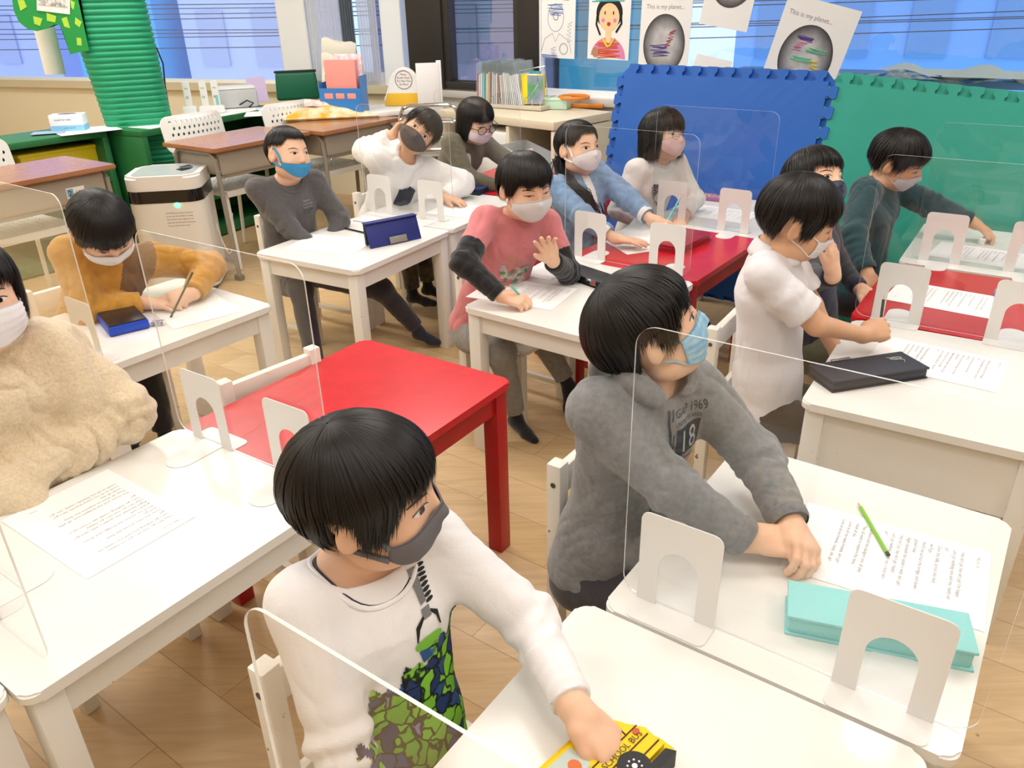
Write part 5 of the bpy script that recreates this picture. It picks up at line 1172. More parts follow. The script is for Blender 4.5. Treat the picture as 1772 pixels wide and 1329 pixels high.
def boyend(front=.034, side=.028, back=-.052, burn=-.004, brk=46):
    def z(ph):
        a = abs(ph)
        if a < brk: return front+.004*math.sin(ph*.21)
        if a < 62: return front+(burn-front)*(a-brk)/(62-brk)
        if a < 76: return burn
        if a < 82: return burn+(side-burn)*(a-76)/6
        if a < 104: return side
        if a < 114: return side+(back-side)*((a-104)/10)**.6
        return back
    return z
MASKG = lambda hx, **k: mat('mask_'+hx, hx, .85, bump=.35, bscale=700, **k)
def make_mask(parent, M, T, s, bvh, m, kind='cloth', top=.0, low=-.079, ear=(.0, -.018), wid=64, thick=.0045, loop=None, pleats=False, spread=1.):
    nu, nv = 41, 17; G = np.zeros((nu, nv, 3)); r0 = np.zeros((nu, nv)); ang = np.zeros(nu)
    for i in range(nu):
        u = -1+2*i/(nu-1); a = R(wid)*u; ang[i] = a; e = abs(u)
        zt = top-(top+.026)*min(1, e**1.5*.95)*(.8 if kind == 'cloth' else 1.0); zb = low+(-.046-low)*min(1, e**2.2)*(1 if kind == 'cloth' else 1.05)
        if kind == 'surgical': zt = top-(top+.012)*e**2*.9; zb = low+(-.055-low)*e**2
        for j in range(nv):
            z = zb+(zt-zb)*j/(nv-1); o = np.array((0, .005, z)); d = np.array((math.sin(a), math.cos(a), 0))
            ow = M@(o*s)+T; dw = M@d; h = bvh.ray_cast(Vector(ow+dw*.2), Vector(-dw)); rr = .055*s if h[0] is None else max(.03, .2-(Vector(ow+dw*.2)-h[0]).length)
            r0[i, j] = rr; G[i, j] = (a, z, 0)
    r = r0.copy()
    for _ in range(26):
        b = r.copy(); b[1:-1] = (r[:-2]+r[2:]+2*r[1:-1])/4; b[:, 1:-1] = (b[:, :-2]+b[:, 2:]+2*b[:, 1:-1])/4; r = np.maximum(b, r0)
    r += thick
    V = []; F = []
    for lay in (0, 1):
        for i in range(nu):
            for j in range(nv):
                a, z, _ = G[i, j]; rr = (r[i, j]-lay*.0022)
                if pleats and lay == 0: rr += .0011*math.sin(j*1.9)
                q = np.array((math.sin(a)*rr/s, math.cos(a)*rr/s+.005, z)); V.append(M@(q*s)+T)
    ix = lambda l, i, j: l*nu*nv+i*nv+j
    for i in range(nu-1):
        for j in range(nv-1):
            F.append((ix(0, i, j), ix(0, i, j+1), ix(0, i+1, j+1), ix(0, i+1, j))); F.append((ix(1, i, j), ix(1, i+1, j), ix(1, i+1, j+1), ix(1, i, j+1)))
    for i in range(nu-1):
        for j in (0, nv-1): F.append((ix(0, i, j), ix(0, i+1, j), ix(1, i+1, j), ix(1, i, j)))
    for j in range(nv-1):
        for i in (0, nu-1): F.append((ix(0, i, j), ix(0, i, j+1), ix(1, i, j+1), ix(1, i, j)))
    me = bpy.data.meshes.new('face_mask'); me.from_pydata([tuple(v) for v in V], [], F); ob = link('face_mask', me, m, parent, smooth=True)
    # ear loops
    for q, i in ((-1, 0), (1, nu-1)):
        mb = MB(); A = V[ix(0, i, nv-1)]; B_ = V[ix(0, i, 0)]
        def onhead(x, y, z, off=.0022):
            o = np.array((0, y, z)); ow = M@(o*s)+T; dw = M@np.array((q, 0, 0.)); h = bvh.ray_cast(Vector(ow+dw*.2), Vector(-dw))
            return np.array(h[0])+dw*off if h[0] is not None else M@(np.array((q*.07, y, z))*s)+T
        lr = .0016 if kind in ('cloth', 'surgical') else .0030
        if kind == 'band': lr = .0042
        earT = M@(np.array((q*.0705, .006, .026))*s)+T; earM = M@(np.array((q*.0725, -.019, .008))*s)+T; earB = M@(np.array((q*.0690, -.002, -.030))*s)+T
        yA = ((np.linalg.inv(M)@(A-T))/s)[1]; yB = ((np.linalg.inv(M)@(B_-T))/s)[1]
        pa = [A, onhead(0, yA*.55+.004, -.004 if kind != 'band' else .0), earT, earM, earB, onhead(0, yB*.5, -.040), B_]
        P_ = []
        for k in range(len(pa)-1):
            for t in (0, .5): P_.append(Vector(pa[k]).lerp(Vector(pa[k+1]), t))
        P_.append(Vector(pa[-1])); mb.tube(P_, lr*s*(loop or 1), 6); mb.build('ear_loop', m, parent)
    return ob
def make_face(parent, M, T, s, bvh, look=(0, 0), openy=1., brow=True, mouth=False):
    for q in (-1, 1):
        cx = q*.0300*s; cz = .0060*s; W = .0135*s; H = .0052*s*openy
        def alm(sc=1, up=0):
            pts = []
            for k in range(20):
                a = 2*math.pi*k/20; x = math.cos(a)*W*sc; z = (math.sin(a)*(H if math.sin(a) > 0 else H*.75)*(1-.35*abs(math.cos(a))**3))*sc
                pts.append((cx+x, cz+z+q*0+abs(math.cos(a))*0+(-q*x if 0 else 0)*.08))
            return pts
        drape_poly('eye', alm(), T, M, bvh, EYEW, parent, .0004)
        ir = []; lx, lz = look
        for k in range(16):
            a = 2*math.pi*k/16; x = cx+lx*W*.5+math.cos(a)*.0056*s; z = cz+lz*H*.4+math.sin(a)*.0056*s; zt = cz+H*.93; zb = cz-H*.70; ir.append((x, min(max(z, zb), zt)))
        drape_poly('iris', ir, T, M, bvh, IRIS, parent, .0009)
        up = [(cx-W*1.08+2.16*W*k/10, cz+H*(1-.98*abs(-1+2*k/10)**2.2)+.0006*s) for k in range(11)]; up2 = [(x, z+.0017*s) for x, z in up][::-1]
        pts = up+up2; n = len(up); fs = [(i, i+1, 2*n-2-i, 2*n-1-i) for i in range(n-1)]
        drape('eyelashes', pts, fs, T, M, bvh, LASH, parent, .0012)
        if brow:
            up = [(cx-W*1.15+2.4*W*k/10, cz+.0145*s+.0035*s*(1-(-1+2*k/10)**2)) for k in range(11)]; up2 = [(x, z+.0032*s*(1-.5*abs(-1+2*i/10))) for i, (x, z) in enumerate(up)][::-1]
            drape('eyebrow', up+up2, fs, T, M, bvh, BROW, parent, .0007)
    if mouth: drape_poly('lips', [(.016*s*math.cos(a), -.046*s+.0045*s*math.sin(a)) for a in [2*math.pi*k/16 for k in range(16)]], T, M, bvh, LIP, parent, .0006)

def wrinkle(V, Q, segs, amp=.0035, seed=0, fine=.0012, freq=16):
    """cloth folds: rings round bends and soft creases"""
    N = vnormals(V, Q); warp = (np.stack([vnoise(V*9, seed+i) for i in (11, 12, 13)], 1)-.5)*.09; W_ = V+warp
    sq = W_*np.array((freq, freq, freq*.55)); n1 = vnoise(sq, seed); n2 = vnoise(V*freq*2.3+7, seed+3); n3 = vnoise((V+warp*1.5)*freq*1.7, seed+6)
    disp = -(1-np.abs(n1*2-1))**3*amp*.7+(n1-.5)*amp*.7-(1-np.abs(n3*2-1))**4*amp*.35+(n2-.5)*fine*.6+amp*.25
    for a, b, c0, w, A, lam in segs:
        ba = b-a; L = np.linalg.norm(ba); t = ((V-a)@ba)/(L*L); dist = np.linalg.norm(V-(a+np.clip(t, 0, 1)[:, None]*ba), axis=1)
        env = np.exp(-((t-c0)/w)**2)*(dist < .075); ph = vnoise(V*13, seed+9)*9
        disp += env*A*.62*np.sin(t*L/(lam*1.5)*2*math.pi+ph)*(.3+.7*vnoise(V*17, seed+5))
    return V+N*disp[:, None]
def seg_pts(c): return c
def make_kid(k):
    """k: dict describing one child; builds an Empty with body, hair, mask, clothes as parts"""
    s = k.get('s', 1.); vb = k.get('vox', .0035); nm = k['label']
    Hc = np.array(k['head'], float); Mh = rotm(*k['face']); yaw = k.get('yaw', -35.8); Mt = rotm(yaw, 0, 0)
    rt, fw, up = Mt[:, 0], Mt[:, 1], Mt[:, 2]
    hip = np.array(k['hip'], float)
    nb = np.array(k['neck'], float) if 'neck' in k else Hc-Mh[:, 2]*.080*s-Mh[:, 1]*.024*s-up*.008*s   # base of the neck
    sw = k.get('sw', .118)*s; ax = nb-hip; ax /= np.linalg.norm(ax)
    rts = np.array(k.get('shr', rt), float); rts = rts-ax*(rts@ax); rts /= np.linalg.norm(rts)
    fws = np.cross(ax, rts); 
    base = Vector(hip*(1, 1, 0)); root = empty('person', base, 0, nm, 'person'); inv = -np.array(base)
    chest = nb-ax*.105*s; waist = hip+ax*.09*s
    shd = k.get('shd', .034)*s
    Sh = {q: nb+rts*q*sw-ax*shd+fws*k.get('shf', .0)*s+np.array(k.get('sh%d' % (1 if q > 0 else 0), (0, 0, 0))) for q in (-1, 1)}
    body = []
    body += xf(head_prims(s), Mh, Hc)
    jaw = Hc-Mh[:, 2]*.050*s-Mh[:, 1]*.020*s
    body += [cone(jaw, nb+ax*.012*s, .0330*s, .0340*s, .02), loft(nb-ax*.03*s, chest, (.060*s, .040*s), (.098*s, .066*s), rts, .03), loft(chest, waist, (.098*s, .066*s), (.086*s, .066*s), rts, .03), loft(waist, hip, (.086*s, .066*s), (.10*s, .074*s), rts, .03)]
    body += [cone(nb-ax*.028*s, Sh[q]+ax*.006*s, .026*s, .032*s, .03) for q in (-1, 1)]
    el, wr, hands, info = {}, {}, {}, {}
    la, lf = .178*s, .150*s
    for q, nmq in ((1, 'R'), (-1, 'L')):
        a = k['arm'+nmq]; W = np.array(a['w'], float); pole = np.array(a.get('pole', (0, 0, -1)), float)+0.
        E_, W2 = two_bone(Sh[q], W, la, lf, pole); el[q] = E_; wr[q] = W2
        body += [cone(Sh[q], E_, .0340*s, .0275*s, .02), cone(E_, W2, .0270*s, .0185*s, .012)]
        d = np.array(a['d'], float) if 'd' in a else W2-E_
        hp, tips, fr = hand_prims(W2+d/np.linalg.norm(d)*.004, d, a.get('n', (0, 0, 1)), -q, a.get('curl', (.35, .35, .4, .45)), a.get('thumb', (.7, .3)), a.get('spread', .08), s*a.get('hs', 1.06))
        body += hp; info[q] = (tips, fr)
    V, Q = mesh_sdf(body, vb); V = lap(V, Q, 1, .4)
    ob = to_obj('body', V+inv, Q, k.get('skin', SKIN), root)
    # head bvh at fine resolution for the face
    hv, hq = mesh_sdf(xf(head_prims(s), Mh, Hc), .003); hv = lap(hv, hq, 1, .4); hb = bvh_of(hv+inv, hq); T = Hc+inv
    make_face(root, Mh, T, s, hb, k.get('look', (0, 0)), k.get('open', 1.), k.get('brow', True), k.get('mouth', False))
    if 'mask' in k:
        mk = dict(k['mask']); mm = mk.pop('m'); pr = mk.pop('print', None); make_mask(root, Mh, T, s, hb, mm, **mk)
    make_hair(root, Mh, T, s, k['hair'], k.get('seed', 1), k.get('nh', 900))
    # ---- top
    c = k['top']; g = c.get('thick', .010)*s; vt = c.get('vox', k.get('tvox', .005)); gs = c.get('sleeve', .008)*s
    tp = [loft(nb-ax*.045*s, chest, (.074*s+g, .048*s+g), (.102*s+g, .070*s+g), rts, .03), loft(chest, waist, (.102*s+g, .070*s+g), (.092*s+g, .072*s+g), rts, .03), loft(waist, hip-ax*.0, (.092*s+g, .072*s+g), (.108*s+g, .082*s+g), rts, .03)]
    tp += [cone(nb-ax*.040*s, Sh[q], .030*s+g, .034*s+gs, .03) for q in (-1, 1)]
    segs = []; cuffs = []
    for q, nmq in ((1, 'R'), (-1, 'L')):
        S, E_, W = Sh[q], el[q], wr[q]; sl = c.get('len', 'long'); bag = c.get('bag', 1.)
        if sl == 'long':
            dW = (W-E_)/np.linalg.norm(W-E_); We = W-dW*c.get('cuffback', .006)*s
            tp += [cone(S, E_, .036*s*bag+gs, .031*s*bag+gs, .022), cutcone(E_, We, .0305*s*bag+gs, (.0225*s)*bag**.5+gs*.8, .016)]
            segs += [(S, E_, 1.0, .28, .0040*c.get('fold', 1), .030), (E_, W, .15, .35, .0038*c.get('fold', 1), .026), (E_, W, .88, .22, .0026*c.get('fold', 1), .017)]
            cuffs.append((We, dW, (.0225*s)*bag**.5+gs*.8))
        else:
            M_ = S+(E_-S)*sl; tp += [cone(S, S+(M_-S)*.5, .036*s+gs, .038*s+gs*1.2, .022), cutcone(S+(M_-S)*.5, M_, .038*s+gs*1.2, .040*s+gs*1.4, .012)]
            segs += [(S, M_, .5, .5, .002, .03)]
    tp += [e if callable(e) is False else e for e in c.get('extra', lambda **kw: [])(nb=nb, ax=ax, rt=rts, fw=fws, hip=hip, chest=chest, Sh=Sh, s=s, Hc=Hc)]
    nr = c.get('neckr', .047)*s
    tp.append(sub(ell(nb+ax*c.get('neckup', .016)*s+fws*c.get('neckf', .010)*s, (nr, nr*c.get('neckk', .80), c.get('neckd', .040)*s), .006, np.array([rts, fws, ax]))))
    hem = c.get('hem', .045)*s
    V, Q = mesh_sdf(tp, vt, clip=[(hip-ax*hem, -ax)]); V = lap(V, Q, 1, .4)
    V = wrinkle(V, Q, segs, c.get('amp', .0035), k.get('seed', 1), c.get('fine', .0012), c.get('freq', 15))
    fm = None; mats = c['m']
    if 'facemat' in c:
        ctr = V[Q].mean(1); loc = np.stack([(ctr-chest)@rts, (ctr-chest)@fws, (ctr-chest)@ax], 1); fm = c['facemat'](loc, ctr, dict(Sh=Sh, el=el, wr=wr))
    to_obj(c.get('name', 'sweatshirt'), V+inv, Q, mats, root, fm)
    tb_ = bvh_of(V+inv, Q)
    # collar rib
    if c.get('collar', True):
        mb = MB(); P_ = []
        O = nb+ax*c.get('neckup', .016)*s+fws*c.get('neckf', .010)*s
        for i in range(40):
            a = 2*math.pi*i/40; dd = rts*math.cos(a)+fws*math.sin(a)*c.get('neckk', .80)
            rr_ = nr*1.04; h = tb_.ray_cast(Vector(O+dd*rr_+ax*.10+inv), Vector(-ax))
            z = h[0] if h[0] is not None else Vector(O+dd*rr_-ax*.02+inv)
            P_.append(np.array(z)-ax*.001)
        P_ = np.array(P_)
        for _ in range(6): P_ = (np.roll(P_, 1, 0)+np.roll(P_, -1, 0)+2*P_)/4
        mb.tube([Vector(p) for p in P_], c.get('ribr', .0055)*s, 8, closed=True); mb.build('collar', c.get('ribm', mats[0] if isinstance(mats, list) else mats), root)
    if c.get('inner'):
        mb = MB(); mb.tube([Vector(P_[i]+(np.array(P_).mean(0)-P_[i])*.07-ax*.002) for i in range(40)], .0045*s, 8, closed=True); mb.build('inner_neck_band', c['inner'], root)
    if c.get('len', 'long') == 'long' and c.get('cuff', True):
        for (We, dW, r_) in cuffs:
            mb = MB(); mb.tube([Vector(We-dW*x_+inv) for x_ in (.024*s, .019*s, .004*s, -.001*s)], [r_*.93, r_*1.045, r_*1.03, r_*.93], 20, cap=False); mb.build('cuff', c.get('cuffm', mats[0] if isinstance(mats, list) else mats), root)
    # ---- trousers and socks
    p = k.get('legs')
    if p:
        hw = .058*s; tr = [loft(hip+ax*.02*s, hip-up*.035*s, (.104*s, .082*s), (.108*s, .085*s), rts, .03)]; sk = []
        for q, nmq in ((1, 'R'), (-1, 'L')):
            kn, an, toe = [np.array(v, float) for v in p[nmq]]; hj = hip+rt*q*hw-up*.018
            tr += [cone(hj, kn, .062*s, .048*s, .025), cutcone(kn, an+(kn-an)/np.linalg.norm(kn-an)*.030, .046*s, p.get('hemr', .036)*s, .02)]
            fd = toe-an; sock = [cone(an+(kn-an)*.22, an, .024*s, .024*s, .01), cone(an-up*.012*s, an+fd*.62-up*.028*s, .024*s, .020*s, .014), cone(an-up*.022*s-fd*.14, an-up*.022*s, .022*s, .022*s, .012), cone(an+fd*.6-up*.026*s, toe-up*.026*s, .021*s, .016*s, .012)]
            v2, q2 = mesh_sdf(sock, .005); v2 = lap(v2, q2, 1, .4); v2[:, 2] = np.maximum(v2[:, 2], .004)
            to_obj('sock', v2+inv, q2, p.get('sockm'), root)
        V2, Q2 = mesh_sdf(tr, .0065); V2 = lap(V2, Q2, 1, .4); V2 = wrinkle(V2, Q2, [], .005, 5, .0015, 14)
        to_obj('trousers', V2+inv, Q2, p['m'], root)
    fr = dict(root=root, inv=inv, chest=chest, rt=rts, fw=fws, ax=ax, tb=tb_, hb=hb, Mh=Mh, T=T, s=s, nb=nb, Sh=Sh, el=el, wr=wr, info=info, tm=np.stack([rts, fws, ax], 1), hip=hip, up=up)
    return fr
# ================================================================ the children
def hipat(k, head, out=.14, z=.335, ds=0):
    x, y, th, sg = TABS[k]; a = np.array((math.cos(th), math.sin(th))); b = np.array((-math.sin(th), math.cos(th))); o = np.array((x, y)); s_ = (np.array(head[:2])-o)@a+ds
    off = out if sg < 0 else .5+out
    p = o+a*s_+b*off; return (p[0], p[1], z)
ZT = TH
FAB = lambda n, hx, **k: mat('fabric_'+n, hx, k.pop('rough', .9), bump=k.pop('bump', .5), bscale=k.pop('bscale', 600), sheen=k.pop('sheen', .3), fold=k.pop('fold', .3), **k)
BLKP = FAB('black_trousers', '1c1b20'); DKP = FAB('dark_trousers', '2c2733'); BRP = FAB('brown_trousers', '4a4038'); GYP = FAB('grey_sweatpants', '8e8a84', var=.2, vscale=60); CAMO = FAB('camouflage', '5c5236', var2='2a2618', vscale=22); OLP = FAB('olive_trousers', '5a5843')
SOCKB = FAB('black_sock', '121216'); SOCKN = FAB('navy_sock', '1e2436')
WHT = FAB('white_cotton', 'f0eef0', bump=.25, rough=.85); RIBD = FAB('dark_rib', '24242c')
GREY = FAB('heather_grey', '8d8e90', var=.22, vscale=90, bump=.6); GREYC = FAB('heather_grey_rib', '85868a', var=.2, vscale=90)
SHIRT = FAB('white_shirt_cotton', 'e6e4ea', bump=.15)
kids = {}
BOWL = dict(end=boyend(.030, .006, -.050), n=1)
def legs_default(hip, table, m, sock, zf=.05, out=None, kz=.34, spread=.06, kd=.22):
    x, y, th, sg = TABS[table]; f = np.array((math.sin(th), -math.cos(th), 0)); r = np.array((-math.cos(th), -math.sin(th), 0)); h = np.array(hip)
    d = {}
    for q, n_ in ((1, 'R'), (-1, 'L')):
        kn = h+f*kd+r*q*spread; kn[2] = kz; an = kn+f*.02; an[2] = zf; toe = an+f*.12; d[n_] = (kn, an, toe)
    d['m'] = m; d['sockm'] = sock; return d
def rest(table, hip, s, side, fwd=.16, z=.35, w=.07):
    x, y, th, sg = TABS[table]; f = np.array((math.sin(th), -math.cos(th), 0)); r = np.array((-math.cos(th), -math.sin(th), 0)); p = np.array(hip)+f*fwd+r*side*w; p[2] = z; return p
# ---- P1: nearest boy
H1 = (-.184, .822, .805); hip1 = hipat('Tg', H1, .13, .335, -.03)
kids['P1'] = dict(label='nearest boy in a white printed shirt and grey mask, holding the school bus case', head=H1, face=(-5, -2, 6), yaw=-56, hip=hip1, s=1.0, sw=.109, sh1=(.028, -.004, 0), vox=.0028, tvox=.0036, seed=3, nh=3400,
    look=(-.1, .1), hair=dict(end=boyend(.034, .020, -.058, burn=-.024, brk=40), rag=.007, swirl=.35, vol=.006, wid=.85), skin=SKIN, mask=dict(m=MASKG('6f6c72'), kind='band', top=-.004, low=-.082),
    armR=dict(w=rest('Tg', hip1, 1, 1, .13, .40, .13), pole=(-.6, -.3, -.3), d=(.6, -.5, -.4)), armL=dict(w=at(992, 1222, .565), pole=(.3, .5, -.4), d=at(1052, 1285, .54)-at(992, 1222, .565), n=(.25, .0, 1), curl=(.62, .85, .85, .8), thumb=(.35, .4), spread=.14),
    top=dict(name='long_sleeved_shirt', m=[WHT], thick=.009, sleeve=.008, neckr=.070, neckk=.66, neckf=.022, neckd=.050, neckup=.010, amp=.0045, ribr=.004, cuff=False, fold=1.3, inner=RIBD),
    legs=legs_default(hip1, 'Tg', BLKP, SOCKB))
# ---- P2: grey zip hoodie
H2 = (.232, 1.222, .850); hip2 = hipat('Th', H2, .15, .335, .0)
def hood_ring(hi, lo, r_, tube, back=1, span=2.55):
    def f(nb, ax, rt, fw, s, **k):
        P = []; n = 12
        def pt(i):
            u = i/n*2-1; t = u*span; d = rt*math.sin(t)-fw*math.cos(t); return nb+d*r_*s+ax*(hi+(lo-hi)*abs(u)**1.3)*s+fw*.006*s, tube*(1-.35*abs(u))*s
        for i in range(n): (p, a), (q, b) = pt(i), pt(i+1); P.append(cone(p, q, a, b, .010))
        if back: P.append(ell(nb-fw*.085*s-ax*.012*s, (.066*s, .034*s, .060*s), .02, np.array([rt, fw, ax])))
        return P
    return f
hood2 = hood_ring(.052, .010, .060, .025); hood10 = hood_ring(.040, -.010, .058, .022); fl13 = hood_ring(.044, .036, .058, .024, 0, 3.1)
kids['P2'] = dict(label='boy in a grey zip hoodie with hands clasped and a light blue patterned mask', head=H2, face=(4, 22, -4), yaw=-60, hip=hip2, s=1.0, sw=.109, vox=.0028, tvox=.0038, seed=5, nh=3400,
    look=(-.1, .2), hair=dict(end=boyend(.028, .010, -.050, burn=-.012), rag=.007, swirl=.5, vol=.006, wid=.85, tilt=22), skin=SKIN, mask=dict(m=MASKG('a9d2ea', vscale=60, var2='7fb4d8'), kind='surgical', top=.001, low=-.078, pleats=True),
    armR=dict(w=at(1296, 938, .545), pole=(-.5, -.55, -.5), d=(.9, -.12, .02), n=(.0, -.45, 1), curl=(.55, .6, .65, .7), thumb=(.25, .3)), armL=dict(w=at(1368, 905, .555), pole=(.6, .5, -.5), d=(.10, -.9, -.05), n=(.5, 0, 1), curl=(.75, .8, .8, .8), thumb=(.15, .4)),
    top=dict(name='zip_hoodie', m=[GREY], thick=.013, sleeve=.013, neckr=.048, neckf=.020, amp=.0065, collar=False, extra=hood2, cuffm=GREYC, bag=1.08, fold=1.2, cuffback=.0),
    legs=legs_default(hip2, 'Th', FAB('charcoal_trousers', '403c42'), SOCKB))
# ---- P3: white collared shirt
H3 = (.715, 1.905, .853); hip3 = hipat('Ti', H3, .14, .34, -.0)
kids['P3'] = dict(label='boy in a white short sleeved collared shirt writing, with a small white mask', head=H3, face=(-14, -20, 6), yaw=-26, hip=hip3, s=1.02, vox=.0032, tvox=.0042, seed=8, nh=2400,
    open=.55, look=(0, -.5), hair=dict(end=boyend(.026, .019, -.050, burn=-.02), rad=(.0765, .0930, .0835), shrink=.50, rag=.006, swirl=.5, vol=.006), skin=SKIN2, mask=dict(m=MASKG('eceaf0'), kind='surgical', top=-.012, low=-.066, pleats=True, wid=50),
    armR=dict(w=at(1493, 580, .575), pole=(-.3, -.8, -.5), d=(.75, .25, .12), n=(-.25, -.75, .6), curl=(.8, .9, 1.0, 1.05), thumb=(.25, .3)), armL=dict(w=rest('Ti', hip3, 1, -1, .18, .43, .10), pole=(.4, .6, -.3)),
    top=dict(name='collared_shirt', m=[SHIRT], thick=.012, sleeve=.007, len=.78, neckr=.046, neckf=.014, neckup=.004, amp=.004, collar=False, freq=12),
    legs=legs_default(hip3, 'Ti', BRP, SOCKB))
# ---- P4: dark vest
H4 = (.930, 2.385, .832); hip4 = hipat('Tj', H4, .15, .335)
def fm4(loc, c, J): return np.where((np.abs(loc[:, 0]) < .098) , 0, 1)
kids['P4'] = dict(label='child in a navy vest over a dark ribbed top resting the face on one hand', head=H4, face=(-60, 20, -10), yaw=-40, hip=hip4, s=1.0, vox=.004, seed=11, nh=1500,
    hair=dict(end=boyend(.040, -.028, -.062, -.02), rag=.008, vol=.005, swirl=.4), mask=dict(m=MASKG('5a6078', vscale=50, var2='2e3246'), top=-.006, low=-.078),
    armR=dict(w=at(1441, 478, .675), pole=(.1, -.8, -.8), d=(-.1, .15, 1), n=(.7, -.7, 0), curl=(.3, .3, .35, .4), thumb=(.4, .2)), armL=dict(w=at(1488, 500, .50), pole=(.2, .6, -.5), d=(.4, -.9, -.1)),
    top=dict(name='vest_and_ribbed_top', m=[FAB('navy_vest', '1f2440'), FAB('dark_ribbed_knit', '3a3a40', bump=.8)], facemat=fm4, thick=.012, sleeve=.007, neckr=.046),
    legs=legs_default(hip4, 'Tj', OLP, SOCKB))
# ---- P5: teal sweatshirt
H5 = (1.375, 2.80, .812); hip5 = hipat('Tk', H5, .16, .335)
kids['P5'] = dict(label='boy in a dark teal sweatshirt with a plaid pocket reaching across the far table', head=H5, face=(-36, -24, 12), yaw=-42, hip=hip5, s=1.0, vox=.004, seed=13, nh=1800,
    open=.5, look=(0, -.5), hair=dict(end=boyend(.036, .021, -.048, -.004), rad=(.0765, .0930, .0835), shrink=.50, rag=.009, vol=.008, messy=1), mask=dict(m=MASKG('cfcad2'), top=-.006, low=-.078), skin=SKIN2,
    armR=dict(w=at(1500, 470, .50), pole=(-.4, -.5, -.5)), armL=dict(w=at(1690, 388, .575), pole=(.2, .4, -.3), d=(.75, -.30, -.38), n=(.3, .1, 1), curl=(.55, .6, .7, .8), thumb=(.2, .3)),
    top=dict(m=[FAB('teal_knit', '22454c', var=.15, vscale=60)], thick=.013, sleeve=.012, neckr=.050, neckf=.014, amp=.0065, bag=1.1),
    legs=legs_default(hip5, 'Tk', DKP, SOCKB))
# ---- P6: sequin heart girl
H6 = (.645, 3.33, .83); hip6 = hipat('Tf', H6, .13, .335, .02)
BOB = lambda z, fr=.026: (lambda ph: fr if abs(ph) < 50 else (fr+(z-fr)*min(1, (abs(ph)-50)/9)))
kids['P6'] = dict(label='girl in a white top with a round sequin heart, pink mask and thin glasses', head=H6, face=(-50, 8, -6), yaw=-52, hip=hip6, s=1.0, vox=.0045, seed=17, nh=1800,
    hair=dict(end=BOB(-.098, .024), rag=.007, vol=.007, shrink=.06, side=.0, flare=.06, full=1, wid=1.2), mask=dict(m=MASKG('e8c4c2'), top=.0, low=-.080),
    armR=dict(w=at(1125, 392, .50), pole=(-.9, .1, -.3)), armL=dict(w=at(1185, 372, .53), pole=(.6, .4, -.3)),
    top=dict(m=[FAB('cream_jersey', 'e6dfda')], thick=.010, sleeve=.010, neckr=.050, neckf=.012, amp=.006),
    legs=legs_default(hip6, 'Tf', DKP, SOCKB))
# ---- P7: denim girl
H7 = (.275, 3.10, .828); hip7 = hipat('Te', H7, .12, .335, .03)
DEN = FAB('pale_denim', '7f9fc4', var=.25, vscale=40); WHI = FAB('white_tee', 'ece8ea')
def fm7(loc, c, J): return np.where((np.abs(loc[:, 0]+.004) < .016+.10*np.clip(loc[:, 2]*-1, 0, 1)) & (loc[:, 1] > .03), 1, 0)
kids['P7'] = dict(label='girl in a pale denim jacket with a long dark braid holding a turquoise pencil', head=H7, face=(-50, 6, -2), yaw=-50, hip=hip7, s=1.0, vox=.004, seed=19, nh=1600,
    hair=dict(end=lambda ph: .060 if abs(ph) < 30 else (.060-.045*min(1, (abs(ph)-30)/25) if abs(ph) < 75 else (.012 if abs(ph) < 100 else -.055)), rag=.004, vol=.001, rad=(.0760, .0935, .0815), tilt=10, extra=[dict(n=160, r=.011, wave=.25, pts=[(.045, -.060, -.035), (.066, -.030, -.085), (.070, .035, -.125), (.056, .090, -.165), (.036, .120, -.215)]), dict(n=26, r=.016, pts=[(.036, .120, -.21), (.020, .128, -.245), (-.002, .13, -.27)])]),
    mask=dict(m=MASKG('ece6ea'), kind='band', top=.000, low=-.080),
    armR=dict(w=at(1070, 418, .54), pole=(-.7, -.4, -.3), d=(.9, -.25, -.06), curl=(.12, .12, .14, .16), thumb=(.4, .2)), armL=dict(w=at(1132, 384, .575), pole=(.7, .3, -.4), d=(.9, -.2, -.10), n=(0, .2, 1), curl=(.6, .7, .8, .85), thumb=(.3, .4)),
    top=dict(name='denim_jacket', m=[DEN, WHI], facemat=fm7, thick=.012, sleeve=.012, neckr=.044, neckf=.012, amp=.007, cuffback=.03, cuffm=WHI, bag=1.1),
    legs=legs_default(hip7, 'Te', DKP, SOCKB))
# ---- P8: pink shirt
H8 = (.055, 2.445, .826); hip8 = hipat('Td', H8, .14, .335, .0)
PINK = FAB('salmon_cotton', 'd67f83', var=.1, vscale=30); BLKS = FAB('black_undersleeve', '17171a')
def fm8(loc, c, J):
    d = [np.abs((c-J['Sh'][q])@((J['el'][q]-J['Sh'][q])/np.linalg.norm(J['el'][q]-J['Sh'][q]))) for q in (1, -1)]
    o = np.zeros(len(c), int)
    for q in (1, -1):
        S, E_, W = J['Sh'][q], J['el'][q], J['wr'][q]; u = (E_-S)/np.linalg.norm(E_-S); t = (c-S)@u; ds = np.linalg.norm(c-(S+np.clip(t, 0, 9)[:, None]*u), axis=1)
        v = (W-E_)/np.linalg.norm(W-E_); t2 = np.clip((c-E_)@v, 0, 9); d2 = np.linalg.norm(c-(E_+t2[:, None]*v), axis=1)
        o |= ((t > .105) & (ds < .055)) | (d2 < .050)
    return o
L8 = legs_default(hip8, 'Td', GYP, SOCKB); 
L8['R'] = (np.array(at(868, 610, .33)), at(893, 722, .05), at(925, 752, .03)); L8['L'] = (np.array(hip8)+np.array((.17, .02, .0)), at(985, 668, .10), at(985, 712, .03))
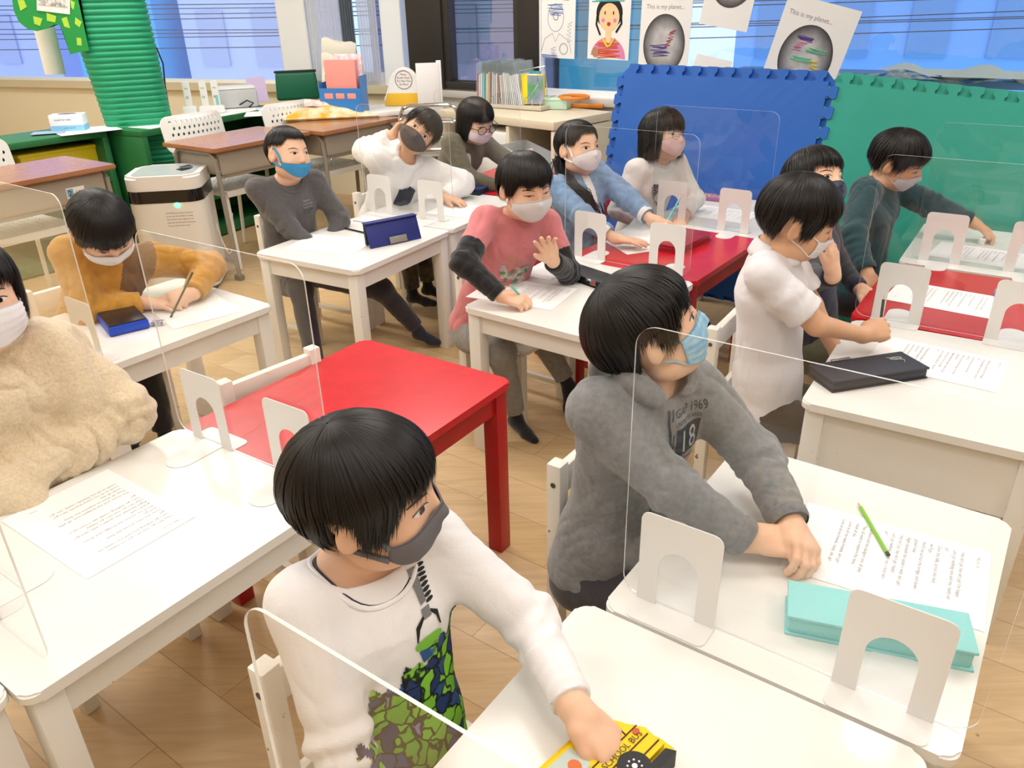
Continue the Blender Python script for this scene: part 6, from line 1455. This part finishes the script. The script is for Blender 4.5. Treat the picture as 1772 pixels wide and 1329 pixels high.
kids['P8'] = dict(label='boy in a salmon pink shirt over black sleeves writing with one hand raised', head=H8, face=(-60, -10, 2), yaw=-62, hip=hip8, s=1.0, vox=.0033, tvox=.0042, seed=23, nh=2600,
    open=.25, look=(0, -.6), hair=dict(end=boyend(.034, .019, -.048, -.006), rad=(.0765, .0930, .0835), shrink=.50, rag=.006, vol=.007), mask=dict(m=MASKG('e4e2e6'), top=-.004, low=-.082),
    armR=dict(w=at(866, 512, .55), pole=(-.7, -.6, -.2), d=at(903, 520, .54)-at(866, 512, .55), n=(-.1, -.35, 1), curl=(.75, .85, .95, 1.), thumb=(.25, .35)), armL=dict(w=at(957, 452, .62), pole=(.5, .1, -.9), d=(-.25, -.35, .75), n=(-.2, .75, .2), curl=(.2, .25, .3, .35), thumb=(.6, .2), spread=.16),
    top=dict(name='t_shirt', m=[PINK, BLKS], facemat=fm8, thick=.012, sleeve=.009, neckr=.046, neckf=.012, amp=.006, cuffm=BLKS),
    legs=L8)
# ---- P9: olive, round glasses
H9 = (-.145, 3.97, .815); hip9 = hipat('Tc2', H9, .14, .335)
kids['P9'] = dict(label='child in an olive top with black round glasses and bobbed hair looking down', head=H9, face=(-50, -18, 3), yaw=-45, hip=hip9, s=1.02, vox=.0045, seed=29, nh=1700,
    open=.6, look=(0, -.4), hair=dict(end=BOB(-.075, .030), rag=.002, vol=.003, shrink=.05, side=0, full=1, wid=1.2, rad=(.0800, .0970, .0860)), mask=dict(m=MASKG('efe0e6'), kind='surgical', top=-.012, low=-.070, pleats=True),
    armR=dict(w=at(860, 322, .53), pole=(-.8, -.3, -.3)), armL=dict(w=at(880, 316, .53), pole=(.8, .4, -.2)),
    top=dict(m=[FAB('olive_jersey', '6a6450', var=.12, vscale=40)], thick=.012, sleeve=.012, neckr=.048, amp=.004), legs=legs_default(hip9, 'Tc2', DKP, SOCKB))
# ---- P10: white hooded top, tilted head
H10 = (-.385, 3.60, .828); hip10 = hipat('Tc', (-.43, 3.58), .13, .335)
kids['P10'] = dict(label='boy in a white hooded top with his head tilted and one hand at his ear', head=H10, face=(-84, 8, -48), yaw=-70, hip=hip10, neck=(-.455, 3.615, .715), s=1.0, vox=.0042, seed=31, nh=1900,
    look=(.15, .1), open=1.1, hair=dict(end=boyend(.042, .024, -.042, .0), rag=.012, vol=.007, messy=1), mask=dict(m=MASKG('5d5450'), kind='band', top=.000, low=-.082), skin=SKIN2,
    armR=dict(w=at(677, 236, .80), pole=(-.8, -.2, -.6), d=at(697, 208, .86)-at(677, 236, .80), n=(-.5, .5, .6), curl=(.5, .6, .75, .8), thumb=(.2, .3)), armL=dict(w=at(768, 342, .54), pole=(.7, .2, -.3), d=(.85, -.5, -.05), curl=(.2, .2, .25, .3), thumb=(.5, .2), spread=.12),
    top=dict(name='hooded_top', m=[FAB('white_fleece', 'eeecea', bump=1., bscale=260)], thick=.018, sleeve=.018, neckr=.040, neckf=.022, amp=.006, extra=hood10, collar=False, bag=1.25, cuff=False),
    legs=legs_default(hip10, 'Tc', CAMO, SOCKB, zf=.10))
# ---- P11: charcoal sweatshirt, bright blue mask
H11 = (-.862, 3.18, .818); hip11 = hipat('Tb', H11, .13, .335)
L11 = legs_default(hip11, 'Tb', DKP, SOCKN); L11['R'] = (at(520, 500, .36), at(548, 640, .06), at(575, 655, .04)); L11['L'] = (np.array(at(660, 500, .30)), at(725, 572, .075), at(757, 583, .05))
kids['P11'] = dict(label='boy in a charcoal sweatshirt with a bright blue mask pulled below his nose', head=H11, face=(-36, 4, -8), yaw=-52, hip=hip11, s=1.0, vox=.0036, tvox=.0044, seed=37, nh=1900,
    look=(-.3, .1), open=.8, mouth=False, hair=dict(end=lambda ph: .062 if abs(ph) < 38 else (.062-.03*min(1, (abs(ph)-38)/20) if abs(ph) < 90 else (.026 if abs(ph) < 105 else -.040)), rag=.003, vol=.001, rad=(.0745, .0925, .0835), tilt=10, wid=.8), mask=dict(m=MASKG('3f97cf'), kind='band', top=-.034, low=-.086),
    armR=dict(w=rest('Tb', hip11, 1, 1, .20, .44, .03), pole=(-.6, -.6, -.3)), armL=dict(w=rest('Tb', hip11, 1, -1, .20, .44, .03), pole=(.7, .5, -.3)),
    top=dict(m=[FAB('charcoal_jersey', '5a5758', var=.15, vscale=90)], thick=.012, sleeve=.011, neckr=.056, neckf=.018, neckd=.046, amp=.0055), legs=L11)
# ---- P12: mustard sweatshirt
H12 = (-1.165, 2.225, .785); hip12 = hipat('Ta', H12, .10, .335, .0)
def fm12(loc, c, J): return np.where((loc[:, 0] < -.018) & (loc[:, 2] > -.16) & (loc[:, 0] > -.115) & (loc[:, 1] < .085), 1, 0)
kids['P12'] = dict(label='boy in a mustard sweatshirt bent over his writing', head=H12, face=(-44, -46, 8), yaw=-58, hip=hip12, neck=(-1.205, 2.335, .700), s=1.0, vox=.0033, tvox=.0042, seed=41, nh=3000, sw=.118,
    open=.4, look=(0, -.5), hair=dict(end=boyend(.026, .014, -.052, -.01), rag=.007, vol=.006), mask=dict(m=MASKG('eeecec'), top=-.004, low=-.080), skin=SKIN,
    armR=dict(w=at(248, 524, .535), pole=(-.8, -.5, -.25), d=(.9, .0, -.05), n=(0, -.1, 1), curl=(.12, .14, .16, .18), thumb=(.55, .2), spread=.12), armL=dict(w=at(334, 508, .545), pole=(.15, .9, .25), d=(-.75, -.62, -.05), n=(.45, -.5, .8), curl=(.7, .85, .95, 1.), thumb=(.2, .35)),
    top=dict(m=[FAB('mustard_knit', 'd0973c', var=.12, vscale=50), FAB('brown_knit', '80603f')], facemat=fm12, thick=.014, sleeve=.013, neckr=.045, amp=.007, bag=1.15, fold=1.2),
    legs=legs_default(hip12, 'Ta', BLKP, SOCKN, kd=.24))
# ---- P13: cream fleece
H13 = (-1.018, 1.415, .872); hip13 = hipat('T1', H13, .11, .34, -.03)
kids['P13'] = dict(label='child in a cream fleece with a white mask at the left edge', head=H13, face=(-50, 0, 0), yaw=-50, hip=hip13, s=1.05, vox=.0034, tvox=.0050, seed=43, nh=1600, sw=.104, shd=.046,
    hair=dict(end=BOB(-.06, .03), rag=.006, vol=.003, shrink=.05, side=.1, full=1), mask=dict(m=MASKG('f0eef2'), kind='surgical', top=-.004, low=-.080, pleats=True),
    armR=dict(w=at(-30, 860, .53), pole=(-.6, -.7, -.3)), armL=dict(w=at(90, 800, .54), pole=(.9, .3, -.5)),
    top=dict(name='fleece_pullover', m=[FAB('cream_fleece', 'e3cfae', bump=1., bscale=170, sheen=.6, fold=1., var=.14, vscale=170)], thick=.018, sleeve=.020, neckr=.040, neckf=.010, amp=.032, fine=.003, freq=8, collar=False, extra=fl13, bag=1.45, cuff=False, cuffback=-.115, fold=2.2))
import os
ONLY = [q for q in os.environ.get('KIDS', '').split(',') if q]
FR = {}
for kk, cfg in kids.items():
    if ONLY and kk not in ONLY: continue
    FR[kk] = make_kid(cfg)
# ================================================================ prints, glasses, pockets and things held
def ftxt(F): return np.stack([-F['rt'], F['fw'], F['ax']], 1)
def leafmat():
    m = bpy.data.materials.new('leafy_print'); m.use_nodes = True; nt = m.node_tree; b = nt.nodes['Principled BSDF']; L = nt.links.new; tc = nt.nodes.new('ShaderNodeTexCoord')
    n = nt.nodes.new('ShaderNodeTexNoise'); n.inputs['Scale'].default_value = 30; L(tc.outputs['Object'], n.inputs[0]); mp = nt.nodes.new('ShaderNodeMix'); mp.data_type = 'VECTOR'; mp.inputs[0].default_value = .035; L(tc.outputs['Object'], mp.inputs[4]); L(n.outputs[1], mp.inputs[5])
    v = nt.nodes.new('ShaderNodeTexVoronoi'); v.inputs['Scale'].default_value = 44; L(mp.outputs[1], v.inputs[0])
    v2 = nt.nodes.new('ShaderNodeTexVoronoi'); v2.feature = 'DISTANCE_TO_EDGE'; v2.inputs['Scale'].default_value = 44; L(mp.outputs[1], v2.inputs[0])
    sp = nt.nodes.new('ShaderNodeSeparateColor'); L(v.outputs['Color'], sp.inputs[0]); r = nt.nodes.new('ShaderNodeValToRGB'); cr = r.color_ramp; cr.interpolation = 'CONSTANT'
    cr.elements[0].color = (*hexc('84c83c'), 1); cr.elements[1].position = .42; cr.elements[1].color = (*hexc('6db432'), 1)
    for p_, h_ in ((.62, '2c4f8c'), (.80, '1d3568'), (.93, '9a86b8')): e = cr.elements.new(p_); e.color = (*hexc(h_), 1)
    L(sp.outputs[0], r.inputs[0]); e = nt.nodes.new('ShaderNodeValToRGB'); e.color_ramp.elements[0].position = .05; e.color_ramp.elements[0].color = (.03, .05, .05, 1); e.color_ramp.elements[1].position = .09; e.color_ramp.elements[1].color = (1, 1, 1, 1); L(v2.outputs[0], e.inputs[0])
    mx = nt.nodes.new('ShaderNodeMix'); mx.data_type = 'RGBA'; mx.blend_type = 'MULTIPLY'; mx.inputs[0].default_value = 1; L(r.outputs[0], mx.inputs[6]); L(e.outputs[0], mx.inputs[7]); L(mx.outputs[2], b.inputs['Base Color']); b.inputs['Roughness'].default_value = .8; return m
def glasses(F, rx, rz_, col, wire, name='glasses'):
    M, T, s, bvh, root = F['Mh'], F['T'], F['s'], F['hb'], F['root']; mb = MB()
    def lp(x, y, z): return Vector(M@(np.array((x, y, z))*s)+T)
    for q in (-1, 1):
        cx_ = q*.0320; mb.tube([lp(cx_+rx*math.cos(a), .0960-abs(cx_+rx*math.cos(a))*.16, .001+rz_*math.sin(a)) for a in [2*math.pi*k/28 for k in range(28)]], wire, 6, closed=True)
        mb.tube([lp(q*(.032+rx), .087, .006), lp(q*.074, .070, .010), lp(q*.0775, .02, .012), lp(q*.0765, -.008, .012)], wire, 6)
    mb.tube([lp(-.010, .0945, .004), lp(0, .0975, .007), lp(.010, .0945, .004)], wire, 6); o = mb.build(name, col, root); return o
if 'P1' in FR:
    F = FR['P1']; M = ftxt(F); O = F['chest']+F['inv']; rr = random.Random(3)
    top = lambda x: -.060+.35*x+.010*math.sin(x*130)+.006*math.sin(x*270)
    drape_grid('leafy_print', -.100, .112, -.235, .03, 70, 88, O, M, F['tb'], leafmat(), F['root'], .0012, keep=lambda x, z: z < top(x))
    G1 = mat('print_grey', '7b7b7d', .8); G2 = mat('print_green', '7cc43c', .8); G3 = mat('print_blue', '2a5590', .8); G4 = mat('print_black', '1c1c1e', .8)
    bx, bz = .050, .040
    for k in range(9): drape_poly('printed_coil', [(bx+.012+.007*math.cos(a), bz+.040-.0065*k+.0026*math.sin(a)) for a in [2*math.pi*j/10 for j in range(10)]], O, M, F['tb'], G4, F['root'], .0012)
    drape_poly('printed_handle', [(bx-.008, bz+.035), (bx+.004, bz+.035), (bx+.006, bz-.010), (bx-.004, bz-.012)], O, M, F['tb'], G1, F['root'], .0012)
    drape_poly('printed_block', [(bx-.006, bz-.016), (bx+.008, bz-.016), (bx+.008, bz-.030), (bx-.006, bz-.030)], O, M, F['tb'], G1, F['root'], .0012)
    for pts in ([(bx-.006, bz-.024), (bx-.020, bz-.034), (bx-.022, bz-.056), (bx-.020, bz-.056), (bx-.017, bz-.036), (bx-.005, bz-.028)], [(bx+.008, bz-.022), (bx+.020, bz-.030), (bx+.022, bz-.052), (bx+.020, bz-.052), (bx+.017, bz-.033), (bx+.008, bz-.026)]): drape_poly('printed_bracket', pts, O, M, F['tb'], G4, F['root'], .0012)
    drape_poly('printed_leaf', [(bx+.024*math.cos(a)-.002, bz-.064+.010*math.sin(a)) for a in [2*math.pi*j/14 for j in range(14)]], O, M, F['tb'], G2, F['root'], .0013)
    drape_poly('printed_patch', [(bx-.020, bz-.072), (bx+.012, bz-.072), (bx+.006, bz-.092), (bx-.014, bz-.094)], O, M, F['tb'], G3, F['root'], .0012)
if 'P2' in FR:
    F = FR['P2']; M = ftxt(F); O = F['chest']+F['inv']; DKI = mat('print_charcoal', '3a3c42', .85); LT = mat('print_pale', 'b6b6b8', .85); RED = mat('print_red', 'b4303f', .85); W2_ = mat('print_offwhite', 'cfcfd1', .85)
    bx, bz = .012, .066
    drape_text('printed_letters', 'GAP 1969', .0235, bx, bz, 0, O, M, F['tb'], DKI, F['root'], sx=.82)
    drape_text('printed_letters', 'UNITED STATES', .0105, bx, bz-.014, 0, O, M, F['tb'], DKI, F['root'], sx=.95)
    drape_grid('printed_panel', bx+.002, bx+.072, bz-.068, bz-.019, 24, 18, O, M, F['tb'], DKI, F['root'], .0010)
    drape_text('printed_number', '18', .054, bx+.008, bz-.062, 0, O, M, F['tb'], LT, F['root'], .0016)
    fz0, fz1 = bz-.128, bz-.080
    for k in range(13): drape_grid('flag_stripe', bx+.002, bx+.072, fz0+(fz1-fz0)*k/13, fz0+(fz1-fz0)*(k+1)/13-.0003, 22, 1, O, M, F['tb'], RED if k % 2 == 0 else W2_, F['root'], .0011)
    drape_grid('flag_canton', bx+.002, bx+.032, fz0+(fz1-fz0)*6/13, fz1, 12, 10, O, M, F['tb'], DKI, F['root'], .0016)
    for j in range(4):
        for i in range(5): drape_poly('flag_star', [(bx+.0055+i*.0056+.0013*math.cos(a), fz1-.0045-j*.0058+.0013*math.sin(a)) for a in [2*math.pi*q/6 for q in range(6)]], O, M, F['tb'], W2_, F['root'], .0021)
    for x_ in (-.0045, .0045): drape_grid('zip_tape', x_-.0016, x_+.0016, -.24, .085, 1, 90, O, M, F['tb'], DKI, F['root'], .0016)
    drape_grid('zip_teeth', -.0014, .0014, -.24, .080, 1, 90, O, M, F['tb'], mat('zip_metal', '8d8d90', .3, metal=.6), F['root'], .0024)
    drape_grid('zip_puller', -.004, .004, .045, .066, 3, 5, O, M, F['tb'], mat('zip_metal', '8d8d90', .3, metal=.6), F['root'], .0045)
    # plain scattered marks on the mask
    Mh = F['Mh']; 
if 'P3' in FR:
    F = FR['P3']; nb, ax, rt, fw, s = F['nb'], F['ax'], F['rt'], F['fw'], F['s']; inv = F['inv']
    a = MB(); n = 28
    def cf(u, v):
        an = math.radians(-150+300*u)-math.pi/2+math.pi; d = rt*math.cos(an+math.pi/2)*1.0+fw*math.sin(an+math.pi/2)
        d = rt*math.sin(math.radians(-158+316*u)+math.pi)+fw*math.cos(math.radians(-158+316*u)+math.pi)
        r = (.044+.026*v)*s; z = (.030-.034*v+.006*math.sin(math.pi*v))*s - (.026*s if abs(u-.5) > .36 else .026*s*(abs(u-.5)/.36)**2)
        return Vector(nb+d*r+ax*z+fw*.010*s+inv)
    a.grid(n, 6, cf); o = a.build('shirt_collar', SHIRT, F['root'], fixn=False); md = o.modifiers.new('thick', 'SOLIDIFY'); md.thickness = .003
if 'P5' in FR:
    F = FR['P5']; O = F['chest']+F['inv']; PL = bpy.data.materials.new('plaid'); PL.use_nodes = True; nt = PL.node_tree; b = nt.nodes['Principled BSDF']; tc = nt.nodes.new('ShaderNodeTexCoord'); ck = nt.nodes.new('ShaderNodeTexChecker'); ck.inputs['Scale'].default_value = 95; ck.inputs[1].default_value = (*hexc('23263a'), 1); ck.inputs[2].default_value = (*hexc('b4b6c0'), 1); nt.links.new(tc.outputs['Object'], ck.inputs[0]); nt.links.new(ck.outputs[0], b.inputs['Base Color'])
    drape_grid('plaid_pocket', .030, .085, -.040, .022, 14, 14, O, ftxt(F), F['tb'], PL, F['root'], .0015)
if 'P6' in FR:
    F = FR['P6']; O = F['chest']+F['inv']; SQ = mat('sequins', 'c8b8b4', .25, metal=.75, var2='4a4350', vscale=170)
    drape_grid('sequin_heart', -.055, .055, -.085, .030, 40, 40, O+F['rt']*.022, ftxt(F), F['tb'], SQ, F['root'], .0018, keep=lambda x, z: ((x/.05)**2+((z+.02)/.05-abs(x/.05)**.7*.6)**2) < 1 and not ((x/.030)**2+((z+.022)/.028)**2 < 1))
    glasses(F, .019, .0155, mat('thin_wire', '6a5a58', .3, metal=.8), .0007)
if 'P7' in FR:
    F = FR['P7']; pencil(at(1148, 396, .56)+np.array((0, 0, .0)), at(1180, 336, .66), mat('turquoise_paint', '4fc0aa', .3), 'turquoise pencil held upright by the girl in the denim jacket')
if 'P8' in FR:
    F = FR['P8']; O = F['chest']+F['inv']; M = ftxt(F); PW = mat('print_grey_white', 'd6c8c4', .85, var2='9a8a88', vscale=60); PG = mat('print_dull_green', '5f8a4e', .85); PYG = mat('print_yellow_green', 'b8b060', .85)
    drape_grid('printed_patch', -.070, .062, -.120, -.045, 30, 18, O, M, F['tb'], PW, F['root'], .0012, keep=lambda x, z: math.sin(x*80)+math.sin(z*120+x*50) > -.7 and abs(x) < .065-.03*(z+.045)/-.075)
    for i, (x, z, a_) in enumerate(((-.045, -.075, .3), (-.015, -.066, 1.0), (.018, -.078, .2), (.040, -.064, 2.1), (-.030, -.100, 1.6), (.010, -.102, .6))): drape_poly('printed_leaf', [(x+.010*math.cos(q)*math.cos(a_)-.006*math.sin(q)*math.sin(a_), z+.010*math.cos(q)*math.sin(a_)+.006*math.sin(q)*math.cos(a_)) for q in [2*math.pi*k/10 for k in range(10)]], O, M, F['tb'], PG, F['root'], .002)
    drape_text('printed_letters', 'D S', .030, -.045, -.032, 0, O, M, F['tb'], PYG, F['root'])
    drape_text('printed_letters', 'P I O N', .026, -.060, .004, 0, O, M, F['tb'], PYG, F['root']) if 0 else None
    pencil(at(915, 528, .512), at(880, 490, .60), mat('turquoise_white_paint', '6ad0c0', .3), 'turquoise and white pen in the fist of the boy in pink')
if 'P9' in FR: glasses(FR['P9'], .0215, .0195, mat('black_frame', '101014', .3), .0019)
if 'P10' in FR:
    F = FR['P10']; O = F['chest']+F['inv']; drape_grid('navy_patch_pocket', -.020, .060, -.085, .025, 18, 22, O, ftxt(F), F['tb'], FAB('navy_patch', '232838'), F['root'], .0035, keep=lambda x, z: z < .02-.45*abs(x-.03) and z > -.085+.5*max(0, x-.02) )
if 'P11' in FR:
    F = FR['P11']; O = F['chest']+F['inv']; M = ftxt(F)
    for k, s_ in enumerate(('THE DAY IS', 'A GOOD ONE', 'TO PLAY AND', 'RUN OUTSIDE', 'WITH ALL')): drape_text('printed_letters', s_, .0095, .028, .022-.012*k, 0, O, M, F['tb'], mat('print_pale_grey', 'a8a8aa', .85) if k < 3 else mat('print_charcoal', '3a3c42', .85), F['root'], sx=.75)
if 'P12' in FR: pencil(at(296, 548, .512), at(338, 462, .66), mat('dark_green_paint', '3c5a3a', .3), 'dark green pencil in the hand of the boy in mustard')
if 'P3' in FR: pencil(at(1521, 575, .545), at(1530, 512, .63), mat('black_pen_body', '1b1b20', .3), 'black pen held upright by the boy in the white collared shirt')
if 'P5' in FR: t = empty('eraser', at(1699, 418, TH+.012), D(20), 'small white eraser pinched by the boy in teal', 'eraser'); a = MB(); a.box((0, 0, 0), (.014, .018, .024), bev=.002); a.build('rubber', mat('eraser_white', 'eeeeee', .6), t)
# yellow school bus pencil case lying on its side
t = empty('bus_pencil_case', (.095, .626, TH+.001), D(44), 'yellow cloth pencil case shaped like a school bus', 'pencil case')
BY = mat('bus_yellow', 'f2cf12', .6, bump=.4, bscale=500); BK = mat('bus_black', '232326', .6); BG = mat('bus_window', 'b9c4be', .4); BR_ = mat('bus_brown', '4a2318', .6)
out = [(-.13, -.040), (-.13, .048), (-.115, .060), (.045, .060), (.066, .052), (.078, .030), (.086, .0), (.092, -.018), (.092, -.040)]
a = MB(); a.prism(out, 0, .030); bmesh.ops.bevel(a.bm, geom=[e for e in a.bm.edges if abs((e.verts[0].co-e.verts[1].co).z) < 1e-5], offset=.009, segments=4, affect='EDGES', clamp_overlap=True); a.build('cloth_body', BY, t)
zb = .0305
def slab(name, pts, z0, z1, m): a = MB(); a.prism(pts, z0, z1); return a.build(name, m, t)
slab('black_underside', [(-.13, -.052), (-.13, -.036), (.078, -.036), (.084, -.048)], .003, .031, BK)
for k, x0 in enumerate((-.112, -.052, .008)):
    slab('window_panel', rrect(.050, .034, .005, 4, x0+.025, .030), zb-.001, zb+.0008, BG)
    slab('window_picture', [(x0+.012+.009*math.cos(q), .027+.011*math.sin(q)) for q in [2*math.pi*j/12 for j in range(12)]], zb, zb+.0016, mat('pic_%d' % k, ('e8c8b0', '3a8a58', 'e07aa8')[k], .6)); slab('window_picture', [(x0+.034+.008*math.cos(q), .026+.009*math.sin(q)) for q in [2*math.pi*j/12 for j in range(12)]], zb, zb+.0014, mat('pic2_%d' % k, ('c43a3a', 'd8703a', '8a3a8a')[k], .6))
for y0 in (.0095, -.008): slab('printed_line', [(-.128, y0-.0007), (-.128, y0+.0007), (.080, y0+.0007), (.080, y0-.0007)], zb-.001, zb+.0008, BR_)
slab('printed_line', [(.052, -.024), (.052, -.0225), (.082, -.0225), (.082, -.024)], zb-.001, zb+.0008, BR_); slab('printed_line', [(.060, .010), (.0585, .010), (.064, .052), (.0655, .052)], zb-.001, zb+.0008, BR_)
text_obj('school_bus_lettering', 'SCHOOL BUS', .0122, BK, t, (.003, -.0045, zb+.001), (0, 0, 0), sx=.98)
for x0 in (-.085, .030):
    slab('wheel', [(x0+.021*math.cos(q), -.026+.021*math.sin(q)) for q in [2*math.pi*j/28 for j in range(28)]], .002, zb+.003, BK)
    slab('wheel_mark', [(x0+.0035*math.cos(q), -.026+.0035*math.sin(q)) for q in [2*math.pi*j/12 for j in range(12)]], zb+.002, zb+.004, mat('sticker_white', 'eeeeee', .5))
    for j in range(8): slab('wheel_mark', [(x0+.0085*math.cos(j*.785)+.0013*math.cos(q), -.026+.0085*math.sin(j*.785)+.0013*math.sin(q)) for q in [2*math.pi*i/8 for i in range(8)]], zb+.002, zb+.004, mat('sticker_white', 'eeeeee', .5))
slab('red_lamp', [(.072+.005*math.cos(q), .004+.004*math.sin(q)) for q in [2*math.pi*j/14 for j in range(14)]], zb-.001, zb+.0015, mat('lamp_orange_red', 'c4502a', .4))
# doodle on the slate case lid
c_ = [o for o in bpy.data.objects if o.get('label', '').startswith('long dark slate')][0]; a = MB()
a.tube([(.085+.010*math.cos(q)*1.6, .012+.006*math.sin(q), .0335) for q in [2*math.pi*j/14 for j in range(15)]], .0006, 5); a.tube([(.066, .022, .0335), (.10, .0, .0335), (.092, -.012, .0335)], .0006, 5); a.build('white_doodle', mat('sticker_white', 'eeeeee', .5), c_)
a = MB(); a.box((-.045, .048, .0325), (.055, .009, .003), bev=.001); a.build('metal_clasp', mat('bright_metal', 'd8d8da', .2, metal=1), c_)
c_ = [o for o in bpy.data.objects if o.get('label', '').startswith('black pencil case with a silver')][0]; a = MB(); a.box((.05, -.045, .016), (.026, .003, .018), bev=.001); a.build('grey_label', mat('label_grey', '6a6a6e', .5), c_); a = MB(); a.box((.052, -.0468, .016), (.010, .002, .012), bev=.0008); a.build('red_button', mat('red_dot', 'd8302a', .4), c_)
